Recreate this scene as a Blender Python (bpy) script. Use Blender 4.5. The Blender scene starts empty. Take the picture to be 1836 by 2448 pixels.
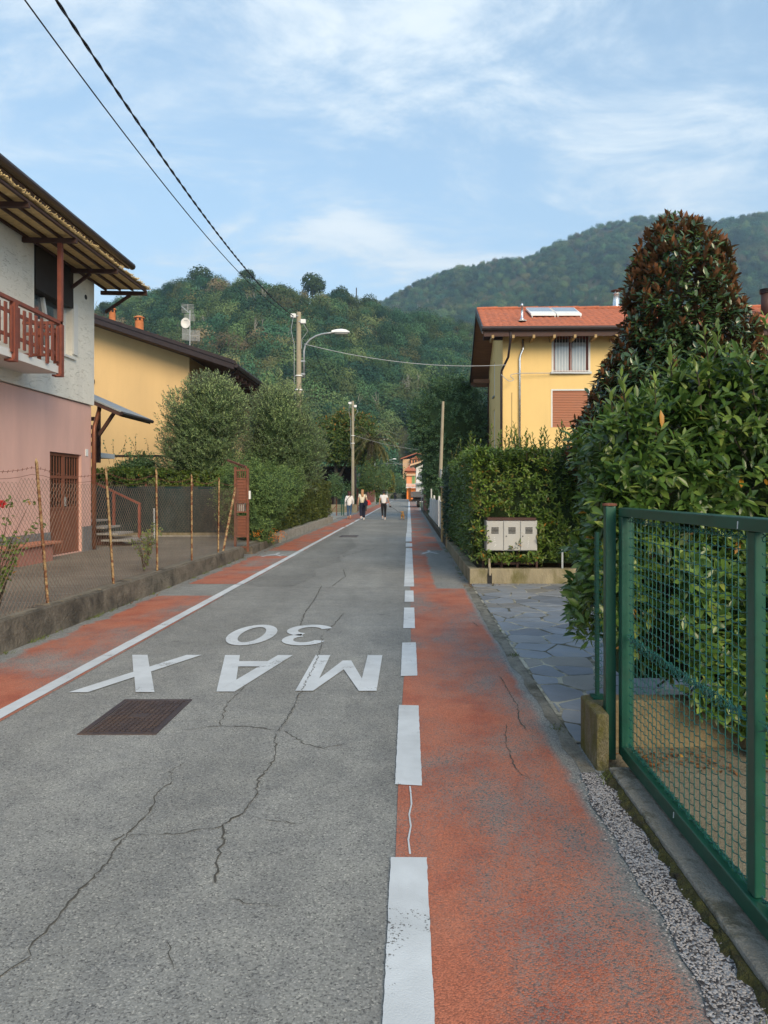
import bpy, bmesh, math, random
import numpy as np
from mathutils import Vector, Matrix, noise as mnoise

R = math.radians
random.seed(7)
RNG = np.random.default_rng(11)
SC = bpy.context.scene
COL = SC.collection

# ------------------------------------------------------------------ camera, light, exposure
F, HX, HY, H = 1698.0, 978.0, 1175.3, 1.6          # focal length and vanishing point of the road in photo pixels, eye height
cam = bpy.data.cameras.new('camera')
camo = bpy.data.objects.new('camera', cam)
COL.objects.link(camo)
camo.location = (0, 0, H)
camo.rotation_euler = (R(90), 0, 0)
cam.sensor_fit = 'AUTO'
cam.sensor_width = 36
cam.lens = F / 2448 * 36
cam.shift_x = -60 / 2448
cam.shift_y = -48.7 / 2448
cam.clip_end = 6000
SC.camera = camo

SUN_EL, SUN_ROT = R(28), R(156)
world = bpy.data.worlds.new('World')
SC.world = world
world.use_nodes = True
wt = world.node_tree
wt.nodes.clear()


def nd(t, typ, ins=None, **props):
    n = t.nodes.new(typ)
    for k, v in props.items():
        setattr(n, k, v)
    for k, v in (ins or {}).items():
        s = n.inputs[k]
        if isinstance(v, bpy.types.NodeSocket):
            t.links.new(v, s)
        else:
            s.default_value = v
    return n


def ramp(t, fac, stops, interp='LINEAR'):
    n = t.nodes.new('ShaderNodeValToRGB')
    n.color_ramp.interpolation = interp
    e = n.color_ramp.elements
    while len(e) < len(stops):
        e.new(0.5)
    for i, (p, c) in enumerate(stops):
        e[i].position = p
        e[i].color = (c[0], c[1], c[2], 1) if isinstance(c, (tuple, list)) else (c, c, c, 1)
    t.links.new(fac, n.inputs[0])
    return n.outputs[0]


def mth(t, op, a, b=0.0, c=None, clamp=False):
    n = t.nodes.new('ShaderNodeMath')
    n.operation = op
    n.use_clamp = clamp
    for i, v in enumerate((a, b) if c is None else (a, b, c)):
        if isinstance(v, bpy.types.NodeSocket):
            t.links.new(v, n.inputs[i])
        else:
            n.inputs[i].default_value = v
    return n.outputs[0]


def mixc(t, f, a, b, blend='MIX'):
    n = t.nodes.new('ShaderNodeMix')
    n.data_type = 'RGBA'
    n.blend_type = blend
    for i, v in ((0, f), (6, a), (7, b)):
        if isinstance(v, bpy.types.NodeSocket):
            t.links.new(v, n.inputs[i])
        else:
            n.inputs[i].default_value = v if i == 0 else (v[0], v[1], v[2], 1)
    return n.outputs[2]


# sky: clear blue with thin high cloud drawn out in streaks, a brighter heap low on the right
sky = nd(wt, 'ShaderNodeTexSky', sky_type='NISHITA', sun_disc=False, sun_elevation=SUN_EL, sun_rotation=SUN_ROT,
         altitude=300, air_density=1.15, dust_density=0.9, ozone_density=1.6)
wg = nd(wt, 'ShaderNodeTexCoord')
sep = nd(wt, 'ShaderNodeSeparateXYZ', {0: wg.outputs['Generated']})
zz = mth(wt, 'MAXIMUM', sep.outputs[2], 0.0)
den = mth(wt, 'ADD', zz, 0.13)
cx = mth(wt, 'DIVIDE', sep.outputs[0], den)
cy = mth(wt, 'DIVIDE', sep.outputs[1], den)
cv = nd(wt, 'ShaderNodeCombineXYZ', {0: cx, 1: cy, 2: 0.0})
mp = nd(wt, 'ShaderNodeMapping', {0: cv.outputs[0], 'Location': (5.2, 0.4, 0), 'Rotation': (0, 0, R(-32)), 'Scale': (0.75, 1.15, 1)})
n1 = nd(wt, 'ShaderNodeTexNoise', {'Vector': mp.outputs[0], 'Scale': 2.6, 'Detail': 10, 'Roughness': 0.66, 'Distortion': 0.35})
n2 = nd(wt, 'ShaderNodeTexNoise', {'Vector': mp.outputs[0], 'Scale': 0.55, 'Detail': 3, 'Roughness': 0.5})
m1 = ramp(wt, n1.outputs[0], [(0.40, 0), (0.74, 1)], 'EASE')
m2 = ramp(wt, n2.outputs[0], [(0.36, 0.08), (0.62, 1)], 'EASE')
mask = mth(wt, 'MULTIPLY', m1, m2)
veil = ramp(wt, zz, [(0.0, 0.94), (0.18, 0.80), (0.34, 0.55), (0.62, 0.32), (1.0, 0.2)])
mask = mth(wt, 'ADD', mth(wt, 'MULTIPLY', mask, 0.80), veil, clamp=True)
skyb = mixc(wt, 1.0, sky.outputs[0], (0.096, 0.108, 0.106), 'MULTIPLY')
cloud = mixc(wt, m1, (0.295, 0.385, 0.47), (0.445, 0.49, 0.52))
skyc = mixc(wt, mask, skyb, cloud)
bg = nd(wt, 'ShaderNodeBackground', {'Color': skyc, 'Strength': 1.0})
nd(wt, 'ShaderNodeOutputWorld', {'Surface': bg.outputs[0]})

sl = bpy.data.lights.new('sun', 'SUN')
sl.energy = 1.7
sl.angle = R(32)
sl.color = (1.0, 0.80, 0.55)
so = bpy.data.objects.new('sun', sl)
COL.objects.link(so)
sd = Vector((math.sin(SUN_ROT) * math.cos(SUN_EL), math.cos(SUN_ROT) * math.cos(SUN_EL), math.sin(SUN_EL)))
so.rotation_euler = sd.to_track_quat('Z', 'Y').to_euler()
so.location = sd * 50

vs = SC.view_settings
vs.view_transform = 'Standard'
vs.look = 'None'
vs.gamma = 1.0
vs.use_curve_mapping = False
vs.exposure = 1.17
SC.cycles.max_bounces = 6
SC.cycles.diffuse_bounces = 3
SC.cycles.glossy_bounces = 3
SC.cycles.transparent_max_bounces = 8
SC.cycles.use_denoising = True


# ------------------------------------------------------------------ helpers
def P(u, v, Y):                       # the point at depth Y that stands behind photo pixel (u, v)
    return ((u - HX) / F * Y, Y, H - (v - HY) / F * Y)


def G(u, v, z=0.0):                   # the ground point (height z) seen at photo pixel (u, v)
    Y = (H - z) * F / (v - HY)
    return ((u - HX) / F * Y, Y)


def mat(name, col, rough=0.7, var=0.12, scale=2.0, bump=0.0, bscale=30.0, metal=0.0, spec=0.35, dirt=None, dirt_amt=0.0,
        dirt_scale=1.2, stretch=(1, 1, 1), grain=0.0, gscale=120.0, coat=0.0, streaks=0.0, edge=(0.48, 0.68)):
    m = bpy.data.materials.new(name)
    m.use_nodes = True
    t = m.node_tree
    b = t.nodes['Principled BSDF']
    tc = nd(t, 'ShaderNodeTexCoord')
    oi = nd(t, 'ShaderNodeObjectInfo')
    off = nd(t, 'ShaderNodeVectorMath', {0: tc.outputs['Object'], 1: oi.outputs['Random']}, operation='ADD')
    mp = nd(t, 'ShaderNodeMapping', {0: off.outputs[0], 'Scale': stretch})
    nz = nd(t, 'ShaderNodeTexNoise', {'Vector': mp.outputs[0], 'Scale': scale, 'Detail': 6, 'Roughness': 0.6})
    c0 = tuple(max(0, x * (1 - var)) for x in col)
    c1 = tuple(min(1, x * (1 + var)) for x in col)
    out = ramp(t, nz.outputs[0], [(0.3, c0), (0.7, c1)])
    if dirt:
        nz2 = nd(t, 'ShaderNodeTexNoise', {'Vector': mp.outputs[0], 'Scale': dirt_scale, 'Detail': 8, 'Roughness': 0.7, 'Distortion': 0.4})
        f = ramp(t, nz2.outputs[0], [(edge[0], 0), (edge[1], dirt_amt)])
        out = mixc(t, f, out, dirt)
    if streaks:
        ms = nd(t, 'ShaderNodeMapping', {0: off.outputs[0], 'Scale': (1.1, 1.1, 0.10)})
        ns = nd(t, 'ShaderNodeTexNoise', {'Vector': ms.outputs[0], 'Scale': 1.5, 'Detail': 7, 'Roughness': 0.65})
        out = mixc(t, 1.0, out, ramp(t, ns.outputs[0], [(0.3, (1 - streaks, 1 - streaks, 1 - streaks * 0.9)), (0.55, (1, 1, 1))]), 'MULTIPLY')
    if grain:
        ng = nd(t, 'ShaderNodeTexNoise', {'Vector': off.outputs[0], 'Scale': gscale, 'Detail': 2})
        g = ramp(t, ng.outputs[0], [(0.3, 1 - grain), (0.7, 1 + 0.0)])
        out = mixc(t, 1.0, out, g, 'MULTIPLY')
    t.links.new(out, b.inputs['Base Color'])
    rr = ramp(t, nz.outputs[0], [(0.3, max(0.03, rough - 0.08)), (0.7, min(1, rough + 0.08))])
    t.links.new(rr, b.inputs['Roughness'])
    b.inputs['Metallic'].default_value = metal
    b.inputs['Specular IOR Level'].default_value = spec
    b.inputs['Coat Weight'].default_value = coat
    if bump:
        nb = nd(t, 'ShaderNodeTexNoise', {'Vector': mp.outputs[0], 'Scale': bscale, 'Detail': 5, 'Roughness': 0.65})
        bp = nd(t, 'ShaderNodeBump', {'Height': nb.outputs[0], 'Strength': min(1, bump * 2), 'Distance': bump * 0.05})
        t.links.new(bp.outputs[0], b.inputs['Normal'])
    return m


class MB:
    """collects shapes, then links them as ONE mesh object"""
    def __init__(s):
        s.v, s.f = [], []

    def add(s, vs, fs):
        o = len(s.v)
        s.v.extend(tuple(p) for p in vs)
        s.f.extend(tuple(i + o for i in f) for f in fs)
        return s

    def quad(s, a, b, c, d):
        return s.add((a, b, c, d), ((0, 1, 2, 3),))

    def box(s, x0, x1, y0, y1, z0, z1):
        return s.add([(x, y, z) for z in (z0, z1) for y in (y0, y1) for x in (x0, x1)],
                     [(0, 2, 3, 1), (4, 5, 7, 6), (0, 1, 5, 4), (2, 6, 7, 3), (0, 4, 6, 2), (1, 3, 7, 5)])

    def bar(s, a, b, w, h, up=(0, 0, 1)):
        a, b = Vector(a), Vector(b)
        d = (b - a).normalized()
        up = Vector(up)
        if abs(d.dot(up)) > 0.98:
            up = Vector((0, 1, 0))
        sx = d.cross(up).normalized() * (w / 2)
        sz = sx.cross(d).normalized() * (h / 2)
        vs = [p + i * sx + j * sz for p in (a, b) for j in (-1, 1) for i in (-1, 1)]
        return s.add(vs, [(0, 1, 3, 2), (4, 6, 7, 5), (0, 4, 5, 1), (2, 3, 7, 6), (0, 2, 6, 4), (1, 5, 7, 3)])

    def tube(s, pts, r, n=8, cap=True):
        pts = [Vector(p) for p in pts]
        rs = r if isinstance(r, (list, tuple)) else [r] * len(pts)
        vs, fs = [], []
        prev = None
        for i, p in enumerate(pts):
            d = (pts[min(i + 1, len(pts) - 1)] - pts[max(i - 1, 0)]).normalized()
            if prev is None:
                q = Vector((0, 0, 1)) if abs(d.z) < 0.9 else Vector((1, 0, 0))
                a = d.cross(q).normalized()
            else:
                a = (prev - d * prev.dot(d)).normalized()
            prev = a
            b = d.cross(a)
            for k in range(n):
                t = 2 * math.pi * k / n
                vs.append(p + (a * math.cos(t) + b * math.sin(t)) * rs[i])
        for i in range(len(pts) - 1):
            for k in range(n):
                k2 = (k + 1) % n
                fs.append((i * n + k, i * n + k2, (i + 1) * n + k2, (i + 1) * n + k))
        if cap:
            fs.append(tuple(range(n - 1, -1, -1)))
            fs.append(tuple(range((len(pts) - 1) * n, len(pts) * n)))
        return s.add(vs, fs)

    def lathe(s, prof, c=(0, 0, 0), n=20, sx=1, sy=1):
        vs, fs = [], []
        for r, z in prof:
            for k in range(n):
                t = 2 * math.pi * k / n
                vs.append((c[0] + r * sx * math.cos(t), c[1] + r * sy * math.sin(t), c[2] + z))
        for i in range(len(prof) - 1):
            for k in range(n):
                k2 = (k + 1) % n
                fs.append((i * n + k, i * n + k2, (i + 1) * n + k2, (i + 1) * n + k))
        fs.append(tuple(range(n - 1, -1, -1)))
        fs.append(tuple(range((len(prof) - 1) * n, len(prof) * n)))
        return s.add(vs, fs)

    def prism(s, poly, ax, d):
        """poly: list of 3-D points (one plane), extruded by vector d"""
        n = len(poly)
        d = Vector(d)
        a = [Vector(p) for p in poly]
        return s.add(a + [p + d for p in a], [tuple(range(n - 1, -1, -1)), tuple(range(n, 2 * n))] +
                     [(i, (i + 1) % n, n + (i + 1) % n, n + i) for i in range(n)])

    def facade(s, o, ux, nrm, w, h, holes=(), depth=0.15):
        """flat wall with rectangular openings (x0, x1, z0, z1) and their reveals"""
        o, ux, nrm = Vector(o), Vector(ux), Vector(nrm)
        up = Vector((0, 0, 1))
        xs = sorted({0, w, *[a for q in holes for a in q[:2]]})
        zs = sorted({0, h, *[a for q in holes for a in q[2:]]})
        pt = lambda x, z, d=0.0: o + ux * x + up * z - nrm * d
        for i in range(len(xs) - 1):
            for j in range(len(zs) - 1):
                xm, zm = (xs[i] + xs[i + 1]) / 2, (zs[j] + zs[j + 1]) / 2
                if any(q[0] < xm < q[1] and q[2] < zm < q[3] for q in holes):
                    continue
                s.quad(pt(xs[i], zs[j]), pt(xs[i + 1], zs[j]), pt(xs[i + 1], zs[j + 1]), pt(xs[i], zs[j + 1]))
        for a, b, c, d in holes:
            for (p, q), (r_, t_) in (((a, c), (b, c)), ((b, c), (b, d)), ((b, d), (a, d)), ((a, d), (a, c))):
                s.quad(pt(p, q), pt(r_, t_), pt(r_, t_, depth), pt(p, q, depth))
        return s

    def build(s, name, m, parent=None, smooth=False, bevel=0.0, kind=None, label=None):
        me = bpy.data.meshes.new(name)
        me.from_pydata(s.v, [], s.f)
        me.update()
        if m:
            me.materials.append(m)
        if smooth:
            me.polygons.foreach_set('use_smooth', [True] * len(me.polygons))
        return link(name, me, parent, bevel, kind, label)


def link(name, me, parent=None, bevel=0.0, kind=None, label=None):
    o = bpy.data.objects.new(name, me)
    COL.objects.link(o)
    if parent is not None:
        attach(o, parent)
    if bevel:
        md = o.modifiers.new('bevel', 'BEVEL')
        md.width = bevel
        md.segments = 2
        md.limit_method = 'ANGLE'
    if kind:
        o['kind'] = kind
    if label:
        o['label'] = label
    return o


def world_of(o):
    m = Matrix.LocRotScale(o.location, o.rotation_euler, o.scale)
    return m if o.parent is None else world_of(o.parent) @ o.matrix_parent_inverse @ m


def attach(o, parent):
    o.parent = parent
    o.matrix_parent_inverse = world_of(parent).inverted()


def tag(o, label, cat, group=None, kind=None):
    o['label'] = label
    o['category'] = cat
    if group:
        o['group'] = group
    if kind:
        o['kind'] = kind
    return o


def thing(name, label, cat, loc=(0, 0, 0), group=None):
    o = bpy.data.objects.new(name, None)
    o.empty_display_size = 0.2
    COL.objects.link(o)
    o.location = loc
    return tag(o, label, cat, group)


def struct(o):
    o['kind'] = 'structure'
    return o


def kids(o):
    return [c for c in bpy.data.objects if c.parent is o]


def copy_tree(o, parent=None, childmap=None):
    if childmap is None:
        childmap = {}
        for c in bpy.data.objects:
            if c.parent is not None:
                childmap.setdefault(c.parent.name, []).append(c)
    c = o.copy()
    COL.objects.link(c)
    c.parent = parent
    for ch in childmap.get(o.name, []):
        copy_tree(ch, c, childmap)
    return c


def unit(a):
    return a / np.maximum(np.linalg.norm(a, axis=-1, keepdims=True), 1e-9)


# ------------------------------------------------------------------ leaves
BROAD = (np.array([[0, 0, 0], [-.40, .30, .05], [0, .30, -.015], [.40, .30, .05], [-.44, .64, .02], [0, .64, -.045], [.44, .64, .02], [0, 1, -.10]]),
         [(0, 2, 1), (0, 3, 2), (1, 2, 5, 4), (2, 3, 6, 5), (4, 5, 7), (5, 6, 7)])
SMALL = (np.array([[0, 0, 0], [-.5, .5, .06], [0, 1, -.04], [.5, .5, .06]]), [(0, 3, 2, 1)])


def leaf_arrays(tpl, Pp, D, N, L, W):
    D = unit(D)
    S = unit(np.cross(D, N))
    N = np.cross(S, D)
    T = tpl[0]
    n, k = len(Pp), len(T)
    L = np.broadcast_to(L, n)
    W = np.broadcast_to(W, n)
    v = (Pp[:, None, :] + T[None, :, 1:2] * (D * L[:, None])[:, None, :] + T[None, :, 0:1] * (S * W[:, None])[:, None, :]
         + T[None, :, 2:3] * (N * L[:, None])[:, None, :])
    return v.reshape(-1, 3)


def leaf_mesh(name, tpl, Pp, D, N, L, W, tint, m):
    n, k = len(Pp), len(tpl[0])
    v = leaf_arrays(tpl, Pp, D, N, L, W)
    me = bpy.data.meshes.new(name)
    idx, starts, tot = [], [], []
    base = []
    st = 0
    for f in tpl[1]:
        base.extend(f)
        starts.append(st)
        tot.append(len(f))
        st += len(f)
    base = np.array(base)
    loops = (np.arange(n)[:, None] * k + base[None, :]).ravel()
    ls = (np.arange(n)[:, None] * st + np.array(starts)[None, :]).ravel()
    lt = np.tile(np.array(tot), n)
    me.vertices.add(len(v))
    me.vertices.foreach_set('co', v.astype(np.float32).ravel())
    me.loops.add(len(loops))
    me.loops.foreach_set('vertex_index', loops.astype(np.int32))
    me.polygons.add(len(ls))
    me.polygons.foreach_set('loop_start', ls.astype(np.int32))
    me.polygons.foreach_set('loop_total', lt.astype(np.int32))
    me.update(calc_edges=True)
    at = me.attributes.new('tint', 'FLOAT', 'POINT')
    at.data.foreach_set('value', np.repeat(np.broadcast_to(tint, n), k).astype(np.float32))
    me.polygons.foreach_set('use_smooth', [len(tpl[0]) > 4] * len(ls))
    me.materials.append(m)
    return me


def leaf_mat(name, stops, rough=0.42, spec=0.5, back=None, trans=0.25, midrib=None):
    m = bpy.data.materials.new(name)
    m.use_nodes = True
    t = m.node_tree
    b = t.nodes['Principled BSDF']
    at = nd(t, 'ShaderNodeAttribute', attribute_name='tint')
    c = ramp(t, at.outputs['Fac'], stops)
    tc = nd(t, 'ShaderNodeTexCoord')
    nz = nd(t, 'ShaderNodeTexNoise', {'Vector': tc.outputs['Object'], 'Scale': 1.3, 'Detail': 3})
    c = mixc(t, 1.0, c, ramp(t, nz.outputs[0], [(0.3, (0.78, 0.8, 0.8)), (0.7, (1.15, 1.12, 1.0))]), 'MULTIPLY')
    if back:
        g = nd(t, 'ShaderNodeNewGeometry')
        c = mixc(t, g.outputs['Backfacing'], c, back)
    t.links.new(c, b.inputs['Base Color'])
    b.inputs['Roughness'].default_value = rough
    b.inputs['Specular IOR Level'].default_value = spec
    if trans:
        tr = nd(t, 'ShaderNodeBsdfTranslucent', {'Color': c})
        mx = nd(t, 'ShaderNodeMixShader', {0: trans, 1: b.outputs[0], 2: tr.outputs[0]})
        t.links.new(mx.outputs[0], t.nodes['Material Output'].inputs['Surface'])
    return m


def sprig(pos, axis, k, L, th=(35, 78), droop=0.15, stem=0.5, jit=0.12):
    """k leaves in a spiral round each shoot: returns base points, directions and normals"""
    n = len(pos)
    a = unit(axis)
    ref = np.where(np.abs(a[:, 2:3]) < 0.9, np.array([[0, 0, 1.0]]), np.array([[1.0, 0, 0]]))
    b = unit(np.cross(a, ref))
    c = np.cross(a, b)
    i = np.tile(np.arange(k), n)
    A, B, C, Q = (np.repeat(x, k, 0) for x in (a, b, c, pos))
    ph = i * 2.4 + np.repeat(RNG.uniform(0, 6.28, n), k) + RNG.normal(0, 0.35, n * k)
    t0, t1 = np.radians(th[0]), np.radians(th[1])
    fr = i / max(1, k - 1)
    tt = t0 + (t1 - t0) * fr + RNG.normal(0, jit, n * k)
    D = A * np.cos(tt)[:, None] + (B * np.cos(ph)[:, None] + C * np.sin(ph)[:, None]) * np.sin(tt)[:, None]
    D = unit(D + np.array([0, 0, -droop]) + RNG.normal(0, jit, D.shape))
    N = A + np.array([0, 0, 0.35]) + RNG.normal(0, 0.2, D.shape)
    Q = Q - A * (fr * stem * L)[:, None]
    return Q, D, N


def split_leaves(root, name, tpl, Pp, D, N, L, W, tint, m, keep=300, single='leaf', part='foliage', sel=None):
    """the `keep` leaves that show largest become parts of their own (shared meshes), the rest one stuff part"""
    n = len(Pp)
    L = np.broadcast_to(L, n).copy()
    W = np.broadcast_to(W, n).copy()
    tint = np.broadcast_to(tint, n).copy()
    Dn = unit(D)
    Nn = unit(N)
    if keep:
        view = unit(np.array([[0, 0, H]]) - Pp)
        S = unit(np.cross(Dn, Nn))
        Nf = np.cross(S, Dn)
        score = np.abs((Nf * view).sum(1)) * L * W / (Pp ** 2).sum(1)
        u = HX + F * Pp[:, 0] / Pp[:, 1]
        v = HY - F * (Pp[:, 2] - H) / Pp[:, 1]
        ok = (u > 5) & (u < 1830) & (v > 0) & (v < 2440)
        if sel is not None:
            ok &= sel
        score = np.where(ok, score, -1)
        big = np.argsort(-score)[:keep]
        rest = np.setdiff1d(np.arange(n), big)
        protos = {}
        lv = np.array([[0.0, 0, 0]])
        for q in big:
            key = (round(float(tint[q]) * 12), round(float(W[q] / L[q]) * 12))
            if key not in protos:
                protos[key] = leaf_mesh(single, tpl, lv, np.array([[0, 1.0, 0]]), np.array([[0, 0, 1.0]]), np.array([1.0]),
                                        np.array([max(1, key[1]) / 12]), np.array([key[0] / 12]), m)
            o = bpy.data.objects.new(single, protos[key])
            COL.objects.link(o)
            d = Vector(Dn[q])
            s_ = d.cross(Vector(Nn[q])).normalized()
            nn = s_.cross(d)
            M = Matrix(((s_.x, d.x, nn.x, Pp[q, 0]), (s_.y, d.y, nn.y, Pp[q, 1]), (s_.z, d.z, nn.z, Pp[q, 2]), (0, 0, 0, 1)))
            l_ = float(L[q])
            loc, rot, _ = M.decompose()
            o.parent = root
            o.matrix_parent_inverse = world_of(root).inverted()
            o.location = loc
            o.rotation_euler = rot.to_euler()
            o.scale = (l_, l_, l_)
    else:
        rest = np.arange(n)
    me = leaf_mesh(part, tpl, Pp[rest], Dn[rest], Nn[rest], L[rest], W[rest], tint[rest], m)
    return link(part, me, root, kind='stuff')


def ellip(n, c, r, lump=0.18, freq=1.6, seed=0, lower=-0.95, shell=(0.82, 1.0)):
    """n points with normals near the lumpy surface of an ellipsoid"""
    d = unit(RNG.normal(0, 1, (int(n * 1.6) + 20, 3)))
    d = d[d[:, 2] > lower][:n]
    lp = np.array([mnoise.fractal(Vector((x * freq + seed, y * freq, z * freq)), 1.0, 2.0, 3) for x, y, z in d])
    k = (1 + lump * lp) * RNG.uniform(shell[0], shell[1], len(d))
    r = np.array(r)
    p = np.array(c) + d * r * k[:, None]
    return p, unit(d / r)


def boxshell(n, x0, x1, y0, y1, z0, z1, faces, wob=0.08, depth=0.25, freq=1.2):
    """points with normals on chosen faces ('-y', '-x', '+x', '+z', '+y') of a hedge, wobbling and at several depths"""
    ar = {'-y': (x1 - x0) * (z1 - z0), '+y': (x1 - x0) * (z1 - z0), '-x': (y1 - y0) * (z1 - z0), '+x': (y1 - y0) * (z1 - z0), '+z': (x1 - x0) * (y1 - y0)}
    tot = sum(ar[f] for f in faces)
    ps, ns = [], []
    for f in faces:
        k = int(n * ar[f] / tot)
        q = np.stack([RNG.uniform(x0, x1, k), RNG.uniform(y0, y1, k), RNG.uniform(z0, z1, k)], 1)
        nn = {'-y': (0, -1, 0), '+y': (0, 1, 0), '-x': (-1, 0, 0), '+x': (1, 0, 0), '+z': (0, 0, 1)}[f]
        ax = {'y': 1, 'x': 0, 'z': 2}[f[1]]
        q[:, ax] = {'-y': y0, '+y': y1, '-x': x0, '+x': x1, '+z': z1}[f]
        w = np.array([mnoise.fractal(Vector((a * freq, b * freq, c * freq)), 1.0, 2.0, 3) for a, b, c in q]) * wob
        q[:, ax] += nn[ax] * (w - RNG.uniform(0, 1, k) ** 2 * depth)
        ps.append(q)
        ns.append(np.broadcast_to(np.array(nn, float), (k, 3)))
    return np.concatenate(ps), np.concatenate(ns)
# ------------------------------------------------------------------ ground materials
def asphalt_nodes(t, tc, lo=0.10, hi=0.33, tone=1.0):
    v = nd(t, 'ShaderNodeTexVoronoi', {'Vector': tc, 'Scale': 150.0, 'Randomness': 1.0})
    sp = nd(t, 'ShaderNodeSeparateColor', {0: v.outputs['Color']})
    st = ramp(t, sp.outputs[0], [(0.0, (lo, lo, lo)), (0.18, (0.210, 0.213, 0.200)), (0.6, (0.250, 0.254, 0.240)), (0.9, (0.30, 0.302, 0.284)), (1.0, (hi * 1.25, hi * 1.23, hi * 1.12))])
    gap = ramp(t, v.outputs['Distance'], [(0.0, 1.0), (0.65, 1.0), (0.95, 0.70)])
    c = mixc(t, 1.0, st, gap, 'MULTIPLY')
    n = nd(t, 'ShaderNodeTexNoise', {'Vector': tc, 'Scale': 0.55, 'Detail': 6, 'Roughness': 0.6})
    c = mixc(t, 1.0, c, ramp(t, n.outputs[0], [(0.3, 0.82 * tone), (0.7, 1.14 * tone)]), 'MULTIPLY')
    n3 = nd(t, 'ShaderNodeTexNoise', {'Vector': tc, 'Scale': 4.5, 'Detail': 4, 'Roughness': 0.7})
    c = mixc(t, 1.0, c, ramp(t, n3.outputs[0], [(0.32, (0.84, 0.84, 0.85)), (0.68, (1.1, 1.09, 1.06))]), 'MULTIPLY')
    # oil drips and polished wheel tracks
    n4 = nd(t, 'ShaderNodeTexNoise', {'Vector': tc, 'Scale': 1.9, 'Detail': 5, 'Roughness': 0.55})
    c = mixc(t, 1.0, c, ramp(t, n4.outputs[0], [(0.22, (0.62, 0.62, 0.64)), (0.33, (1, 1, 1))]), 'MULTIPLY')
    mp = nd(t, 'ShaderNodeMapping', {0: tc, 'Scale': (1.0, 0.04, 1.0)})
    n5 = nd(t, 'ShaderNodeTexNoise', {'Vector': mp.outputs[0], 'Scale': 1.4, 'Detail': 2})
    c = mixc(t, 1.0, c, ramp(t, n5.outputs[0], [(0.35, 0.90), (0.65, 1.08)]), 'MULTIPLY')
    return c, v


def asphalt(name, tone=1.0):
    m = bpy.data.materials.new(name)
    m.use_nodes = True
    t = m.node_tree
    b = t.nodes['Principled BSDF']
    tc = nd(t, 'ShaderNodeTexCoord').outputs['Object']
    c, v = asphalt_nodes(t, tc, tone=tone)
    t.links.new(c, b.inputs['Base Color'])
    b.inputs['Roughness'].default_value = 0.82
    b.inputs['Specular IOR Level'].default_value = 0.3
    bp = nd(t, 'ShaderNodeBump', {'Height': v.outputs['Distance'], 'Strength': 0.4, 'Distance': 0.003}, invert=True)
    t.links.new(bp.outputs[0], b.inputs['Normal'])
    return m


def red_path_mat(name, x_in, x_out, wear, s, wob=0.12):
    """worn red paint over the asphalt grain; frayed towards its outer edge x_out"""
    m = bpy.data.materials.new(name)
    m.use_nodes = True
    t = m.node_tree
    b = t.nodes['Principled BSDF']
    tc = nd(t, 'ShaderNodeTexCoord').outputs['Object']
    c, v = asphalt_nodes(t, tc, tone=0.95)
    sx = nd(t, 'ShaderNodeSeparateXYZ', {0: tc})
    mp = nd(t, 'ShaderNodeMapping', {0: tc, 'Scale': (1.0, 0.55, 1), 'Location': (s, s * 2, 0)})
    n = nd(t, 'ShaderNodeTexNoise', {'Vector': mp.outputs[0], 'Scale': 1.0, 'Detail': 9, 'Roughness': 0.62, 'Distortion': 0.3})
    e = nd(t, 'ShaderNodeTexNoise', {'Vector': tc, 'Scale': 1.7, 'Detail': 8, 'Roughness': 0.7})
    d = mth(t, 'MULTIPLY', mth(t, 'SUBTRACT', x_out, sx.outputs[0]), 1.0 if x_out > x_in else -1.0)
    d = mth(t, 'ADD', d, mth(t, 'MULTIPLY', mth(t, 'SUBTRACT', e.outputs[0], 0.5), wob * 4))
    edge = ramp(t, d, [(0.0, 0), (0.06, 1)])
    sp = nd(t, 'ShaderNodeSeparateColor', {0: v.outputs['Color']})
    w = mth(t, 'ADD', n.outputs[0], mth(t, 'MULTIPLY', mth(t, 'SUBTRACT', sp.outputs[0], 0.5), 0.20))
    keep = ramp(t, w, [(wear - 0.10, 0.0), (wear + 0.10, 0.90)])
    dry = nd(t, 'ShaderNodeTexNoise', {'Vector': tc, 'Scale': 3.0, 'Detail': 6})
    red = ramp(t, dry.outputs[0], [(0.25, (0.36, 0.075, 0.036)), (0.5, (0.50, 0.148, 0.075)), (0.8, (0.54, 0.19, 0.105))])
    red = mixc(t, 1.0, red, ramp(t, sp.outputs[1], [(0.0, 0.72), (1.0, 1.12)]), 'MULTIPLY')
    red = mixc(t, 1.0, red, ramp(t, v.outputs['Distance'], [(0.5, 1.0), (0.9, 0.6)]), 'MULTIPLY')
    f = mth(t, 'MULTIPLY', keep, edge)
    t.links.new(mixc(t, f, c, red), b.inputs['Base Color'])
    b.inputs['Roughness'].default_value = 0.8
    b.inputs['Specular IOR Level'].default_value = 0.3
    bp = nd(t, 'ShaderNodeBump', {'Height': v.outputs['Distance'], 'Strength': 0.5, 'Distance': 0.004}, invert=True)
    t.links.new(bp.outputs[0], b.inputs['Normal'])
    return m


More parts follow.
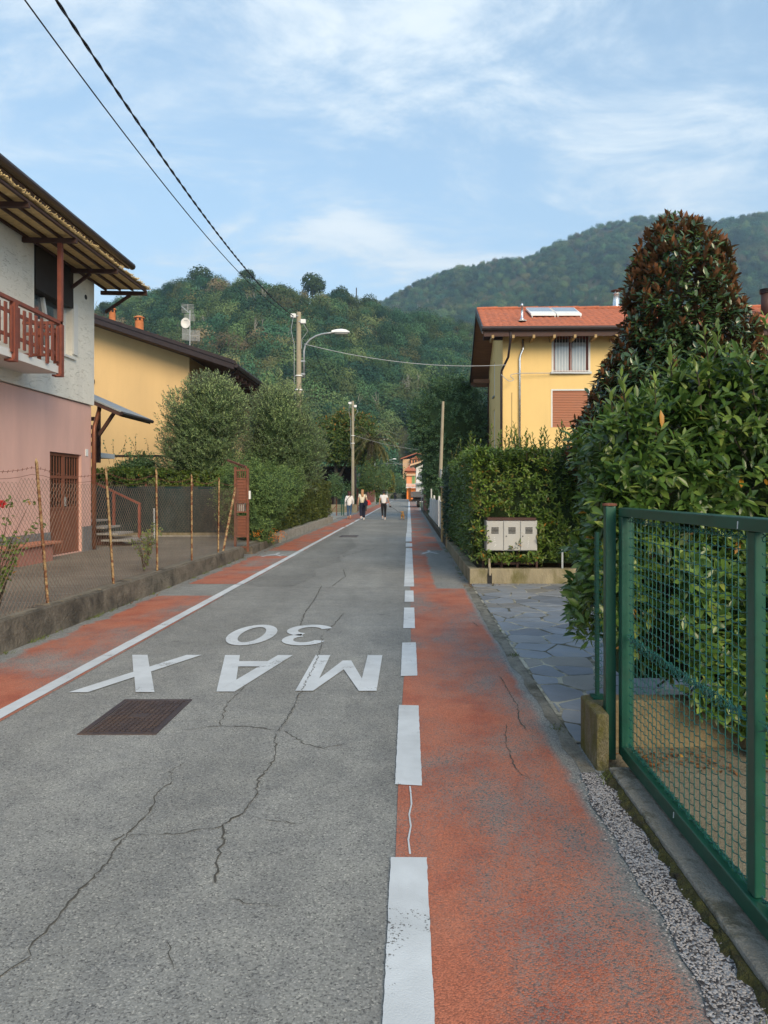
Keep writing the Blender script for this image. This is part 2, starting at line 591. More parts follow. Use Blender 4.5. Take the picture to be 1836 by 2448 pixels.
def paint_mat(name, col=(0.62, 0.66, 0.68), wear=0.405, s=0.0):
    """white road paint, chipped through to the stones here and there"""
    m = bpy.data.materials.new(name)
    m.use_nodes = True
    t = m.node_tree
    b = t.nodes['Principled BSDF']
    tc = nd(t, 'ShaderNodeTexCoord').outputs['Object']
    c, v = asphalt_nodes(t, tc)
    n = nd(t, 'ShaderNodeTexNoise', {'Vector': tc, 'Scale': 2.2, 'Detail': 10, 'Roughness': 0.75, 'Distortion': 0.2})
    sp = nd(t, 'ShaderNodeSeparateColor', {0: v.outputs['Color']})
    w = mth(t, 'ADD', n.outputs[0], mth(t, 'MULTIPLY', sp.outputs[0], 0.16))
    keep = ramp(t, w, [(wear, 0), (wear + 0.035, 1)])
    n2 = nd(t, 'ShaderNodeTexNoise', {'Vector': tc, 'Scale': 9.0, 'Detail': 5})
    wh = ramp(t, n2.outputs[0], [(0.3, tuple(x * 0.9 for x in col)), (0.7, col)])
    n6 = nd(t, 'ShaderNodeTexNoise', {'Vector': tc, 'Scale': 1.6, 'Detail': 6, 'Roughness': 0.6})
    wh = mixc(t, 1.0, wh, ramp(t, n6.outputs[0], [(0.32, 0.80), (0.6, 1.0)]), 'MULTIPLY')
    t.links.new(mixc(t, keep, c, wh), b.inputs['Base Color'])
    b.inputs['Roughness'].default_value = 0.7
    bp = nd(t, 'ShaderNodeBump', {'Height': v.outputs['Distance'], 'Strength': 0.3, 'Distance': 0.003}, invert=True)
    t.links.new(bp.outputs[0], b.inputs['Normal'])
    return m


M = {}
M['asphalt'] = asphalt('asphalt')
M['patch'] = asphalt('older_asphalt', 0.86)
M['red_r'] = red_path_mat('red_paint_right', 0.08, 0.93, 0.435, 0.0, 0.05)
M['red_n'] = red_path_mat('red_paint_narrow', 0.08, 0.46, 0.46, 7.0, 0.07)
M['red_f'] = red_path_mat('red_paint_faded', 0.08, 0.93, 0.53, 2.0, 0.05)
M['red_l'] = red_path_mat('red_paint_left', -2.9, -3.85, 0.43, 4.3, 0.12)
M['paint'] = paint_mat('white_road_paint')
M['crack'] = mat('crack_dirt_shade', (0.075, 0.072, 0.062), 0.95, 0.3, 8)
M['concrete'] = mat('weathered_concrete', (0.19, 0.165, 0.13), 0.92, 0.3, 5, 0.8, 25, dirt=(0.045, 0.042, 0.035), dirt_amt=0.9, dirt_scale=2.2, grain=0.35)
M['concrete_light'] = mat('pale_concrete', (0.36, 0.35, 0.31), 0.88, 0.15, 4, 0.3, 40, dirt=(0.13, 0.12, 0.09), dirt_amt=0.6, dirt_scale=5, grain=0.25)
M['plinth_wall'] = mat('brown_plinth', (0.19, 0.15, 0.085), 0.92, 0.25, 2.5, 0.4, 30, dirt=(0.10, 0.08, 0.05), dirt_amt=0.8, dirt_scale=2)
M['wall_mossy'] = mat('mossy_concrete', (0.31, 0.27, 0.18), 0.92, 0.25, 4, 0.4, 30, dirt=(0.115, 0.108, 0.03), dirt_amt=0.95, dirt_scale=2.6, stretch=(1, 1, 0.4), grain=0.3)
M['yard'] = mat('yard_concrete', (0.215, 0.195, 0.155), 0.92, 0.2, 0.8, 0.3, 40, dirt=(0.11, 0.10, 0.08), dirt_amt=0.7, dirt_scale=0.7, grain=0.3)
M['sandyard'] = mat('sandy_concrete', (0.27, 0.235, 0.165), 0.92, 0.15, 2, 0.4, 60, dirt=(0.15, 0.12, 0.07), dirt_amt=0.5, dirt_scale=1.1, grain=0.45, gscale=200)
M['soil'] = mat('soil', (0.09, 0.075, 0.05), 0.95, 0.3, 2, 0.5, 20)
M['grassy'] = mat('valley_ground', (0.075, 0.10, 0.035), 0.95, 0.3, 0.2)
M['moss'] = mat('moss', (0.085, 0.085, 0.025), 0.95, 0.4, 14, 0.8, 60, dirt=(0.05, 0.04, 0.03), dirt_amt=0.9, dirt_scale=9)
M['slate'] = mat('slate', (0.205, 0.23, 0.262), 0.6, 0.16, 3.5, 0.28, 9, spec=0.5, dirt=(0.27, 0.26, 0.23), dirt_amt=0.5, dirt_scale=2.4)
M['slate2'] = mat('brownish_slate', (0.20, 0.195, 0.18), 0.55, 0.16, 3.5, 0.28, 9, spec=0.5, dirt=(0.16, 0.17, 0.19), dirt_amt=0.6, dirt_scale=2.4)
M['slate3'] = mat('dark_slate', (0.15, 0.17, 0.20), 0.5, 0.2, 3.5, 0.28, 9, spec=0.5)
M['slate4'] = mat('pale_slate', (0.235, 0.25, 0.27), 0.5, 0.16, 3.5, 0.28, 9, spec=0.5, dirt=(0.19, 0.20, 0.21), dirt_amt=0.6, dirt_scale=3)
M['sill'] = mat('gate_sill', (0.30, 0.29, 0.25), 0.9, 0.2, 5, 0.5, 40, dirt=(0.10, 0.10, 0.065), dirt_amt=0.8, dirt_scale=5, grain=0.3, edge=(.5, .62))
M['margin'] = mat('broken_margin', (0.27, 0.255, 0.21), 0.92, 0.3, 7, 0.5, 40, dirt=(0.09, 0.085, 0.06), dirt_amt=0.9, dirt_scale=4, grain=0.3)
M['stub'] = mat('mossy_stub', (0.25, 0.215, 0.13), 0.92, 0.3, 9, 0.6, 60, dirt=(0.15, 0.14, 0.02), dirt_amt=0.95, dirt_scale=7, grain=0.35, stretch=(1, 1, .5), edge=(.40, .6))
M['mortar'] = mat('mortar', (0.48, 0.455, 0.36), 0.95, 0.15, 6, 0.3, 50, dirt=(0.085, 0.085, 0.06), dirt_amt=0.95, dirt_scale=2.2, grain=0.3, edge=(.44, .56))
M['pebble'] = mat('pale_pebbles', (0.36, 0.34, 0.33), 0.85, 0.35, 60)
M['iron'] = mat('cast_iron', (0.075, 0.058, 0.06), 0.55, 0.25, 12, 0.3, 60, metal=0.35, dirt=(0.14, 0.09, 0.06), dirt_amt=0.6, dirt_scale=3)

# ------------------------------------------------------------------ ground, road, paths
g = MB()
g.quad((-900, -30, -0.06), (1300, -30, -0.06), (1300, 1480, -0.06), (-900, 1480, -0.06))
struct(g.build('ground', M['grassy']))
g = MB()
nY = 60
for i in range(nY):
    y0, y1 = -6 + i * 172 / nY, -6 + (i + 1) * 172 / nY
    g.quad((-5.6, y0, 0), (1.16, y0, 0), (1.16, y1, 0), (-5.6, y1, 0))
road = struct(g.build('road', M['asphalt']))
g = MB()
g.quad((-30, 140, 0.004), (30, 140, 0.004), (30, 163, 0.004), (-30, 163, 0.004))
struct(g.build('crossing_road', M['patch']))

# a strip of older, darker asphalt beside the left line
pt = [(-2.78, 12.2), (-1.95, 12.05), (-1.75, 13.4), (-1.93, 14.6), (-1.55, 16.2), (-1.75, 18.0), (-1.5, 20.5), (-1.82, 23.0), (-2.2, 26), (-2.55, 30), (-2.78, 32)]
g = MB()
g.add([(x, y, 0.003) for x, y in pt], [tuple(range(len(pt)))])
g.build('asphalt_patch', M['patch'], road)

g = MB()
g.add([(-.058, -2, .004), (1.0, -2, .004), (1.0, 11.7, .004), (0.02, 11.7, .004), (0.02, 6.5, .004), (-.045, 6.1, .004), (-.06, 4.5, .004)], [(0, 1, 2, 3, 4, 5, 6)])
rp = struct(g.build('red_path', M['red_r']))
for y0, y1, k in ((11.7, 19.3, 'red_n'), (19.3, 25.0, 'red_r'), (25.0, 140, 'red_f')):
    struct(MB().quad((0.02, y0, 0.004), (1.0, y0, 0.004), (1.0, y1, 0.004), (0.02, y1, 0.004)).build('red_path', M[k]))
g = MB()
for y0, y1 in ((1.5, 10.9), (12.3, 17.6), (19.2, 36), (36, 52), (52, 76), (76, 110)):
    g.quad((-4.0, y0, 0.004), (-2.84, y0, 0.004), (-2.84, y1, 0.004), (-4.0, y1, 0.004))
lp = struct(g.build('red_path', M['red_l']))


def ragged(x0, x1, y0, y1, z, step=0.03, amp=0.0018):
    """flat strip whose long edges wander a little like hand-rolled paint"""
    n = max(2, int((y1 - y0) / step))
    n = min(n, 160)
    va, vb = [], []
    for i in range(n + 1):
        y = y0 + (y1 - y0) * i / n
        va.append((x0 + random.uniform(-amp, amp), y + (random.uniform(-.012, .012) if i in (0, n) else 0), z))
        vb.append((x1 + random.uniform(-amp, amp), y + (random.uniform(-.012, .012) if i in (0, n) else 0), z))
    m = MB()
    m.add(va + vb, [(i, n + 1 + i, n + 2 + i, i + 1) for i in range(n)])
    return m


for k, (y0, y1, x0, x1) in enumerate([(0.9, 3.10, -.079, .077), (3.855, 5.30, -.076, .070), (6.14, 7.49, -.072, .072), (8.27, 9.75, -.068, .07), (10.26, 11.43, -.066, .07),
                          (11.93, 20.0, -.085, .085), (20.55, 21.96, -.10, .09), (22.7, 27.5, -.11, .085), (27.6, 34.0, -.09, .10), (34.1, 44, -.09, .10), (44.1, 58, -.10, .10), (58.1, 90, -.1, .1), (90.3, 125, -.1, .1)]):
    ragged(x0, x1, y0, y1, 0.0085).build('painted_dash', M['paint'], road)
g = MB()
pts = [(0.004, 3.12), (-0.004, 3.25), (0.008, 3.38), (0.0, 3.5), (0.012, 3.62), (0.008, 3.76), (0.004, 3.84)]
for (xa, ya), (xb, yb) in zip(pts, pts[1:]):
    g.quad((xa - .004, ya, .0087), (xa + .005, ya, .0087), (xb + .004, yb, .0087), (xb - .003, yb, .0087))
g.build('paint_drip', M['paint'], road)
for y0, y1, x in ((2.0, 12.2, -2.93), (12.25, 32.0, -2.92), (32.4, 33.9, -2.89), (34.2, 37.0, -2.88), (37.6, 41.5, -2.88), (42.2, 70, -2.86), (70.5, 120, -2.83)):
    ragged(x - .062, x + .062, y0, y1, 0.0085, 0.12).build('edge_line', M['paint'], road)
for x0, x1, y0, y1 in ((-2.2, -0.2, 58.6, 59.1), (-2.75, -0.2, 112, 113.3), (-2.0, 0.2, 131, 132.5)):
    g = MB()
    g.quad((x0, y0, .0085), (x1, y0, .0085), (x1, y1, .0085), (x0, y1, .0085))
    g.build('cross_line', M['paint'], road)

# MAX 30, painted to be read by traffic coming the other way
def glyph(name, polys, cxr, y_far, y_near, w):
    """polys in a 0..1 box as the driver reads them; turned half a circle on the road"""
    m = MB()
    h = y_far - y_near
    for k, pl in enumerate(polys):
        m.add([(cxr - (x - 0.5) * w, y_far - y * h, 0.0078 + k * 0.0006) for x, y in pl], [tuple(range(len(pl)))])
    return m.build(name, M['paint'], road)


# y runs from the letter's foot (0, far from the camera) to its head (1, near)
glyph('painted_letter', [[(0, 0), (.22, 0), (.22, 1), (0, 1)], [(.78, 0), (1, 0), (1, 1), (.78, 1)], [(.22, 1), (.22, .70), (.44, .18), (.56, .18), (.78, .70), (.78, 1), (.5, .45)]], -0.585, 6.92, 5.68, 0.65)
glyph('painted_letter', [[(0, 0), (.22, 0), (.61, 1), (.39, 1)], [(.78, 0), (1, 0), (.61, 1), (.5, .72)], [(.29, .2), (.71, .2), (.65, .36), (.35, .36)]], -1.463, 6.92, 5.66, 0.66)
glyph('painted_letter', [[(0, 0), (.22, 0), (1, 1), (.78, 1)], [(.78, 0), (1, 0), (.60, .52), (.49, .375)], [(.40, .48), (.51, .625), (.22, 1), (0, 1)]], -2.362, 6.93, 5.64, 0.68)


def ring_poly(cx_, cy_, rx, ry, tx, ty, a0, a1, n=20):
    o = [(cx_ + rx * math.cos(R(a0 + (a1 - a0) * i / n)), cy_ + ry * math.sin(R(a0 + (a1 - a0) * i / n))) for i in range(n + 1)]
    q = [(cx_ + (rx - tx) * math.cos(R(a0 + (a1 - a0) * i / n)), cy_ + (ry - ty) * math.sin(R(a0 + (a1 - a0) * i / n))) for i in range(n + 1)]
    return [[o[i], o[i + 1], q[i + 1], q[i]] for i in range(n)]


def flat_glyph(name, quads, cxr, y_far, y_near, w):
    m = MB()
    h = y_far - y_near
    for pl in quads:
        m.add([(cxr - (x - 0.5) * w, y_far - y * h, 0.0078) for x, y in pl], [(0, 1, 2, 3)])
    return m.build(name, M['paint'], road)


flat_glyph('painted_digit', ring_poly(.48, .29, .50, .29, .24, .13, -160, 78) + ring_poly(.46, .735, .46, .265, .23, .13, -72, 165), -1.15, 8.50, 7.36, 0.52)
flat_glyph('painted_digit', ring_poly(.5, .5, .5, .5, .25, .13, 0, 360, 32), -1.75, 8.50, 7.36, 0.52)


# walking-figure marks on the two red paths (seen very flat)
def walker(cx0, y0, s, parent):
    m = MB()
    ln = lambda a, b, w, z: m.quad(*[(cx0 + p[0] * s, y0 + p[1], z) for p in (
        (a[0] - w, a[1]), (a[0] + w, a[1]), (b[0] + w, b[1]), (b[0] - w, b[1]))])
    ln((-.46, 0.0), (0.02, .62), .065, .0085)
    ln((.46, .12), (-.02, .66), .065, .0089)
    ln((-.42, .34), (.02, .78), .055, .0093)
    ln((.42, .55), (0.0, .80), .055, .0097)
    m.add([(cx0 + .09 * s * math.cos(t), y0 + .98 + .16 * math.sin(t), .0085) for t in [i * math.pi / 6 for i in range(12)]], [tuple(range(12))])
    m.build('walker_mark', M['paint'], parent)


walker(0.53, 18.1, 0.46, rp)
walker(-3.39, 17.4, 0.50, lp)


# cracks: flat ribbons, dirt and the shade of their depth put into the colour, traced from the road
def crack(pts, w=0.010, z=0.0035, parent=road, jag=0.012, name='road_crack'):
    P2 = []
    for (xa, ya), (xb, yb) in zip(pts, pts[1:]):
        d = math.hypot(xb - xa, yb - ya)
        n = max(2, int(d / 0.028))
        for i in range(n):
            f = i / n
            P2.append((xa + (xb - xa) * f + random.uniform(-jag, jag), ya + (yb - ya) * f + random.uniform(-jag, jag)))
    P2.append(pts[-1])
    m = MB()
    vs = []
    for i, (x, y) in enumerate(P2):
        q = P2[min(i + 1, len(P2) - 1)]
        o = P2[max(i - 1, 0)]
        dx, dy = q[0] - o[0], q[1] - o[1]
        l = math.hypot(dx, dy) or 1
        ww = 0.75 * w * (random.uniform(0.15, 0.75) if random.random() < .8 else 0.9) * (0.4 if i in (0, len(P2) - 1) else 1)
        vs += [(x - dy / l * ww, y + dx / l * ww, z), (x + dy / l * ww, y - dx / l * ww, z)]
    m.add(vs, [(2 * i, 2 * i + 1, 2 * i + 3, 2 * i + 2) for i in range(len(P2) - 1)])
    m.build(name, M['crack'], parent)


def zc(pts, **k):
    crack([G(x / 1.58, 1400 + y / 1.58) for x, y in pts], **k)


zc([(-60, 1530), (0, 1475), (115, 1400), (120, 1350), (190, 1290), (290, 1165), (400, 1050), (480, 940), (570, 850), (590, 790), (650, 740)], w=0.009, jag=0.008)
zc([(650, 740), (640, 705), (700, 670)], w=0.006)
zc([(410, 970), (470, 940)], w=0.012)
zc([(820, 1130), (815, 1080), (830, 1000), (850, 930), (840, 905), (910, 865), (970, 780), (975, 735), (1020, 680), (1040, 640), (1040, 560)], w=0.009)
zc([(1040, 560), (1075, 520), (1100, 480), (1130, 420), (1190, 300), (1215, 225), (1215, 190)], w=0.007, z=0.0101)
zc([(1130, 165), (1150, 105), (1190, 50), (1215, 0)], w=0.011)
zc([(480, 945), (700, 935), (850, 905)], w=0.005)
zc([(910, 868), (1040, 890), (1130, 900)], w=0.005)
zc([(700, 545), (830, 530), (940, 535), (1040, 545)], w=0.007)
zc([(830, 530), (860, 440), (925, 385)], w=0.006)
zc([(1080, 550), (1150, 600), (1220, 615), (1310, 600)], w=0.006)
zc([(1235, 175), (1300, 105)], w=0.009)
zc([(870, 1180), (920, 1200), (1060, 1210)], w=0.004)
zc([(640, 1330), (655, 1450)], w=0.003)
crack([(-2.6, 12.0), (-1.9, 11.9), (-1.2, 11.75), (-.1, 11.8)], w=0.012)
crack([(-1.3, 12), (-1.2, 13.4), (-1.35, 14.6)], w=0.012)
crack([(-1.75, 17), (-1.2, 19.5), (-.9, 20)], w=0.014, jag=0.05)
for y_ in (30, 36, 47, 55):
    crack([(-1.2 + random.uniform(-.5, .5), y_), (-.6, y_ + .4), (-.2, y_ + .2)], w=0.02, jag=0.04)
for pts, w in (([(640, 890), (660, 905), (700, 980), (790, 1130), (800, 1240), (860, 1320)], .006), ([(700, 1270), (690, 1420), (720, 1480), (760, 1600), (830, 1680), (900, 1700)], .005), ([(430, 455), (470, 490), (600, 492)], .008)):
    crack([G(1000 + x / 3.318, 1350 + y / 3.318) for x, y in pts], w=w, z=0.0075, parent=rp, jag=0.006)

# manhole cover in the road, grid pattern, and the grating farther on
mc = thing('manhole_cover', 'rusty square cast iron cover with a grid pattern set in the asphalt', 'manhole cover', (-1.925, 5.06, 0))
g = MB()
for a in ((-2.185, -2.145, 4.67, 5.455), (-1.705, -1.665, 4.67, 5.455), (-2.145, -1.705, 4.67, 4.71), (-2.145, -1.705, 5.415, 5.455)):
    g.box(*a, -0.03, 0.007)
g.build('frame', M['iron'], mc, bevel=0.002)
g = MB().box(-2.140, -1.710, 4.715, 5.41, -0.03, 0.002)
g.build('plate', M['iron'], mc)
g = MB()
for i in range(12):
    for j in range(19):
        if 4 <= i <= 7 and 8 <= j <= 10:
            continue
        x, y = -2.135 + i * 0.0352, 4.722 + j * 0.0361
        g.box(x + .005, x + .030, y + .008, y + .030, 0.0015, 0.008)
g.build('raised_squares', M['iron'], mc, kind='stuff')
MB().box(-1.99, -1.86, 5.02, 5.10, 0.0015, 0.006).build('maker_plate', M['iron'], mc)
gr = thing('drain_grate', 'narrow dark drain grating crossing the lane before the walkers', 'drain grate', (-2.15, 25.4, 0))
g = MB()
for a in ((-2.46, -2.41, 24.9, 25.95), (-1.89, -1.84, 24.9, 25.95), (-2.41, -1.89, 24.9, 24.96), (-2.41, -1.89, 25.89, 25.95)):
    g.box(*a, -.02, .011)
g.build('frame', M['iron'], gr)
for i in range(9):
    x = -2.40 + i * 0.057
    MB().box(x, x + .03, 24.97, 25.88, -.02, .010).build('bar', M['iron'], gr)

# right verge: frayed concrete margin, pale chippings, moss, and the sill under the gate
g = MB()
n = 40
va = [(0.935 + random.uniform(-.02, .02) + (0.03 if i < 12 else 0), 4.0 + i * 8.3 / n, 0.0065) for i in range(n + 1)]
vb = [(1.065 + random.uniform(-.012, .012), 4.0 + i * 8.3 / n, 0.0065) for i in range(n + 1)]
g.add(va + vb, [(i, n + 1 + i, n + 2 + i, i + 1) for i in range(n)])
struct(g.build('concrete_margin', M['margin']))
m = bpy.data.materials.new('chippings')
m.use_nodes = True
t = m.node_tree
tc = nd(t, 'ShaderNodeTexCoord').outputs['Object']
v = nd(t, 'ShaderNodeTexVoronoi', {'Vector': tc, 'Scale': 95.0})
sp = nd(t, 'ShaderNodeSeparateColor', {0: v.outputs['Color']})
nz = nd(t, 'ShaderNodeTexNoise', {'Vector': tc, 'Scale': 7.0, 'Detail': 6, 'Roughness': 0.7})
w = mth(t, 'ADD', sp.outputs[0], mth(t, 'MULTIPLY', mth(t, 'SUBTRACT', nz.outputs[0], 0.5), 1.1))
t.links.new(ramp(t, w, [(0.25, (0.045, 0.04, 0.04)), (0.5, (0.17, 0.16, 0.16)), (0.78, (0.42, 0.40, 0.39))]), t.nodes['Principled BSDF'].inputs['Base Color'])
t.nodes['Principled BSDF'].inputs['Roughness'].default_value = 0.9
bp = nd(t, 'ShaderNodeBump', {'Height': v.outputs['Distance'], 'Strength': 0.8, 'Distance': 0.008}, invert=True)
t.links.new(bp.outputs[0], t.nodes['Principled BSDF'].inputs['Normal'])
M['chip'] = m
g = MB()
n = 34
va = [(0.915 + 0.001 * i + 0.010 * math.sin(i * .8) + random.uniform(-.018, .018), 1.0 + i * 3.02 / n, 0.0105) for i in range(n + 1)]
vb = [(1.10, 1.0 + i * 3.02 / n, 0.0105) for i in range(n + 1)]
g.add(va + vb, [(i, n + 1 + i, n + 2 + i, i + 1) for i in range(n)])
verge = struct(g.build('gravel_strip', M['chip']))
g = MB()
for i in range(2600):
    y = 1.15 + 2.85 * random.random()
    x = random.triangular(0.89, 1.11, 1.02)
    r = random.uniform(.0025, .006)
    vs = [(x + r * dx * random.uniform(.7, 1.3), y + r * dy * random.uniform(.7, 1.3), .0105 + r * .5 + r * dz * .7) for dx, dy, dz in ((1, 0, 0), (-1, 0, 0), (0, 1, 0), (0, -1, 0), (0, 0, 1), (0, 0, -1))]
    g.add(vs, [(0, 2, 4), (2, 1, 4), (1, 3, 4), (3, 0, 4), (2, 0, 5), (1, 2, 5), (3, 1, 5), (0, 3, 5)])
tag(g.build('loose_gravel', M['pebble'], kind='stuff'), 'loose pale chippings scattered along the foot of the gate sill', 'gravel')
# moss ridge
g = MB()
n = 70
rows = []
for i in range(n + 1):
    y = 0.9 + i * 3.1 / n
    a = 1.075 + random.uniform(-.012, .03)
    rows.append([(a, y, .008), (1.10 + random.uniform(-.01, .01), y, .024 + random.uniform(-.008, .012)), (1.122 + random.uniform(-.006, .006), y, .030 + random.uniform(-.006, .008)), (1.14, y, .02)])
g.add([p for r in rows for p in r], [(4 * i + j, 4 * i + j + 1, 4 * i + j + 5, 4 * i + j + 4) for i in range(n) for j in range(3)])
tag(g.build('moss', M['moss'], kind='stuff'), 'green brown moss grown along the edge of the gate sill', 'moss')
g = MB()
g.box(1.128, 1.30, 0.6, 4.02, -.05, 0.045)
struct(g.build('kerb', M['sill'], bevel=0.012))
g = MB()
g.quad((1.16, .4, 0.004), (7, .4, 0.004), (7, 4.72, 0.004), (1.16, 4.72, 0.004))
struct(g.build('concrete_yard', M['sandyard']))

# slate crazy paving of the drive: every stone its own piece
drive = MB()
drive.quad((1.05, 4.5, .010), (7.5, 4.5, .010), (7.5, 12.30, .010), (1.05, 12.30, .010))
drive = struct(drive.build('driveway', M['mortar']))


def clip(poly, a, b, c):
    """keep a*x + b*y <= c"""
    out = []
    for i in range(len(poly)):
        p, q = poly[i], poly[(i + 1) % len(poly)]
        dp, dq = a * p[0] + b * p[1] - c, a * q[0] + b * q[1] - c
        if dp <= 0:
            out.append(p)
        if dp * dq < 0:
            f = dp / (dp - dq)
            out.append((p[0] + (q[0] - p[0]) * f, p[1] + (q[1] - p[1]) * f))
    return out


seeds = []
y = 4.55
row = 0
while y < 12.4:
    x = 1.0 + (0.22 if row % 2 else 0)
    while x < 6.2:
        seeds.append((x + random.uniform(-.17, .17), y + random.uniform(-.15, .15)))
        x += random.uniform(.30, .56)
    y += random.uniform(0.31, 0.42)
    row += 1
for i, s in enumerate(seeds):
    poly = [(1.075 + 0.012 * math.sin(s[1] * 5), 4.52), (6.0, 4.52), (6.0, 12.24), (1.075, 12.24)]
    for j, q in enumerate(seeds):
        if i == j or abs(q[0] - s[0]) > 1.6 or abs(q[1] - s[1]) > 1.6:
            continue
        a, b = q[0] - s[0], q[1] - s[1]
        l = math.hypot(a, b)
        gap = random.choice((.006, .008, .009, .012, .018, .030))
        c = (a * (q[0] + s[0]) + b * (q[1] + s[1])) / 2
        poly = clip(poly, a / l, b / l, c / l - gap)
        if len(poly) < 3:
            break
    if len(poly) < 3:
        continue
    cxp = sum(p[0] for p in poly) / len(poly)
    cyp = sum(p[1] for p in poly) / len(poly)
    if cxp > 4.9 or (cxp - 1) > 0.55 * cyp:
        continue
    pp = []
    for k in range(len(poly)):
        p, q = poly[k], poly[(k + 1) % len(poly)]
        pp.append((p[0] * .94 + q[0] * .06, p[1] * .94 + q[1] * .06))
        if math.hypot(p[0] - q[0], p[1] - q[1]) > .25:
            pp.append(((p[0] + q[0]) / 2 + random.uniform(-.008, .008), (p[1] + q[1]) / 2 + random.uniform(-.008, .008)))
        pp.append((p[0] * .06 + q[0] * .94, p[1] * .06 + q[1] * .94))
    z0 = 0.0135 + random.uniform(-.0015, .002)
    tx, ty = random.uniform(-.004, .004), random.uniform(-.004, .004)
    zt = lambda p: z0 + tx * (p[0] - cxp) + ty * (p[1] - cyp)
    k = len(pp)
    ins = [(cxp + (p[0] - cxp) * .975, cyp + (p[1] - cyp) * .975) for p in pp]
    st = MB()
    st.add([(p[0], p[1], .006) for p in pp] + [(p[0], p[1], zt(p) - .004) for p in pp] + [(p[0], p[1], zt(p)) for p in ins],
           [(a, (a + 1) % k, k + (a + 1) % k, k + a) for a in range(k)] + [(k + a, k + (a + 1) % k, 2 * k + (a + 1) % k, 2 * k + a) for a in range(k)] + [tuple(range(2 * k, 3 * k))])
    st.build('stone', M[random.choice(('slate', 'slate', 'slate', 'slate2', 'slate3', 'slate4'))], drive)

# left yard, its joints, and the ground beyond
g = MB()
g.box(-30, -4.22, 0, 21.9, -0.05, 0.235)
yard = struct(g.build('yard', M['yard']))
for (xa, ya), (xb, yb) in (((-7.0, 9.3), (-4.3, 8.6)), ((-7.1, 10.4), (-4.3, 10.1)), ((-7.2, 11.6), (-4.3, 11.5)), ((-7.3, 13.1), (-4.3, 13.2)), ((-7.2, 14.9), (-4.3, 15.2)), ((-7.3, 17.3), (-4.3, 17.6)), ((-6.6, 8.2), (-4.4, 9.6)), ((-6.2, 11.5), (-4.35, 13.0))):
    m_ = MB()
    m_.quad((xa, ya - .012, .2385), (xb, yb - .012, .2385), (xb, yb + .012, .2385), (xa, ya + .012, .2385))
    m_.build('yard_joint', M['concrete_light'], yard)
g = MB()
g.box(-30, -4.3, 21.9, 38, -0.05, 0.22)
struct(g.build('garden', M['soil']))
g = MB()
g.box(-12, -4.25, 38, 54, -0.05, 0.03)
struct(g.build('side_drive', M['concrete_light']))
g = MB()
g.box(1.06, 30, 12.5, 60, -0.05, 0.2)
struct(g.build('garden', M['soil']))

# ------------------------------------------------------------------ hills with their woods
def interp(pts, u):
    if u <= pts[0][0]:
        return pts[0][1]
    for (a, b), (c, d) in zip(pts, pts[1:]):
        if u <= c:
            return b + (d - b) * (u - a) / (c - a)
    return pts[-1][1]


M['hill'] = mat('hill_soil', (0.055, 0.06, 0.028), 0.95, 0.35, 0.05)
RIDGE_L = [(-900, 900), (-300, 800), (60, 775), (222, 748), (289, 712), (365, 684), (419, 668), (479, 658), (522, 660), (620, 672), (700, 690), (800, 700), (858, 718), (913, 728), (1000, 742), (1100, 762), (1250, 800), (1500, 850), (2000, 930)]
RIDGE_R = [(700, 860), (820, 772), (918, 712), (996, 670), (1085, 641), (1173, 619), (1273, 607), (1350, 569), (1439, 536), (1527, 516), (1605, 502), (1649, 515), (1726, 524), (1815, 511), (2000, 520), (2400, 580)]


def hill(name, ridge, u0, u1, nu, y_foot, y_top, y_back, tree, seed, pw):
    """slope that rises from the valley floor to a skyline and falls away behind it; returns the mesh and a surface function"""
    def top(u):
        yt = y_top(u)
        return yt, H + (HY - interp(ridge, u)) / F * yt - tree

    def pos(u, f):
        yt, zt = top(u)
        y0 = y_foot(u)
        if f <= 1:
            y = y0 + (yt - y0) * f
            z = zt * (f ** pw) if f > 0 else 0
        else:
            y = yt + (y_back - yt) * (f - 1)
            z = zt * (1 - 0.55 * (f - 1) ** 1.3)
        w = min(1, f * 3) * (0.25 if f > .93 else 1)
        n = mnoise.fractal(Vector((u / 170 + seed, f * 3.0, seed)), 1.0, 2.0, 4)
        z += n * zt * 0.055 * w
        return ((u - HX) / F * y, y, z - 0.3)
    nf = 34
    g = MB()
    fs = [i / 24 for i in range(25)] + [1 + (i + 1) / 9 for i in range(9)]
    vs = [pos(u0 + (u1 - u0) * i / nu, f) for i in range(nu + 1) for f in fs]
    k = len(fs)
    g.add(vs, [(i * k + j, (i + 1) * k + j, (i + 1) * k + j + 1, i * k + j + 1) for i in range(nu) for j in range(k - 1)])
    struct(g.build(name, M['hill'], smooth=True))
    return pos


hl = hill('hill', RIDGE_L, -900, 1900, 90, lambda u: 178 + 14 * math.sin(u / 130), lambda u: 345 + 30 * math.sin(u / 170 + 1), 520, 5.5, 2.0, 1.15)
hr = hill('hill', RIDGE_R, 640, 2400, 90, lambda u: 520 + 30 * math.sin(u / 90), lambda u: 1150 + 60 * math.sin(u / 200), 1400, 8, 9.0, 1.0)


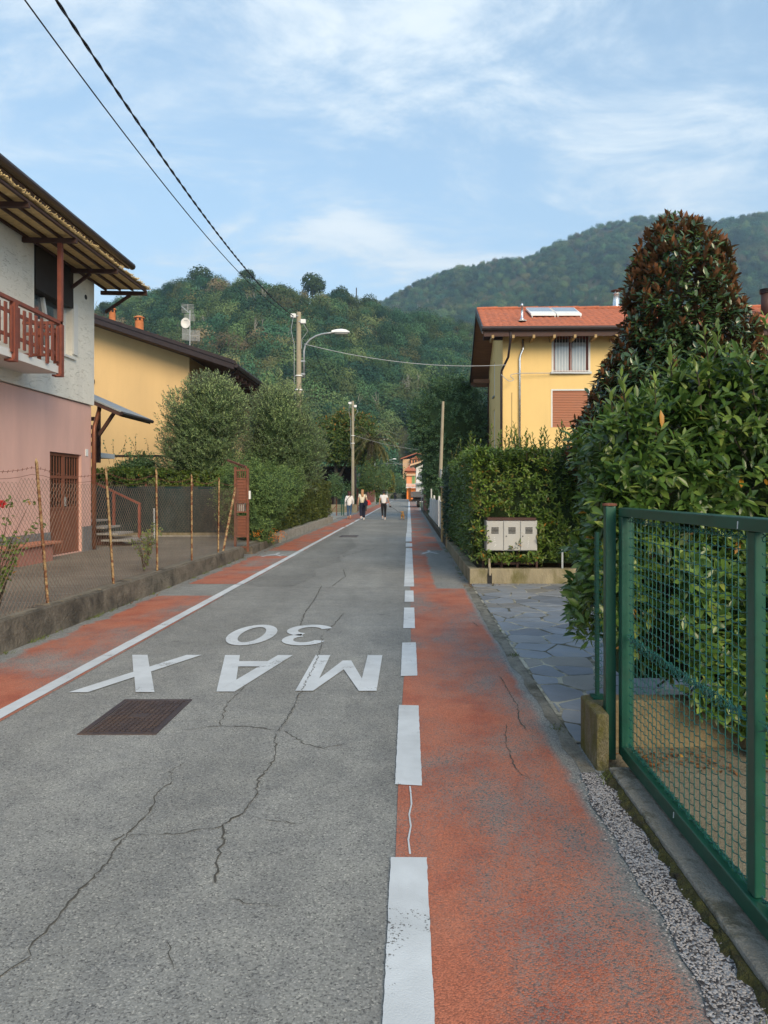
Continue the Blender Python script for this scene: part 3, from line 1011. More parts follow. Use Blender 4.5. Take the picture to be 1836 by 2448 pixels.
def forest_mat(name, haze_tone=1.0):
    m = bpy.data.materials.new(name)
    m.use_nodes = True
    t = m.node_tree
    b = t.nodes['Principled BSDF']
    oi = nd(t, 'ShaderNodeObjectInfo')
    at = nd(t, 'ShaderNodeAttribute', attribute_name='tint')
    big = nd(t, 'ShaderNodeTexNoise', {'Vector': oi.outputs['Location'], 'Scale': 0.012, 'Detail': 3})
    f = mth(t, 'ADD', mth(t, 'MULTIPLY', oi.outputs['Random'], 0.95), mth(t, 'MULTIPLY', mth(t, 'SUBTRACT', big.outputs[0], 0.5), 1.3))
    c = ramp(t, f, [(0.0, (0.032, 0.088, 0.055)), (0.3, (0.050, 0.118, 0.056)), (0.55, (0.082, 0.148, 0.055)), (0.78, (0.120, 0.158, 0.060)), (0.95, (0.150, 0.150, 0.064)), (1.0, (0.18, 0.145, 0.080))])
    c = mixc(t, 1.0, c, ramp(t, at.outputs['Fac'], [(0.0, 0.65), (1.0, 1.45)]), 'MULTIPLY')
    t.links.new(c, b.inputs['Base Color'])
    r2 = mth(t, 'FRACT', mth(t, 'MULTIPLY', oi.outputs['Random'], 7.31))
    c = mixc(t, 1.0, c, ramp(t, r2, [(0.0, 0.55), (0.5, 0.95), (1.0, 1.6)]), 'MULTIPLY')
    t.links.new(c, b.inputs['Base Color'])
    b.inputs['Roughness'].default_value = 0.75
    b.inputs['Specular IOR Level'].default_value = 0.15
    tr = nd(t, 'ShaderNodeBsdfTranslucent', {'Color': c})
    mx = nd(t, 'ShaderNodeMixShader', {0: 0.2, 1: b.outputs[0], 2: tr.outputs[0]})
    t.links.new(mx.outputs[0], t.nodes['Material Output'].inputs['Surface'])
    return m


M['forest'] = forest_mat('forest_leaves')
M['bark_pale'] = mat('pale_bark', (0.30, 0.28, 0.24), 0.9, 0.2, 3)
M['bark'] = mat('bark', (0.10, 0.08, 0.06), 0.95, 0.3, 6, 0.6, 18)
PROTO = bpy.data.collections.new('crown_kinds')


def crown_mesh(name, seed, n, spread, hgt, card, m):
    """one wood crown about 1 unit tall: leaf clumps over several lobes"""
    global RNG
    keep = RNG
    RNG = np.random.default_rng(seed)
    ps, ns = [], []
    lob = 5
    for i in range(lob):
        a = i * 2.4 + seed
        r = 0.0 if i == 0 else RNG.uniform(.16, .30) * spread
        c = (math.cos(a) * r, math.sin(a) * r, 0.62 * hgt if i == 0 else RNG.uniform(.35, .70) * hgt)
        rad = (RNG.uniform(.27, .36) * spread, RNG.uniform(.27, .36) * spread, RNG.uniform(.24, .33) * hgt)
        if i == 0:
            rad = (.40 * spread, .40 * spread, .38 * hgt)
        p, q = ellip(n // lob, c, rad, 0.3, 2.2, seed + i, -0.6, (.75, 1.05))
        ps.append(p)
        ns.append(q)
    p, q = np.concatenate(ps), np.concatenate(ns)
    D = unit(np.cross(q, RNG.normal(0, 1, q.shape)) + q * .1)
    tint = np.clip(RNG.normal(.5, .11, len(p)), 0, 1)
    me = leaf_mesh(name, SMALL, p, D, q + RNG.normal(0, .22, q.shape), RNG.uniform(.7, 1.3, len(p)) * card, RNG.uniform(.7, 1.2, len(p)) * card * .9, tint, m)
    RNG = keep
    return me


def proto(me, i):
    o = bpy.data.objects.new('crown_%02d' % i, me)
    PROTO.objects.link(o)
    return o


for i in range(6):
    proto(crown_mesh('wood_crown', 20 + i, 1500, (1.1, 1.0, 1.2, .8, 1.05, .9)[i], 1.0, .052, M['forest']), i)
g = MB()
for k in range(3):
    x, y = random.uniform(-.2, .2), random.uniform(-.2, .2)
    top = (x + random.uniform(-.12, .12), y, random.uniform(.8, 1.0))
    g.tube([(x, y, 0), ((x + top[0]) / 2 + .02, y, .5), top], [.012, .009, .003], 4)
    for b_ in range(4):
        z = random.uniform(.4, .9)
        g.tube([(x, y, z), (x + random.uniform(-.15, .15), y + random.uniform(-.1, .1), z + .16)], [.006, .002], 3)
me = bpy.data.meshes.new('bare_trunks')
me.from_pydata(g.v, [], g.f)
me.materials.append(M['bark_pale'])
proto(me, 6)


def forest(name, pts, scl, idx, label):
    me = bpy.data.meshes.new(name)
    me.vertices.add(len(pts))
    me.vertices.foreach_set('co', np.array(pts, np.float32).ravel())
    a = me.attributes.new('scl', 'FLOAT_VECTOR', 'POINT')
    a.data.foreach_set('vector', np.array(scl, np.float32).ravel())
    a = me.attributes.new('rot', 'FLOAT_VECTOR', 'POINT')
    rot = np.zeros((len(pts), 3), np.float32)
    rot[:, 2] = RNG.uniform(0, 6.28, len(pts))
    a.data.foreach_set('vector', rot.ravel())
    a = me.attributes.new('idx', 'INT', 'POINT')
    a.data.foreach_set('value', np.array(idx, np.int32))
    o = link(name, me, None, kind='stuff')
    ng = bpy.data.node_groups.new(name, 'GeometryNodeTree')
    ng.interface.new_socket('Geometry', in_out='INPUT', socket_type='NodeSocketGeometry')
    ng.interface.new_socket('Geometry', in_out='OUTPUT', socket_type='NodeSocketGeometry')
    gi = ng.nodes.new('NodeGroupInput')
    go = ng.nodes.new('NodeGroupOutput')
    ci = ng.nodes.new('GeometryNodeCollectionInfo')
    ci.inputs['Collection'].default_value = PROTO
    ci.inputs['Separate Children'].default_value = True
    ci.inputs['Reset Children'].default_value = True

    def na(nm, ty):
        q = ng.nodes.new('GeometryNodeInputNamedAttribute')
        q.data_type = ty
        q.inputs['Name'].default_value = nm
        return next(s for s in q.outputs if s.enabled and s.name == 'Attribute')
    ip = ng.nodes.new('GeometryNodeInstanceOnPoints')
    ng.links.new(gi.outputs[0], ip.inputs['Points'])
    ng.links.new(ci.outputs[0], ip.inputs['Instance'])
    ip.inputs['Pick Instance'].default_value = True
    ng.links.new(na('idx', 'INT'), ip.inputs['Instance Index'])
    ng.links.new(na('rot', 'FLOAT_VECTOR'), ip.inputs['Rotation'])
    ng.links.new(na('scl', 'FLOAT_VECTOR'), ip.inputs['Scale'])
    ng.links.new(ip.outputs[0], go.inputs[0])
    md = o.modifiers.new('crowns', 'NODES')
    md.node_group = ng
    tag(o, label, 'wood', kind='stuff')
    return o


def scatter(pos, u0, u1, f0, f1, n, size, bare):
    pts, scl, idx = [], [], []
    for i in range(n):
        u = random.uniform(u0, u1)
        f = f0 + (f1 - f0) * random.random()
        p = pos(u, f)
        s = size * random.uniform(.5, 1.3) * (0.72 if f > .93 else 1)
        if 925 < HX + F * p[0] / p[1] < 1012 and p[1] < 245:
            continue
        b = random.random() < bare
        if b:
            s *= 1.15
        pts.append((p[0], p[1], p[2] - s * .22))
        w = s * random.uniform(.72, 1.02)
        scl.append((w, w, s))
        idx.append(6 if b else random.randrange(6))
    return pts, scl, idx


a = scatter(hl, -350, 1860, 0.0, 1.06, 4200, 11.0, 0.05)
forest('woodland', *a, 'dense mixed wood in early autumn colours covering the nearer wooded hill')
a = scatter(hr, 760, 2250, 0.05, 1.03, 8600, 16.0, 0.03)
forest('woodland', *a, 'blue green distant wood covering the higher hill behind the yellow house')
# ------------------------------------------------------------------ house materials
M['pink'] = mat('pink_render', (0.70, 0.43, 0.365), 0.9, 0.06, 1.2, 0.15, 40, dirt=(0.60, 0.36, 0.305), dirt_amt=0.5, dirt_scale=0.8, stretch=(1, 1, .4), grain=0.08, streaks=0.09)
M['white_rough'] = mat('rough_white_render', (0.72, 0.695, 0.62), 0.92, 0.06, 1.5, 0.0, streaks=0.14)
m = M['white_rough']
t = m.node_tree
tc = nd(t, 'ShaderNodeTexCoord').outputs['Object']
mp = nd(t, 'ShaderNodeMapping', {0: tc, 'Rotation': (R(35), 0, 0), 'Scale': (1, 1.0, 2.8)})
sn = nd(t, 'ShaderNodeTexNoise', {'Vector': mp.outputs[0], 'Scale': 4.0, 'Detail': 4, 'Roughness': 0.6, 'Distortion': 2.2})
sc_ = ramp(t, sn.outputs[0], [(0.30, 0.0), (0.42, 1.0), (0.75, 0.8)])
bp = nd(t, 'ShaderNodeBump', {'Height': sc_, 'Strength': 0.75, 'Distance': 0.016})
t.links.new(bp.outputs[0], t.nodes['Principled BSDF'].inputs['Normal'])
M['yellow'] = mat('yellow_render', (0.66, 0.46, 0.225), 0.9, 0.05, 0.7, 0.1, 60, dirt=(0.58, 0.41, 0.21), dirt_amt=0.5, dirt_scale=0.5, stretch=(1, 1, .35), grain=0.05, streaks=0.055)
M['yellow2'] = mat('warm_yellow_render', (0.76, 0.54, 0.225), 0.9, 0.04, 0.7, 0.1, 60, grain=0.05, streaks=0.055)
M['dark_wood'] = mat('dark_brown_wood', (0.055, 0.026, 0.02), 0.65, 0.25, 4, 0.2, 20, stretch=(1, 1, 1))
M['red_wood'] = mat('red_brown_stain', (0.20, 0.058, 0.038), 0.6, 0.22, 6, 0.2, 20, dirt=(0.12, 0.045, 0.035), dirt_amt=0.5, dirt_scale=8)
M['soffit'] = mat('soffit_boards', (0.20, 0.10, 0.055), 0.7, 0.2, 1.5, 0.2, 10, stretch=(1, 8, 8))
M['brown_metal'] = mat('brown_sheet_metal', (0.035, 0.025, 0.026), 0.45, 0.15, 3, metal=0.3)
M['copper'] = mat('brown_copper_pipe', (0.22, 0.085, 0.045), 0.42, 0.2, 3, metal=0.5, dirt=(0.12, 0.06, 0.05), dirt_amt=0.5, dirt_scale=4)
M['steel'] = mat('steel', (0.66, 0.67, 0.68), 0.28, 0.05, 3, metal=0.95)
M['aerial'] = mat('weathered_aluminium', (0.30, 0.31, 0.31), 0.6, 0.1, 4, metal=0.2)
M['galv'] = mat('galvanised_steel', (0.33, 0.36, 0.38), 0.5, 0.12, 6, metal=0.6)
M['white_metal'] = mat('white_enamel', (0.72, 0.73, 0.72), 0.5, 0.05, 3)
M['white_frame'] = mat('white_frame', (0.62, 0.62, 0.60), 0.6, 0.06, 3)
M['reed'] = mat('reed_straw', (0.60, 0.45, 0.22), 0.9, 0.4, 9, stretch=(1, 30, 1))
M['door_brown'] = mat('door_brown_paint', (0.20, 0.072, 0.042), 0.55, 0.18, 3, 0.1, 30, dirt=(0.12, 0.05, 0.035), dirt_amt=0.6, dirt_scale=3)
M['dark_glass'] = mat('dark_glass', (0.02, 0.018, 0.017), 0.12, 0.2, 2, spec=0.6)
M['sky_glass'] = mat('window_glass', (0.06, 0.075, 0.085), 0.05, 0.1, 1, spec=1.0, coat=1.0)
M['dark_panel'] = mat('dark_shutter', (0.012, 0.009, 0.009), 0.6, 0.3, 2)
M['tile'] = mat('roof_tiles', (0.42, 0.135, 0.07), 0.85, 0.25, 5, 0.2, 30, dirt=(0.25, 0.10, 0.07), dirt_amt=0.7, dirt_scale=2.0)
M['terracotta'] = mat('terracotta', (0.46, 0.16, 0.06), 0.85, 0.15, 5, dirt=(0.3, 0.1, 0.05), dirt_amt=0.6, dirt_scale=4)
M['plinth'] = mat('grey_stone_plinth', (0.17, 0.175, 0.18), 0.85, 0.35, 22, 0.4, 40)
M['bench'] = mat('bench_tile', (0.42, 0.17, 0.10), 0.8, 0.15, 4, dirt=(0.3, 0.14, 0.1), dirt_amt=0.5, dirt_scale=3)
M['bench_side'] = mat('bench_render', (0.37, 0.16, 0.125), 0.9, 0.15, 3, dirt=(0.22, 0.11, 0.09), dirt_amt=0.7, dirt_scale=2)
M['stair'] = mat('grey_granite', (0.28, 0.275, 0.26), 0.8, 0.25, 20, 0.3, 40)
M['curtain'] = mat('sheer_curtain', (0.62, 0.63, 0.62), 0.85, 0.05, 2)
M['shutter'] = mat('brown_roller_slats', (0.36, 0.135, 0.07), 0.6, 0.08, 4)
M['rust_post'] = mat('rusty_yellow_angle', (0.36, 0.26, 0.13), 0.85, 0.3, 8, 0.3, 40, dirt=(0.15, 0.055, 0.028), dirt_amt=1.0, dirt_scale=11, edge=(.44, .56))
M['rust'] = mat('rusty_iron', (0.17, 0.068, 0.043), 0.85, 0.3, 8, 0.3, 40, dirt=(0.12, 0.05, 0.035), dirt_amt=0.7, dirt_scale=6)
M['rust_wire'] = mat('rusty_wire', (0.20, 0.14, 0.105), 0.8, 0.35, 5, metal=0.3)
M['yellow_pillar'] = mat('yellow_pillar', (0.62, 0.42, 0.18), 0.9, 0.12, 3, dirt=(0.35, 0.24, 0.12), dirt_amt=0.6, dirt_scale=2)
M['net'] = mat('dark_green_shade_net', (0.012, 0.030, 0.030), 0.9, 0.25, 1.5, 0.3, 60, dirt=(0.03, 0.06, 0.065), dirt_amt=0.8, dirt_scale=1.0)
M['gate_green'] = mat('green_gate_paint', (0.007, 0.070, 0.043), 0.38, 0.15, 5, spec=0.5, dirt=(0.012, 0.04, 0.03), dirt_amt=0.4, dirt_scale=6)
M['wire_green'] = mat('green_coated_wire', (0.010, 0.095, 0.080), 0.4, 0.2, 5, spec=0.5)
M['pole'] = mat('concrete_pole', (0.33, 0.29, 0.21), 0.9, 0.12, 4, 0.2, 30, dirt=(0.24, 0.2, 0.14), dirt_amt=0.6, dirt_scale=2)
M['cable'] = mat('black_cable', (0.018, 0.018, 0.022), 0.6, 0.2, 3)
M['cable_grey'] = mat('grey_cable', (0.35, 0.37, 0.4), 0.6, 0.1, 3)
M['cream'] = mat('cream_enamel', (0.37, 0.375, 0.365), 0.5, 0.08, 2.5, dirt=(0.40, 0.385, 0.33), dirt_amt=0.5, dirt_scale=3)
M['pale_wood'] = mat('pale_rafter_wood', (0.36, 0.25, 0.12), 0.8, 0.15, 4)
M['black'] = mat('black_plastic', (0.012, 0.012, 0.012), 0.5, 0.1, 3)
M['solar'] = mat('solar_glass', (0.06, 0.08, 0.10), 0.07, 0.05, 1, spec=1.0, coat=1.0)

# ------------------------------------------------------------------ pink and white house on the left
XW, YC, ZY = -7.45, 16.64, 0.235
ph = thing('house', 'house with pink ground floor, rough white upper floor and a reed shaded balcony', 'house', (XW, YC, ZY))
g = MB()
DY0, DY1 = 14.73, 16.15
g.facade((XW, 2, ZY), (0, 1, 0), (1, 0, 0), YC - 2, 3.60 - ZY, [(DY0 - 2, DY1 - 2, 0.02, 2.2)], 0.16)
g.quad((XW, YC, ZY), (-16, YC, ZY), (-16, YC, 3.6), (XW, YC, 3.6))
g.quad((XW, 2, ZY), (-16, 2, ZY), (-16, 2, 3.6), (XW, 2, 3.6))
g.build('lower_wall', M['pink'], ph)
g = MB()
WX = XW + 0.05
WY0, WY1, WZ0, WZ1 = 14.02, 15.60, 4.55, 6.52
g.facade((WX, 2, 3.62), (0, 1, 0), (1, 0, 0), YC + .05 - 2, 6.95 - 3.62, [(WY0 - 2, WY1 - 2, WZ0 - 3.62, WZ1 - 3.62)], 0.22)
g.quad((WX, YC + .05, 3.62), (-16, YC + .05, 3.62), (-16, YC + .05, 6.95), (WX, YC + .05, 6.95))
g.quad((WX, 2, 3.62), (-16, 2, 3.62), (-16, YC + .05, 3.62), (WX, YC + .05, 3.62))
g.quad((WX, 2, 3.62), (-16, 2, 3.62), (-16, 2, 6.95), (WX, 2, 6.95))
g.build('upper_wall', M['white_rough'], ph)
g = MB()
g.box(XW, XW + .03, 2, DY0 - .02, ZY, 0.76)
g.box(XW, XW + .03, DY1 + .02, YC + .0, ZY, 0.80)
g.build('stone_plinth', M['plinth'], ph)
# window: dark shutter box above, glass with white bars below
wn = MB()
wn.box(WX - .20, WX - .14, WY0, WY0 + .07, WZ0, 5.62)
wn.box(WX - .20, WX - .14, WY1 - .07, WY1, WZ0, 5.62)
wn.box(WX - .20, WX - .14, WY0 + .07, WY1 - .07, WZ0, WZ0 + .07)
wn.bar((WX - .16, WY0 + .95, WZ0 + .07), (WX - .16, WY0 + .62, 5.6), .06, .08)
wn.bar((WX - .16, WY0 + .07, 5.05), (WX - .16, WY0 + .9, 5.12), .05, .06)
wn = wn.build('window', M['white_frame'], ph)
MB().quad((WX - .19, WY0, WZ0), (WX - .19, WY1, WZ0), (WX - .19, WY1, 5.7), (WX - .19, WY0, 5.7)).build('pane', M['sky_glass'], wn)
MB().box(WX - .21, WX + .03, WY0 + .003, WY1 - .003, 5.62, WZ1 - .003).build('shutter', M['dark_panel'], wn)
MB().box(WX - .05, WX + .05, WY0 - .1, WY1 + .1, WZ0 - .05, WZ0 - .002).build('sill', M['white_frame'], wn)
MB().box(WX + .002, WX + .035, WY1 + .01, WY1 + .2, 4.62, 5.75).build('side_board', M['white_frame'], wn)
v_ = P(199, 725, 0)
g = MB().lathe([(.0, 0), (.055, 0), (.055, .012), (.035, .013), (.0, .013)], n=14)
g.v = [(WX + z, 16.25 + x, 6.05 + y) for x, y, z in g.v]
g.build('round_vent', M['black'], ph)
# roof, gutter, fascia
g = MB()
g.prism([(-6.78, 1.5, 6.98), (-12, 1.5, 8.85), (-12, 1.5, 9.05), (-6.78, 1.5, 7.16)], None, (0, 15.7, 0))
rf = g.build('roof', M['dark_wood'], ph)
g = MB()
g.tube([(-6.72, 1.5, 7.06), (-6.72, 17.24, 7.06)], .085, 10)
g.build('gutter', M['brown_metal'], rf)
# door: two leaves, sheet below, bars and dark glass above
for k, (a, b) in enumerate(((DY0 + .01, (DY0 + DY1) / 2 - .004), ((DY0 + DY1) / 2 + .004, DY1 - .01))):
    x = XW - .10
    g = MB()
    z0, z1, zm = ZY + .03, ZY + 2.19, ZY + .98
    g.box(x, x + .04, a, a + .05, z0, z1)
    g.box(x, x + .04, b - .05, b, z0, z1)
    for q in (z0, zm, z0 + 1.62, z1 - .06):
        g.box(x + .001, x + .039, a + .05, b - .05, q, q + .055)
    d = g.build('door', M['door_brown'], ph)
    MB().box(x + .005, x + .03, a + .05, b - .05, z0 + .055, zm).build('panel', M['door_brown'], d)
    MB().box(x + .004, x + .012, a + .05, b - .05, zm + .055, z1 - .06).build('pane', M['dark_glass'], d)
    for i in range(4):
        y = a + .05 + (b - a - .1) * (i + 1) / 5
        MB().box(x + .02, x + .034, y - .007, y + .007, zm + .055, z1 - .06).build('bar', M['door_brown'], d)
    if k == 1:
        MB().box(x + .04, x + .075, a + .02, a + .05, ZY + 1.05, ZY + 1.25).build('handle', M['galv'], d)
g = MB()
yd = YC + .02
xd = XW + .06
g.tube([(xd - .02, yd + .35, 3.72), (xd - .02, yd + .32, 3.55), (xd, yd + .1, 3.25), (xd, yd + .02, 3.12), (xd, yd, 3.0), (xd, yd, .25)], .05, 10)
g.build('downpipe', M['copper'], ph, smooth=True)
MB().box(XW, XW + .015, 16.34, 16.46, 2.42, 2.58).build('number_plate', M['white_metal'], ph)
# reed shade over the balcony
rs = MB().bar((-6.385, 5, 6.455), (-6.385, 17.25, 6.455), .05, .04).build('shade_frame', M['dark_wood'], ph)
for y in (11.9, 13.6, 15.5, 17.22):
    MB().bar((XW - .02, y, 6.42), (-6.36, y, 6.40), .07, .09).build('beam', M['dark_wood'], rs)
MB().bar((XW + .10, 17.2, 5.95), (-6.75, 17.2, 6.36), .06, .06).build('brace', M['dark_wood'], rs)
MB().bar((XW + .08, 15.5, 6.05), (-6.95, 15.5, 6.36), .06, .06).build('brace', M['dark_wood'], rs)
for x in (-7.36, -7.02, -6.72, -6.42):
    MB().bar((x, 5, 6.50), (x, 17.25, 6.50), .045, .05).build('rafter', M['dark_wood'], rs)
g = MB()
y = 5.0
while y < 17.34:
    x1 = -6.33 + random.uniform(-.04, .045)
    r = random.uniform(.006, .0095)
    z = 6.54 + random.uniform(-.004, .006)
    for vs_ in (((-7.44, y - r, z), (-7.44, y, z + r), (-7.44, y + r, z), (-7.44, y, z - r), (x1, y - r, z - .015), (x1, y, z + r - .015), (x1, y + r, z - .015), (x1, y, z - r - .015)),):
        g.add(vs_, [(0, 1, 5, 4), (1, 2, 6, 5), (2, 3, 7, 6), (3, 0, 4, 7), (4, 5, 6, 7)])
    y += .0165
g.build('reed_mat', M['reed'], rs, kind='stuff')
g = MB()
for i in range(200):       # frayed reed ends along the outer edge
    y = random.uniform(8, 17.3)
    x = -6.33 + random.uniform(-.02, .02)
    g.bar((x, y, 6.53), (x + random.uniform(0, .05), y + random.uniform(-.03, .03), 6.545 + random.uniform(-.02, .03)), .012, .010)
g.build('reed_ends', M['reed'], rs, kind='stuff')
# balcony
bal = MB()
bal.box(WX, -6.70, 4.5, 13.60, 3.86, 4.00)
bal = bal.build('balcony', M['white_frame'], ph)
g = MB()
g.box(-6.73, -6.66, 4.5, 13.66, 4.80, 4.86)
g.box(WX, -6.66, 13.58, 13.65, 4.801, 4.859)
g.build('handrail', M['red_wood'], bal)
for z in (4.22, 4.62):
    MB().box(-6.715, -6.685, 4.5, 13.6, z - .03, z + .03).build('rail', M['red_wood'], bal)
    MB().box(WX, -6.72, 13.60, 13.63, z - .03, z + .03).build('rail', M['red_wood'], bal)
for y in (12.02, 13.62):
    MB().box(-6.74, -6.64, y - .05, y + .05, 3.84, 4.80).build('post', M['red_wood'], bal)
    MB().box(-6.80, -6.64, y - .10, y + .05, 3.80, 3.835).build('post_foot', M['red_wood'], bal)
MB().box(-6.73, -6.65, 13.585, 13.665, 4.86, 6.40).build('tall_post', M['red_wood'], bal)
y = 10.2
k = 0
while y < 13.6:
    if abs(y - 12.02) > .08:
        lo = 4.06 + (0.0 if k % 3 else -.10)
        MB().box(-6.684, -6.662, y - .038, y + .038, lo + random.uniform(-.015, .015), 4.74 + random.uniform(-.02, .02)).build('picket', M['red_wood'], bal)
    y += .193
    k += 1
for i in range(4):
    x = -7.26 + i * .155
    MB().box(x - .035, x + .035, 13.632, 13.654, 4.06, 4.74).build('picket', M['red_wood'], bal)
# porch roof and its brace, beyond the corner
pr = MB()
pr.prism([(-8.4, 16.75, 4.16), (-6.78, 16.75, 3.46), (-6.78, 16.75, 3.50), (-8.4, 16.75, 4.21)], None, (0, 1.9, 0))
pr = pr.build('porch_roof', M['galv'], ph)
g = MB()
g.prism([(-8.4, 16.72, 4.07), (-6.80, 16.72, 3.37), (-6.80, 16.72, 3.455), (-8.4, 16.72, 4.155)], None, (0, 1.95, 0))
g.build('porch_beam', M['dark_wood'], pr)
MB().tube([(-6.76, 16.7, 3.44), (-6.76, 18.7, 3.44)], .045, 8).build('gutter', M['brown_metal'], pr)
MB().bar((-7.42, 17.0, 2.95), (-7.05, 17.0, 3.50), .07, .07).build('brace', M['dark_wood'], pr)

# bench of the pink house
bn = thing('bench', 'terracotta topped masonry bench along the foot of the pink wall', 'bench', (-7.2, 11, ZY))
MB().box(XW + .035, -6.98, 7.0, 14.30, .565, .615).build('seat', M['bench'], bn, bevel=.008)
for y0, y1, sl_ in ((7.2, 9.4, 0), (9.9, 12.6, 0), (12.75, 14.05, .12)):
    MB().prism([(XW + .04, y0 + sl_, ZY), (XW + .04, y1, ZY), (XW + .04, y1, .563), (XW + .04, y0, .563)], None, (.36, 0, 0)).build('support', M['bench_side'], bn)

# outside stair behind the corner
stt = thing('staircase', 'outside stair of grey stone treads behind the downpipe of the pink house', 'stair', (-7.6, 18.2, ZY))
for i, (x1, z) in enumerate(((-6.95, .40), (-7.28, .56), (-7.62, .72), (-7.95, .88), (-8.28, 1.04), (-8.6, 1.2))):
    MB().box(-9.5 if i == 5 else x1 - .75, x1, 17.75 - i * .002, 18.75, z - .05, z).build('tread', M['stair'], stt, bevel=.006)
MB().prism([(-9.4, 18.1, ZY), (-6.95 - .35, 18.1, ZY), (-8.6 - .35, 18.1, 1.12), (-9.4, 18.1, 1.12)], None, (0, .3, 0)).build('stringer', M['rust'], stt)
for x, z in ((-7.08, .40), (-7.75, .72), (-8.25, .98)):
    MB().box(x - .03, x + .03, 18.62, 18.68, z, z + .85).build('baluster', M['red_wood'], stt)
MB().bar((-7.05, 18.65, 1.27), (-8.7, 18.65, 2.05), .06, .05).build('handrail', M['red_wood'], stt)
# slatted balcony seen between the houses
sb = thing('balcony', 'small dark slatted timber balcony between the downpipe and the ochre wall', 'balcony', (-8.8, 20, 2.6))
MB().box(-10, -8.54, 19.6, 20.6, 2.55, 2.68).build('floor', M['white_frame'], sb)
for i in range(4):
    MB().box(-10, -8.50, 19.56, 19.59, 2.86 + i * .23, 2.97 + i * .23).build('slat', M['dark_wood'], sb)
MB().box(-8.63, -8.54, 19.595, 19.68, 2.4, 3.78).build('post', M['dark_wood'], sb)

# ------------------------------------------------------------------ ochre house behind
YH = 26.5
oh = thing('house', 'ochre yellow gabled house with dark brown verge and two terracotta chimneys', 'house', (-8.2, YH, .2))
rz = lambda x: 6.02 + (-6.3 - x) * .332
g = MB()
g.add([(-8.2, YH, 0), (-20, YH, 0), (-20, YH, 8.0), (-14, YH, rz(-14) - .05), (-8.2, YH, rz(-8.2) - .05)], [(0, 1, 2, 3, 4)])
g.quad((-8.2, YH, 0), (-8.2, YH + 10, 0), (-8.2, YH + 10, rz(-8.2)), (-8.2, YH, rz(-8.2) - .05))
g.build('wall', M['yellow'], oh)
MB().box(-16, -8.2, YH - .03, YH - .002, 2.90, 2.97).build('string_course', M['brown_metal'], oh)
g = MB()
g.prism([(-6.3, 25.5, 5.98), (-14, 25.5, rz(-14) - .04), (-21, 25.5, 6.2), (-21, 25.5, 6.4), (-14, 25.5, rz(-14) + .16), (-6.3, 25.5, 6.18)], None, (0, 11.5, 0))
rf = g.build('roof', M['dark_wood'], oh)
g = MB()
g.prism([(-6.28, 25.44, 5.99), (-14, 25.44, rz(-14) - .03), (-14, 25.44, rz(-14) + .20), (-6.28, 25.44, 6.22)], None, (0, .06, 0))
g.prism([(-6.20, 25.40, 6.16), (-14, 25.40, rz(-14) + .16), (-14, 25.40, rz(-14) + .29), (-6.20, 25.40, 6.29)], None, (0, .04, 0))
g.build('verge_board', M['brown_metal'], rf)
g = MB()
for i in range(24):        # edge tiles along the verge
    x = -6.5 - i * .32
    g.prism([(x, 25.46, rz(x) + .25), (x - .31, 25.46, rz(x - .31) + .25), (x - .31, 25.46, rz(x - .31) + .31), (x, 25.46, rz(x) + .29)], None, (0, .5, 0))
g.build('edge_tiles', M['tile'], rf, kind='stuff')
MB().tube([(-6.2, 25.45, 6.12), (-6.2, 37, 6.12)], .08, 8).build('gutter', M['brown_metal'], rf)
MB().tube([(-6.25, 25.75, 6.08), (-6.5, 25.9, 5.85), (-7.6, 26.3, 5.6), (-8.1, 26.42, 5.4)], .05, 8).build('gutter_bend', M['brown_metal'], rf)
g = MB()
for k in range(16):
    g.box(-8.2, -6.35, 26.4 + k * .65, 26.5 + k * .65, 5.8, 5.95)
g.build('rafter_ends', M['dark_wood'], rf, kind='stuff')
MB().box(-8.19, -8.05, YH - .10, YH - .005, 0, 2.2).build('downpipe', M['dark_wood'], oh)
for u, vt, vb, w in ((268.5, 735, 768, 15), (333, 755, 790, 20)):
    Yc = 28.5
    x, _, zt = P(u, vt, Yc)
    zb = P(u, vb, Yc)[2] - .6
    r = w / 2 / F * Yc
    ch = MB()
    ch.lathe([(r, zb), (r, zt - .26), (r * .94, zt - .25), (r * .94, zt - .22), (r, zt - .21), (r, zt - .1)], (x, Yc, 0), 16)
    ch = ch.build('chimney', M['terracotta'], oh)
    MB().lathe([(r * 1.25, zt - .10), (r * 1.2, zt - .06), (r * .5, zt), (0.01, zt + .01)], (x, Yc, 0), 16).build('chimney_cap', M['terracotta'], ch)
    for a in (-.5, .5, 1.6):
        q = (x + math.sin(a) * r * .92, Yc - math.cos(a) * r * .92)
        MB().box(q[0] - .035, q[0] + .035, q[1] - .03, q[1] + .02, zt - .20, zt - .11).build('flue_hole', M['black'], ch)
MB().bar((-11.9, YH - .25, 5.7), (-11.75, YH - .02, 5.7), .1, .14).build('wall_bracket', M['black'], oh)

# aerial on the ochre roof
YA = 28.0
pA = lambda u, v, dy=0: P(u, v, YA + dy)
an = thing('antenna', 'grey television aerial with grids and a small dish above the ochre roof', 'antenna', pA(454, 850))
MB().tube([pA(454, 850), pA(454, 742)], .02, 6).build('mast', M['galv'], an)
def grid_panel(u0, v0, u1, v1, horiz, n, dv=0):
    g = MB()
    for i in range(n):
        f = i / (n - 1)
        if horiz:
            v = v0 + (v1 - v0) * f
            g.bar(pA(u0, v + dv * 0), pA(u1, v + dv), .014, .014)
        else:
            u = u0 + (u1 - u0) * f
            g.bar(pA(u, v0 + dv * f), pA(u, v1 + dv * f), .018, .018)
    if horiz:
        g.bar(pA((u0 + u1) / 2, v0), pA((u0 + u1) / 2, v1), .02, .02)
    else:
        g.bar(pA(u0, (v0 + v1) / 2), pA(u1, (v0 + v1) / 2 + dv), .022, .022)
    g.build('aerial_grid', M['aerial'], an)
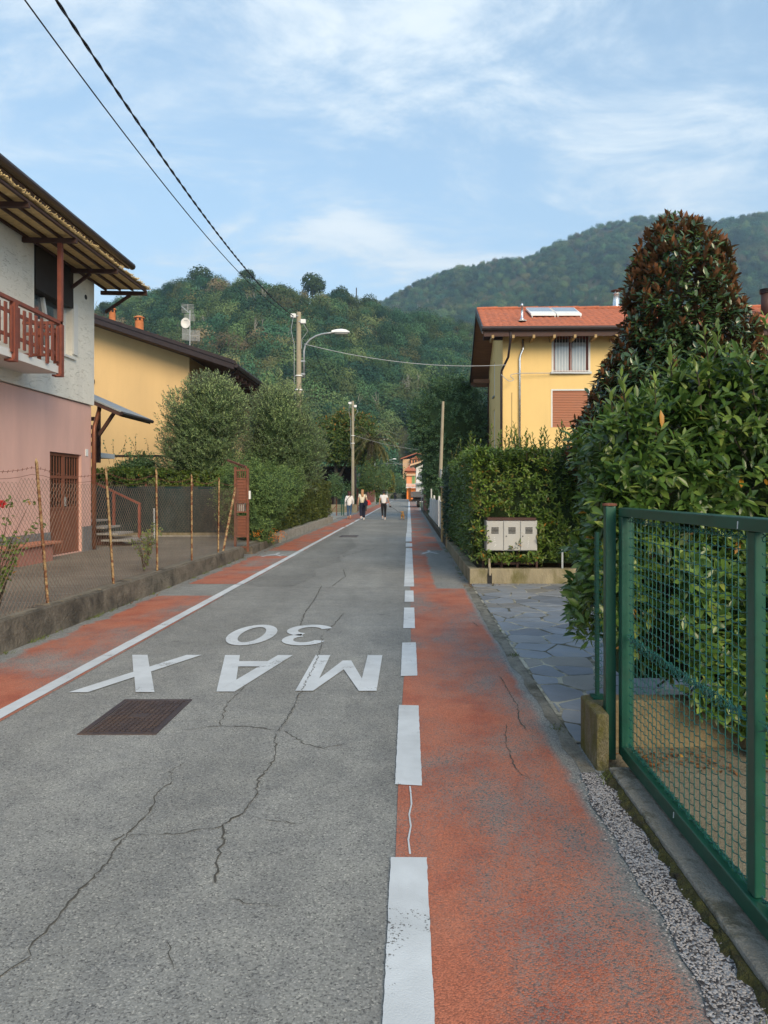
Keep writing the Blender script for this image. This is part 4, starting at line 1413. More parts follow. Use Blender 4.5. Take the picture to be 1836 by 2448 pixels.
grid_panel(436, 784, 453, 812, False, 9, 3)
grid_panel(455, 789, 477, 815, False, 9, 1)
grid_panel(434, 727, 464, 746, True, 7, 2)
grid_panel(440, 751, 466, 766, True, 7, 1)
MB().bar(pA(434, 732), pA(452, 748), .025, .025).build('boom', M['galv'], an)
g = MB().lathe([(.02, -.03), (.12, -.01), (.185, .04), (.175, .045), (.11, .0), (.02, -.02)], n=18)
px_, py_, pz_ = pA(444, 773)
g.v = [(px_ + x, py_ - z, pz_ + y * 1.15) for x, y, z in g.v]
g.build('dish', M['white_frame'], an, smooth=True)

# ------------------------------------------------------------------ bright yellow house on the right
HO = Vector((4.35, 33.0, 0))
ROT = Matrix.Rotation(R(-1.6), 4, 'Z')
yh = thing('house', 'bright yellow house with red tiled roof, solar panels and brown roller shutters', 'house', (0, 0, 0))
yh.location = HO
yh.rotation_euler = (0, 0, R(-1.6))
MH = Matrix.Translation(HO) @ ROT


class HB(MB):                    # shapes given in the house's own axes: x along the front, y to the back
    def build(s, *a, **k):
        s.v = [tuple(MH @ Vector(p)) for p in s.v]
        return MB.build(s, *a, **k)


SIDE = 7.6
EZ, RZ = 8.95, 10.85
W1 = (2.33, 3.97, 7.15, 8.84)
W2 = (2.30, 3.94, 4.58, 6.28)
g = HB()
g.facade((0, 0, 0), (1, 0, 0), (0, -1, 0), 22, EZ + .25, [W1, W2, (12.2, 13.8, 7.15, 8.84)], .18)
g.facade((0, SIDE, 0), (0, -1, 0), (-1, 0, 0), SIDE, 8.6, [(2.9, 3.6, 6.6, 8.4), (2.9, 3.6, 3.0, 5.9)], .10)
g.add([(0, 0, 8.6), (0, SIDE, 8.6), (0, SIDE, 8.75), (0, 3.2, RZ - .1), (0, 0, EZ + .25)], [(0, 1, 2, 3, 4)])
g.build('wall', M['yellow2'], yh)
for z0, z1 in ((6.6, 8.4), (3.0, 5.9)):
    f_ = HB().box(.04, .11, SIDE - 3.6, SIDE - 2.9, z0, z1).build('window', M['curtain'], yh)
    HB().box(-.08, .1, SIDE - 3.66, SIDE - 2.84, z0 - .07, z0 - .002).build('sill', M['galv'], f_)


def win(w, parent=yh):
    x0, x1, z0, z1 = w
    fr = HB()
    for a in ((x0, x0 + .09), (x1 - .09, x1), ((x0 + x1) / 2 - .06, (x0 + x1) / 2 + .06)):
        fr.box(a[0], a[1], .10, .17, z0, z1)
    for a, b in ((x0 + .09, (x0 + x1) / 2 - .06), ((x0 + x1) / 2 + .06, x1 - .09)):
        fr.box(a, b, .101, .169, z0, z0 + .09)
        fr.box(a, b, .101, .169, z1 - .14, z1)
    fr = fr.build('window', M['red_wood'], parent)
    HB().quad((x0, .15, z0), (x1, .15, z0), (x1, .15, z1), (x0, .15, z1)).build('pane', M['sky_glass'], fr)
    g = HB()
    for side in ((x0 + .08, (x0 + x1) / 2 - .08), ((x0 + x1) / 2 + .08, x1 - .1)):
        n = 20
        for i in range(n):
            xa, xb = side[0] + (side[1] - side[0]) * i / n, side[0] + (side[1] - side[0]) * (i + 1) / n
            g.quad((xa, .143 + .006 * (i % 2), z0 + .1), (xb, .143 + .006 * ((i + 1) % 2), z0 + .1), (xb, .143 + .006 * ((i + 1) % 2), z1 - .3), (xa, .143 + .006 * (i % 2), z1 - .3))
    g.build('curtain', M['curtain_w'], fr)
    n = 13
    for i in range(n):
        x = x0 + .02 + (x1 - x0 - .04) * i / (n - 1)
        HB().box(x - .007, x + .007, -.02, .002, z0 + .02, z1 - .05).build('bar', M['white_metal'], fr)
    HB().box(x0, x1, -.025, .003, z0 + .04, z0 + .06).build('bar', M['white_metal'], fr)
    HB().box(x0 - .12, x1 + .12, -.10, .12, z0 - .10, z0 - .002).build('sill', M['galv'], fr)
    g = HB()
    for q in ((x0 - .07, x0, z0, z1 + .07), (x1, x1 + .07, z0, z1 + .07), (x0, x1, z1 + .001, z1 + .07)):
        g.box(q[0], q[1], -.012, -.002, q[2], q[3])
    g.build('surround', M['white_frame'], fr)
    return fr


# glass with the curtain close behind it: the sheer shows as pale streaks under a mirror-like coat
M['curtain_w'] = mat('curtain_behind_glass', (0.42, 0.46, 0.48), 0.05, 0.12, 3, spec=0.9, coat=1.0, stretch=(9, 9, .4))
win(W1)
x0, x1, z0, z1 = W2
sh = HB()
for q in ((x0 - .07, x0, z0, z1 + .07), (x1, x1 + .07, z0, z1 + .07), (x0, x1, z1 + .001, z1 + .07)):
    sh.box(q[0], q[1], -.012, .0, q[2], q[3])
sh = sh.build('shutter', M['white_frame'], yh)
n = 22
for i in range(n):
    za = z0 + (z1 - z0) * i / n
    HB().prism([(x0 + .005, .05, za), (x0 + .005, .035, za + .01), (x0 + .005, .05, za + (z1 - z0) / n - .008), (x0 + .005, .07, za + (z1 - z0) / n - .004), (x0 + .005, .07, za)], None, (x1 - x0 - .01, 0, 0)).build('slat', M['shutter'], sh)
x0, x1, z0, z1 = 12.2, 13.8, 7.15, 8.84
HB().quad((x0, .15, z0), (x1, .15, z0), (x1, .15, z1), (x0, .15, z1)).build('window', M['sky_glass'], yh)
# roof: stepped, rolled tiles; timber underneath
EV, OV = -1.0, -1.0           # eave and verge overhang
rn = HB()
rise = (RZ - EZ) / (3.2 - EV)
rn.prism([(OV, EV, EZ - .02), (OV, 3.2, RZ - .02), (OV, SIDE + .9, 8.10), (OV, SIDE + .9, 7.98), (OV, 3.2, RZ - .16), (OV, EV, EZ - .14)], None, (23.6, 0, 0))
rn = rn.build('roof', M['soffit'], yh)
g = HB()
rows, tw = 13, .30
nx = int(23.5 / tw * 4)
for j in range(rows):
    ya, yb = EV - .05 + j * (3.2 - EV) / rows, EV - .05 + (j + 1.12) * (3.2 - EV) / rows
    za, zb = EZ + (ya - EV) * rise + .055, EZ + (yb - EV) * rise + .035
    vs_ = []
    for i in range(nx + 1):
        x = OV + .04 + 23.5 * i / nx
        h = (0.0, .022, .034, .022)[i % 4] + random.uniform(-.003, .003)
        vs_ += [(x, ya, za + h), (x, yb, zb + h), (x, ya, za + h - .03)]
    g.add(vs_, [(3 * i, 3 * i + 3, 3 * i + 4, 3 * i + 1) for i in range(nx)] + [(3 * i + 2, 3 * i + 5, 3 * i + 3, 3 * i) for i in range(nx)])
g.build('roof_tiles', M['tile'], rn, kind='stuff')
n = 46
for i in range(n):
    x = OV + .02 + i * 23.5 / n
    HB().tube([(x, 3.2, RZ + .06 + .012 * (i % 2)), (x + 23.5 / n + .03, 3.2, RZ + .07 + .012 * (i % 2))], [.10, .115], 7).build('ridge_tile', M['tile'], rn)
HB().tube([(OV - .05, EV - .12, EZ - .02), (22.5, EV - .12, EZ - .02)], .10, 10).build('gutter', M['brown_metal'], rn)
HB().box(OV + .05, 22.5, EV - .02, EV + .03, EZ - .36, EZ - .142).build('fascia', M['soffit2'] if 'soffit2' in M else M['dark_wood'], rn)
g = HB()
g.prism([(OV - .05, EV - .1, EZ - .26), (OV - .05, 3.2, RZ - .26), (OV - .05, 3.2, RZ + .08), (OV - .05, EV - .1, EZ + .08)], None, (.06, 0, 0))
g.prism([(OV - .045, 3.2, RZ - .26), (OV - .045, SIDE + .95, 7.86), (OV - .045, SIDE + .95, 8.22), (OV - .045, 3.2, RZ + .08)], None, (.05, 0, 0))
g.build('verge_board', M['brown_metal'], rn)
for i in range(24):
    x = -.55 + i * .92
    HB().box(x - .055, x + .055, EV - .06, -.005, EZ - .44 + .0, EZ - .30).build('rafter_end', M['pale_wood'] if 'pale_wood' in M else M['reed'], rn)
HB().box(OV + .1, -.005, SIDE - .5, SIDE - .25, 7.75, 7.95).build('purlin', M['soffit'], rn)
HB().box(OV + .1, -.005, -.1, .12, EZ - .30, EZ - .12).build('purlin', M['dark_wood'], rn)
HB().box(OV + .02, 0, SIDE + .86, SIDE + .9, 7.7, 7.99).build('back_fascia', M['soffit'], rn)
# pipes on the front
g = HB()
g.tube([(.25, EV - .05, EZ - .12), (.25, EV + .02, EZ - .5), (.20, -.5, EZ - 1.2), (-.06, -.10, EZ - 1.75), (-.07, -.09, EZ - 2.0), (-.07, -.09, 0)], .055, 8)
g.build('downpipe', M['brown_metal'], yh, smooth=True)
g = HB()
g.tube([(.93, -.08, EZ - .3), (.93, -.08, EZ - .75), (.82, -.08, EZ - 1.0), (.78, -.08, EZ - 1.2), (.78, -.08, 0)], .05, 8)
g.build('flue_pipe', M['steel'], yh, smooth=True)
HB().tube([(-.03, SIDE + .02, 7.9), (-.03, SIDE + .02, 0)], .05, 6).build('downpipe', M['dark_wood'], yh)
HB().tube([(.42, -.012, 6.2), (.42, -.012, 1)], .008, 4).build('wall_cable', M['cable'], yh)
# things on the roof
fl = thing('roof_flue', 'slim steel vent pipe on the red tiles left of the solar panels', 'vent pipe', P(1248, 765, 33.2))
b0 = P(1248, 766, 33.0)
MB().lathe([(.14, 0), (.07, .10), (.055, .12), (.055, .66), (.07, .67), (.06, .74), (.03, .80), (.01, .80)], b0, 14).build('pipe', M['steel'], fl, smooth=True)
MB().box(b0[0] - .16, b0[0] + .18, b0[1] - .2, b0[1] + .2, b0[2] - .05, b0[2] - .02).build('flashing', M['galv'], fl)
for k, (u0, u1) in enumerate(((1256, 1327), (1312, 1384))):
    lab = ('solar water panel beside the steel vent pipe, left of the two', 'solar water panel farther from the steel vent pipe, right of the two')[k]
    sp_ = thing('solar_panel', lab, 'solar panel', (0, 0, 0), 'solar panels on the red roof')
    ya, yb = 34.0, 35.6
    xa = (1270 - HX) / F * ya + k * 1.23
    xb = xa + 1.19
    za, zb = P(0, 750, ya)[2], P(0, 735.5, yb)[2]
    sk = (yb / ya)
    sp_.location = (xa, ya, za)
    MB().prism([(xa, ya, za - .09), (xa, ya, za), (xa, yb, zb), (xa, yb, zb - .09)], None, (xb - xa, 0, 0)).build('frame', M['white_metal'], sp_)
    MB().quad((xa + .04, ya + .04, za + .006), (xb - .04, ya + .04, za + .006), (xb - .04, yb - .04, zb + .002), (xa + .04, yb - .04, zb + .002)).build('glass', M['solar'], sp_)
    for x in (xa + .05, xb - .05):
        MB().box(x - .02, x + .02, ya, ya + .04, za - .35, za - .088).build('foot', M['galv'], sp_)
stc = thing('chimney', 'shiny steel chimney with a flat cap on the ridge beside the magnolia', 'chimney', P(1473, 740, 36.5))
b0 = P(1473, 742, 36.5)
MB().lathe([(.27, 0), (.24, .10), (.17, .22), (.175, .24), (.165, .26), (.165, .82), (.175, .83), (.175, .86)], b0, 18).build('flue', M['steel'], stc, smooth=True)
MB().lathe([(.26, .99), (.26, 1.01), (.05, 1.05), (.01, 1.05)], b0, 18).build('cap', M['rust'], stc)
for a in (0, 2.1, 4.2):
    MB().box(b0[0] + .12 * math.cos(a) - .01, b0[0] + .12 * math.cos(a) + .01, b0[1] + .12 * math.sin(a) - .01, b0[1] + .12 * math.sin(a) + .01, b0[2] + .86, b0[2] + .99).build('cap_leg', M['galv'], stc)
b0 = P(1832, 755, 34.0)
ch = thing('chimney', 'brown pipe chimney with a ribbed cap at the right edge of the roof', 'chimney', b0)
MB().lathe([(.24, 0), (.24, 1.05)], b0, 18).build('flue', M['brown_pipe'] if 'brown_pipe' in M else M['dark_wood'], ch, smooth=True)
for k in range(3):
    MB().lathe([(.20, 1.05 + k * .08), (.30, 1.07 + k * .08), (.30, 1.10 + k * .08), (.20, 1.12 + k * .08)], b0, 18).build('cap_ring', M['brown_metal'], ch)
# ------------------------------------------------------------------ leaf materials
M['laurel'] = leaf_mat('laurel_leaves', [(0, (0.040, 0.092, 0.020)), (.5, (0.084, 0.160, 0.031)), (.78, (0.145, 0.225, 0.048)), (.9, (0.22, 0.30, 0.07)), (.97, (0.24, 0.27, 0.06)), (1.0, (0.50, 0.24, 0.03))], 0.34, 0.5)
M['laurel2'] = leaf_mat('hedge_leaves', [(0, (0.060, 0.118, 0.022)), (.5, (0.120, 0.200, 0.034)), (.75, (0.18, 0.24, 0.046)), (.88, (0.16, 0.19, 0.045)), (.95, (0.19, 0.12, 0.03)), (1.0, (0.50, 0.24, 0.03))], 0.4, 0.45)
M['blue_leaf'] = leaf_mat('blue_green_leaves', [(0, (0.022, 0.052, 0.028)), (.6, (0.04, 0.085, 0.045)), (1, (0.07, 0.12, 0.06))], 0.4, 0.5)
M['magnolia'] = leaf_mat('magnolia_leaves', [(0, (0.022, 0.052, 0.020)), (.55, (0.045, 0.092, 0.030)), (.8, (0.08, 0.135, 0.045)), (1, (0.12, 0.17, 0.06))], 0.26, 0.6, back=(0.20, 0.085, 0.038), trans=0.0)
M['olive'] = leaf_mat('olive_leaves', [(0, (0.085, 0.145, 0.068)), (.5, (0.165, 0.25, 0.105)), (.8, (0.27, 0.37, 0.16)), (1, (0.38, 0.48, 0.22))], 0.5, 0.35, back=(0.15, 0.18, 0.12))
M['feather'] = leaf_mat('fine_leaves', [(0, (0.068, 0.130, 0.050)), (.6, (0.145, 0.235, 0.082)), (1, (0.23, 0.32, 0.11))], 0.6, 0.25)
M['box_leaf'] = leaf_mat('small_hedge_leaves', [(0, (0.050, 0.075, 0.016)), (.6, (0.095, 0.125, 0.028)), (.92, (0.15, 0.17, 0.045)), (1, (0.22, 0.15, 0.05))], 0.5, 0.35)
M['persim'] = leaf_mat('autumn_leaves', [(0, (0.048, 0.095, 0.022)), (.5, (0.09, 0.15, 0.030)), (.75, (0.15, 0.18, 0.038)), (.9, (0.22, 0.15, 0.03)), (1, (0.40, 0.17, 0.03))], 0.45, 0.4)
M['dark_leaf'] = leaf_mat('dark_evergreen_leaves', [(0, (0.050, 0.110, 0.045)), (.6, (0.098, 0.190, 0.074)), (.9, (0.15, 0.24, 0.09)), (1, (0.18, 0.25, 0.07))], 0.4, 0.45, trans=0.1)
M['palm'] = leaf_mat('palm_leaves', [(0, (0.10, 0.115, 0.04)), (.5, (0.19, 0.19, 0.07)), (1, (0.34, 0.24, 0.08))], 0.5, 0.4)
M['dry_leaf'] = leaf_mat('fallen_leaves', [(0, (0.13, 0.06, 0.03)), (.5, (0.22, 0.11, 0.05)), (.85, (0.32, 0.15, 0.07)), (1, (0.5, 0.34, 0.05))], 0.8, 0.2)
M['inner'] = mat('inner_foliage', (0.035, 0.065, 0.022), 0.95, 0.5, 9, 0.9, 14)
M['twig'] = mat('twigs', (0.055, 0.042, 0.028), 0.95, 0.3, 6)


def lumps(name, c, r, m, parent, seed=0, k=0.12, n=3):
    """twiggy inner mass of a plant, well inside its leaves"""
    bm = bmesh.new()
    bmesh.ops.create_icosphere(bm, subdivisions=n, radius=1)
    for v in bm.verts:
        f = 1 + k * mnoise.fractal(v.co * 2.2 + Vector((seed, 0, 0)), 1, 2, 3)
        v.co = Vector((c[0] + v.co.x * r[0] * f, c[1] + v.co.y * r[1] * f, c[2] + v.co.z * r[2] * f))
    me = bpy.data.meshes.new(name)
    bm.to_mesh(me)
    bm.free()
    me.materials.append(m)
    return link(name, me, parent)


def tn(n, lo=0.0, hi=0.8, young=0.05, yellow=0.004):
    t = RNG.uniform(lo, hi, n)
    q = RNG.random(n)
    t = np.where(q < young, RNG.uniform(.85, .95, n), t)
    return np.where(q > 1 - yellow, 1.0, t)


def shoots(root, pts, hmin, hmax, m, leaf, k, name='shoot', lean=.25, tint=(.8, .93)):
    """upright leafy shoots: a stem with leaves all the way up"""
    for (x, y, z) in pts:
        h = random.uniform(hmin, hmax)
        dx, dy = random.uniform(-lean, lean) * h, random.uniform(-lean, lean) * h
        st = MB()
        st.tube([(x, y, z - .1), (x + dx * .4, y + dy * .4, z + h * .55), (x + dx, y + dy, z + h)], [.006, .005, .002], 5)
        n = max(4, int(k * h))
        f = np.linspace(.12, 1, n)
        pos = np.stack([x + dx * f ** 1.3, y + dy * f ** 1.3, z + h * f], 1)
        ph = np.arange(n) * 2.4 + random.random() * 6
        el = np.radians(np.linspace(28, 68, n)) + RNG.normal(0, .15, n)
        D = np.stack([np.cos(ph) * np.cos(el), np.sin(ph) * np.cos(el), np.sin(el)], 1)
        N = np.array([[0, 0, 1.0]]) - D * .3 + RNG.normal(0, .1, D.shape)
        L = leaf * np.linspace(1.1, .6, n) * RNG.uniform(.8, 1.15, n)
        me = leaf_mesh(name, BROAD, pos, D, N, L, L * .34, RNG.uniform(tint[0], tint[1], n), m)
        o = link(name, me, root)
        st.build('stem', M['twig'], o)


# ------------------------------------------------------------------ near laurel hedge behind the green gate
hd = thing('hedge', 'tall glossy laurel hedge with large leaves standing behind the green gate', 'hedge', (2.4, 4.9, .3))
p1, q1 = boxshell(2500, 1.20, 4.1, 4.50, 5.5, .36, 2.46, ('-y', '-x', '+z'), .16, .32)
p2, q2 = boxshell(760, 1.62, 3.6, 4.18, 4.6, .02, 1.2, ('-y',), .10, .25)
p3, q3 = ellip(260, (1.62, 4.85, 1.75), (.52, .5, .75), .2, 1.6, 3)
p4, q4 = ellip(330, (2.55, 4.9, 2.3), (.85, .5, .45), .2, 1.6, 5)
p5, q5 = ellip(120, (1.35, 4.62, 1.15), (.20, .22, .42), .2, 1.6, 8)
p, q = np.concatenate([p1, p2, p3, p4, p5]), np.concatenate([q1, q2, q3, q4, q5])
keep = (p[:, 2] < 2.25 + .62 * np.clip((p[:, 0] - 1.55) / 1.0, -1.4, .45)) & (p[:, 0] > 1.08) & (p[:, 2] > .04 + np.clip(.62 - (p[:, 0] - 1.3) * .75, 0, .6)) & ~((p[:, 0] < 1.72) & (p[:, 2] < .75) & (p[:, 1] < 4.6) & (p[:, 0] > 1.32))
p, q = p[keep], q[keep]
ax = unit(q * 0.8 + np.array([0, -.15, .45]) + RNG.normal(0, .38, p.shape))
Pq, D, N = sprig(p, ax, 7, .10, (30, 82), .22, .75)
L = RNG.triangular(.045, .09, .130, len(Pq))
N = N + np.array([0, -.25, .3])
split_leaves(hd, 'hedge', BROAD, Pq, D, N, L, L * RNG.uniform(.34, .44, len(L)), tn(len(L), 0, .82, .07, .004), M['laurel'], 300)
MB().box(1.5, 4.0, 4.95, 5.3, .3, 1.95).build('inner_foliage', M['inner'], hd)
g = MB()
for i in range(90):
    x, z = random.uniform(1.3, 3.6), random.uniform(.2, 1.8)
    y = random.uniform(4.7, 5.0)
    g.tube([(x, y, z), (x + random.uniform(-.1, .1), y - .12, z + .14), (x + random.uniform(-.2, .2), y - random.uniform(.15, .3), z + random.uniform(.2, .36))], [.008, .006, .003], 4)
g.build('twigs', M['bark'], hd, kind='stuff')
shoots(hd, [(1.34, 4.65, 1.95), (1.42, 4.6, 1.98), (1.75, 4.7, 2.2), (1.95, 4.6, 2.3), (2.15, 4.75, 2.3), (2.35, 4.6, 2.5), (2.52, 4.55, 2.55), (2.65, 4.7, 2.55), (2.2, 4.5, 2.2), (2.45, 4.8, 2.4), (1.6, 4.6, 2.05), (2.3, 4.4, 2.3), (2.6, 4.5, 2.45), (2.05, 4.8, 2.4), (2.75, 4.6, 2.5), (1.85, 4.5, 2.2)], .16, .40, M['laurel'], .125, 36, tint=(.78, .93))
hw = thing('wall', 'low tan plinth wall under the laurel hedge inside the gate', 'wall', (2.4, 4.5, 0))
MB().box(1.125, 4.4, 4.42, 4.56, 0, .30).build('wall_body', M['plinth_wall'], hw, bevel=.01)

# ------------------------------------------------------------------ hedge beyond the slate drive, its wall and the meter cabinet
lw = thing('wall', 'low stained concrete wall carrying the hedge beyond the slate drive', 'wall', (1.1, 12.3, 0))
MB().box(1.045, 6.0, 12.245, 12.42, 0, .27).build('wall_body', M['wall_mossy'], lw, bevel=.012)
MB().box(1.045, 1.20, 12.421, 19.9, 0, .26).build('wall_body', M['wall_mossy'], lw, bevel=.012)
h2 = thing('hedge', 'dense leafy hedge with shoots on top around the pale meter cabinet', 'hedge', (2.5, 13, .27))
p1, q1 = boxshell(2300, 1.14, 4.6, 12.42, 14.5, .42, 2.36, ('-y', '+z'), .10, .3)
p2, q2 = boxshell(1800, 1.08, 2.2, 12.4, 19.0, .40, 2.38, ('-x', '+z'), .09, .25)
p, q = np.concatenate([p1, p2]), np.concatenate([q1, q2])
keep = ~((p[:, 0] > 1.27) & (p[:, 0] < 2.2) & (p[:, 1] < 12.85) & (p[:, 2] > .50) & (p[:, 2] < 1.20 + .08 * np.sin(p[:, 0] * 9)))
p, q = p[keep], q[keep]
ax = unit(q * 0.9 + np.array([0, 0, .5]) + RNG.normal(0, .35, p.shape))
Pq, D, N = sprig(p, ax, 7, .09, (30, 82), .18, .75)
L = RNG.uniform(.06, .105, len(Pq))
warm = (Pq[:, 0] < 1.75) & (Pq[:, 1] < 12.9) & (Pq[:, 2] < 2.0)
tint = tn(len(L), 0, .72, .03, .003)
tint = np.where(warm & (RNG.random(len(L)) < .30), RNG.uniform(.72, .97, len(L)), tint)
split_leaves(h2, 'hedge', BROAD, Pq, D, N + np.array([0, -.2, .3]), L, L * RNG.uniform(.36, .46, len(L)), tint, M['laurel2'], 300, sel=~warm | (tint < .9))
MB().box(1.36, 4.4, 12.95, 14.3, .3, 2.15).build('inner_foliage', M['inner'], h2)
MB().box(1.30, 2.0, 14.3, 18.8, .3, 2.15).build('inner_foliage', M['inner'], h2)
shoots(h2, [(random.uniform(1.15, 3.6), random.uniform(12.45, 13.4), 2.25) for i in range(46)] + [(1.3, 15, 2.3), (1.25, 17, 2.35), (1.4, 16, 2.3), (1.3, 14.2, 2.3), (1.25, 15.7, 2.3)], .22, .62, M['laurel2'], .125, 30, tint=(.5, .88))
h3 = thing('hedge', 'blue green far end of the hedge beside the yellow gate pillar', 'hedge', (1.6, 20.3, .27))
p, q = boxshell(1100, 1.06, 2.4, 18.9, 22.3, .25, 2.3, ('-x', '+z', '-y'), .08, .2)
Pq, D, N = sprig(p, unit(q + np.array([0, 0, .1]) + RNG.normal(0, .3, p.shape)), 7, .10, (30, 80), .4, .7)
L = RNG.uniform(.07, .11, len(Pq))
split_leaves(h3, 'hedge', BROAD, Pq, D, N, L, L * .36, tn(len(L), 0, .9, 0, 0), M['blue_leaf'], 0)
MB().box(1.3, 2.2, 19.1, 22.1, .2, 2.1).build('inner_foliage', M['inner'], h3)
shoots(h3, [(1.25, 20.4, 2.25), (1.35, 21, 2.2)], .5, .75, M['laurel2'], .10, 26)

cb = thing('meter_cabinet', 'pale grey metal meter cabinet with three louvred doors set in the hedge', 'cabinet', (1.77, 12.4, .55))
X0, X1, Z0, Z1 = 1.335, 2.22, .574, 1.10
MB().box(X0, X1, 12.31, 12.62, Z0, Z1).build('body', M['cream'], cb, bevel=.006)
MB().box(X0 + .02, X1 - .02, 12.29, 12.64, Z1 + .002, Z1 + .05).build('lid', M['dark_wood'], cb)
for k in range(3):
    a = X0 + .005 + k * .2935
    d = MB().box(a + .006, a + .282, 12.292, 12.309, Z0 + .012, Z1 - .012).build('door', M['cream'], cb, bevel=.004)
    for i in range(5):
        MB().prism([(a + .085, 12.2915, .875 + i * .023), (a + .085, 12.283, .877 + i * .023), (a + .085, 12.2915, .890 + i * .023)], None, (.125, 0, 0)).build('louvre', M['black'], d)
    MB().lathe([(.01, 0), (.01, .01), (.001, .012)], (0, 0, 0), 8).build('lock', M['black'], d).data.transform(Matrix.Translation((a + (.04 if k != 1 else .05), 12.291, .83)) @ Matrix.Rotation(R(90), 4, 'X'))
ck = MB()
for a, n in ((X0 + .13, 9), (X0 + .72, 9)):
    for i in range(n):
        z = .65 + i * .018 + random.uniform(-.006, .006)
        x = a + random.uniform(-.02, .03)
        ck.bar((x, 12.2905, z), (x + random.uniform(-.03, .03), 12.2905, z + random.uniform(-.015, .025)), .004, .002, up=(0, 1, 0))
ck.build('chalk_scribble', M['white_metal'], cb, kind='stuff')
g = MB()
g.box(1.5, 2.2, 12.48, 12.52, .32, .36)
for x in (1.30, 1.62, 1.9, 2.24):
    MB().box(x - .018, x + .018, 12.46, 12.50, .26, .572).build('leg', M['dark_wood'], cb)
g.build('rail', M['dark_wood'], cb)
pp = thing('conduit', 'grey conduit stub coming out of the low wall below the cabinet', 'pipe', (1.39, 12.26, .1))
MB().tube([(1.39, 12.33, .44), (1.39, 12.30, .30), (1.39, 12.215, .26), (1.39, 12.215, .16)], .022, 8).build('pipe', M['pole'], pp)
MB().box(1.352, 1.428, 12.228, 12.2445, .0, .19).build('tar_stain', M['black'], pp)
cl = []
for cx_, cz_, n_, r_ in ((1.33, .52, 26, .07), (1.5, .46, 26, .08), (1.68, .44, 30, .09), (1.85, .66, 26, .07), (1.86, .50, 26, .09), (2.03, .46, 26, .08), (2.2, .52, 30, .09), (1.30, .72, 26, .07), (1.27, .95, 22, .06), (2.26, .8, 30, .06), (2.28, 1.0, 26, .06)):
    for i in range(n_ // 5):
        cl.append((cx_ + random.gauss(0, r_ * .7), 12.25 + random.uniform(-.03, .1), cz_ + random.gauss(0, r_ * .7)))
cl = np.array(cl)
Pq, D, N = sprig(cl, unit(RNG.normal(0, .5, cl.shape) + np.array([0, -.6, .6])), 7, .09, (30, 85), .1, .7)
L = RNG.uniform(.06, .10, len(Pq))
link('low_foliage', leaf_mesh('low_foliage', BROAD, Pq, D, N + np.array([0, -.4, .2]), L, L * .42, tn(len(L), .1, .9, .12, .03), M['laurel2']), h2, kind='stuff')
fp = thing('fence_post', 'thin grey steel post in the hedge right of the cabinet', 'post', (2.66, 12.3, .27))
MB().box(2.64, 2.67, 12.30, 12.33, .25, .62).build('shaft', M['galv'], fp)

# ------------------------------------------------------------------ magnolia
mg = thing('magnolia_tree', 'conical magnolia with glossy dark leaves and rusty brown undersides', 'tree', (4.4, 12.0, .2))
ZP = [(0.9, .9), (2.0, 1.35), (2.9, 1.38), (3.5, 1.26), (4.04, 1.13), (4.67, .97), (5.2, .90), (5.7, .68), (6.05, .40), (6.27, .05)]
mx_ = lambda q: np.interp(q, [1, 3.5, 4.5, 5.7, 6.3], [4.4, 4.5, 4.63, 4.60, 4.45])
n = 3500
z = RNG.uniform(1.6, 6.25, n * 3)
rr = np.interp(z, [a for a, b in ZP], [b for a, b in ZP])
z = z[RNG.random(len(z)) < rr / 1.4][:n]
a = RNG.uniform(0, 6.283, len(z))
rr = np.interp(z, [b_ for b_, c_ in ZP], [c_ for b_, c_ in ZP])
lob = np.array([mnoise.fractal(Vector((math.cos(t) * 1.5, math.sin(t) * 1.5, zz * 1.1)), 1, 2, 3) for t, zz in zip(a, z)])
rr = rr * (1 + .25 * lob) * (1 - RNG.uniform(0, 1, len(z)) ** 2 * .35)
bulge = np.where((z < 3.9) & (np.cos(a) < -.2), .22 * np.clip((3.9 - z) / .8, 0, 1), 0)
p = np.stack([mx_(z) + (rr + bulge) * np.cos(a), 12 + rr * np.sin(a), z], 1)
q = np.stack([np.cos(a), np.sin(a), np.full(len(z), .45)], 1)
browny = (z > 4.7) & (RNG.random(len(z)) < np.clip((z - 4.5) / 1.2, 0, .5)) | (np.cos(a) > .55) & (RNG.random(len(z)) < .5) | (RNG.random(len(z)) < .05)
PQ, DD, NN = [], [], []
for sel_, th, up in ((browny, (10, 50), 1.5), (~browny, (42, 92), .7)):
    A, B, C_ = sprig(p[sel_], unit(q[sel_] * (.45 if up > 1 else .9) + np.array([0, 0, up]) + RNG.normal(0, .25, p[sel_].shape)), 9, .13, th, .05, .7)
    PQ.append(A); DD.append(B); NN.append(C_)
Pq, D, N = (np.concatenate(x) for x in (PQ, DD, NN))
L = RNG.uniform(.11, .175, len(Pq))
split_leaves(mg, 'magnolia', BROAD, Pq, D, N, L, L * RNG.uniform(.36, .44, len(L)), RNG.uniform(0, .9, len(L)), M['magnolia'], 300, part='crown')
lumps('inner_foliage', (4.5, 12.05, 2.7), (.8, .8, 1.9), M['inner'], mg)
g = MB()
g.tube([(4.4, 12, .15), (4.42, 12, 2), (4.58, 12, 4), (4.5, 12, 6)], [.11, .09, .05, .015], 8)
for i in range(50):
    z_ = random.uniform(1.6, 5.6)
    t_ = random.uniform(0, 6.28)
    r_ = np.interp(z_, [x for x, y in ZP], [y for x, y in ZP]) * .8
    g.tube([(float(mx_(z_)), 12, z_), (float(mx_(z_)) + math.cos(t_) * r_, 12 + math.sin(t_) * r_, z_ + .5)], [.025, .006], 5)
g.build('trunk', M['bark'], mg)

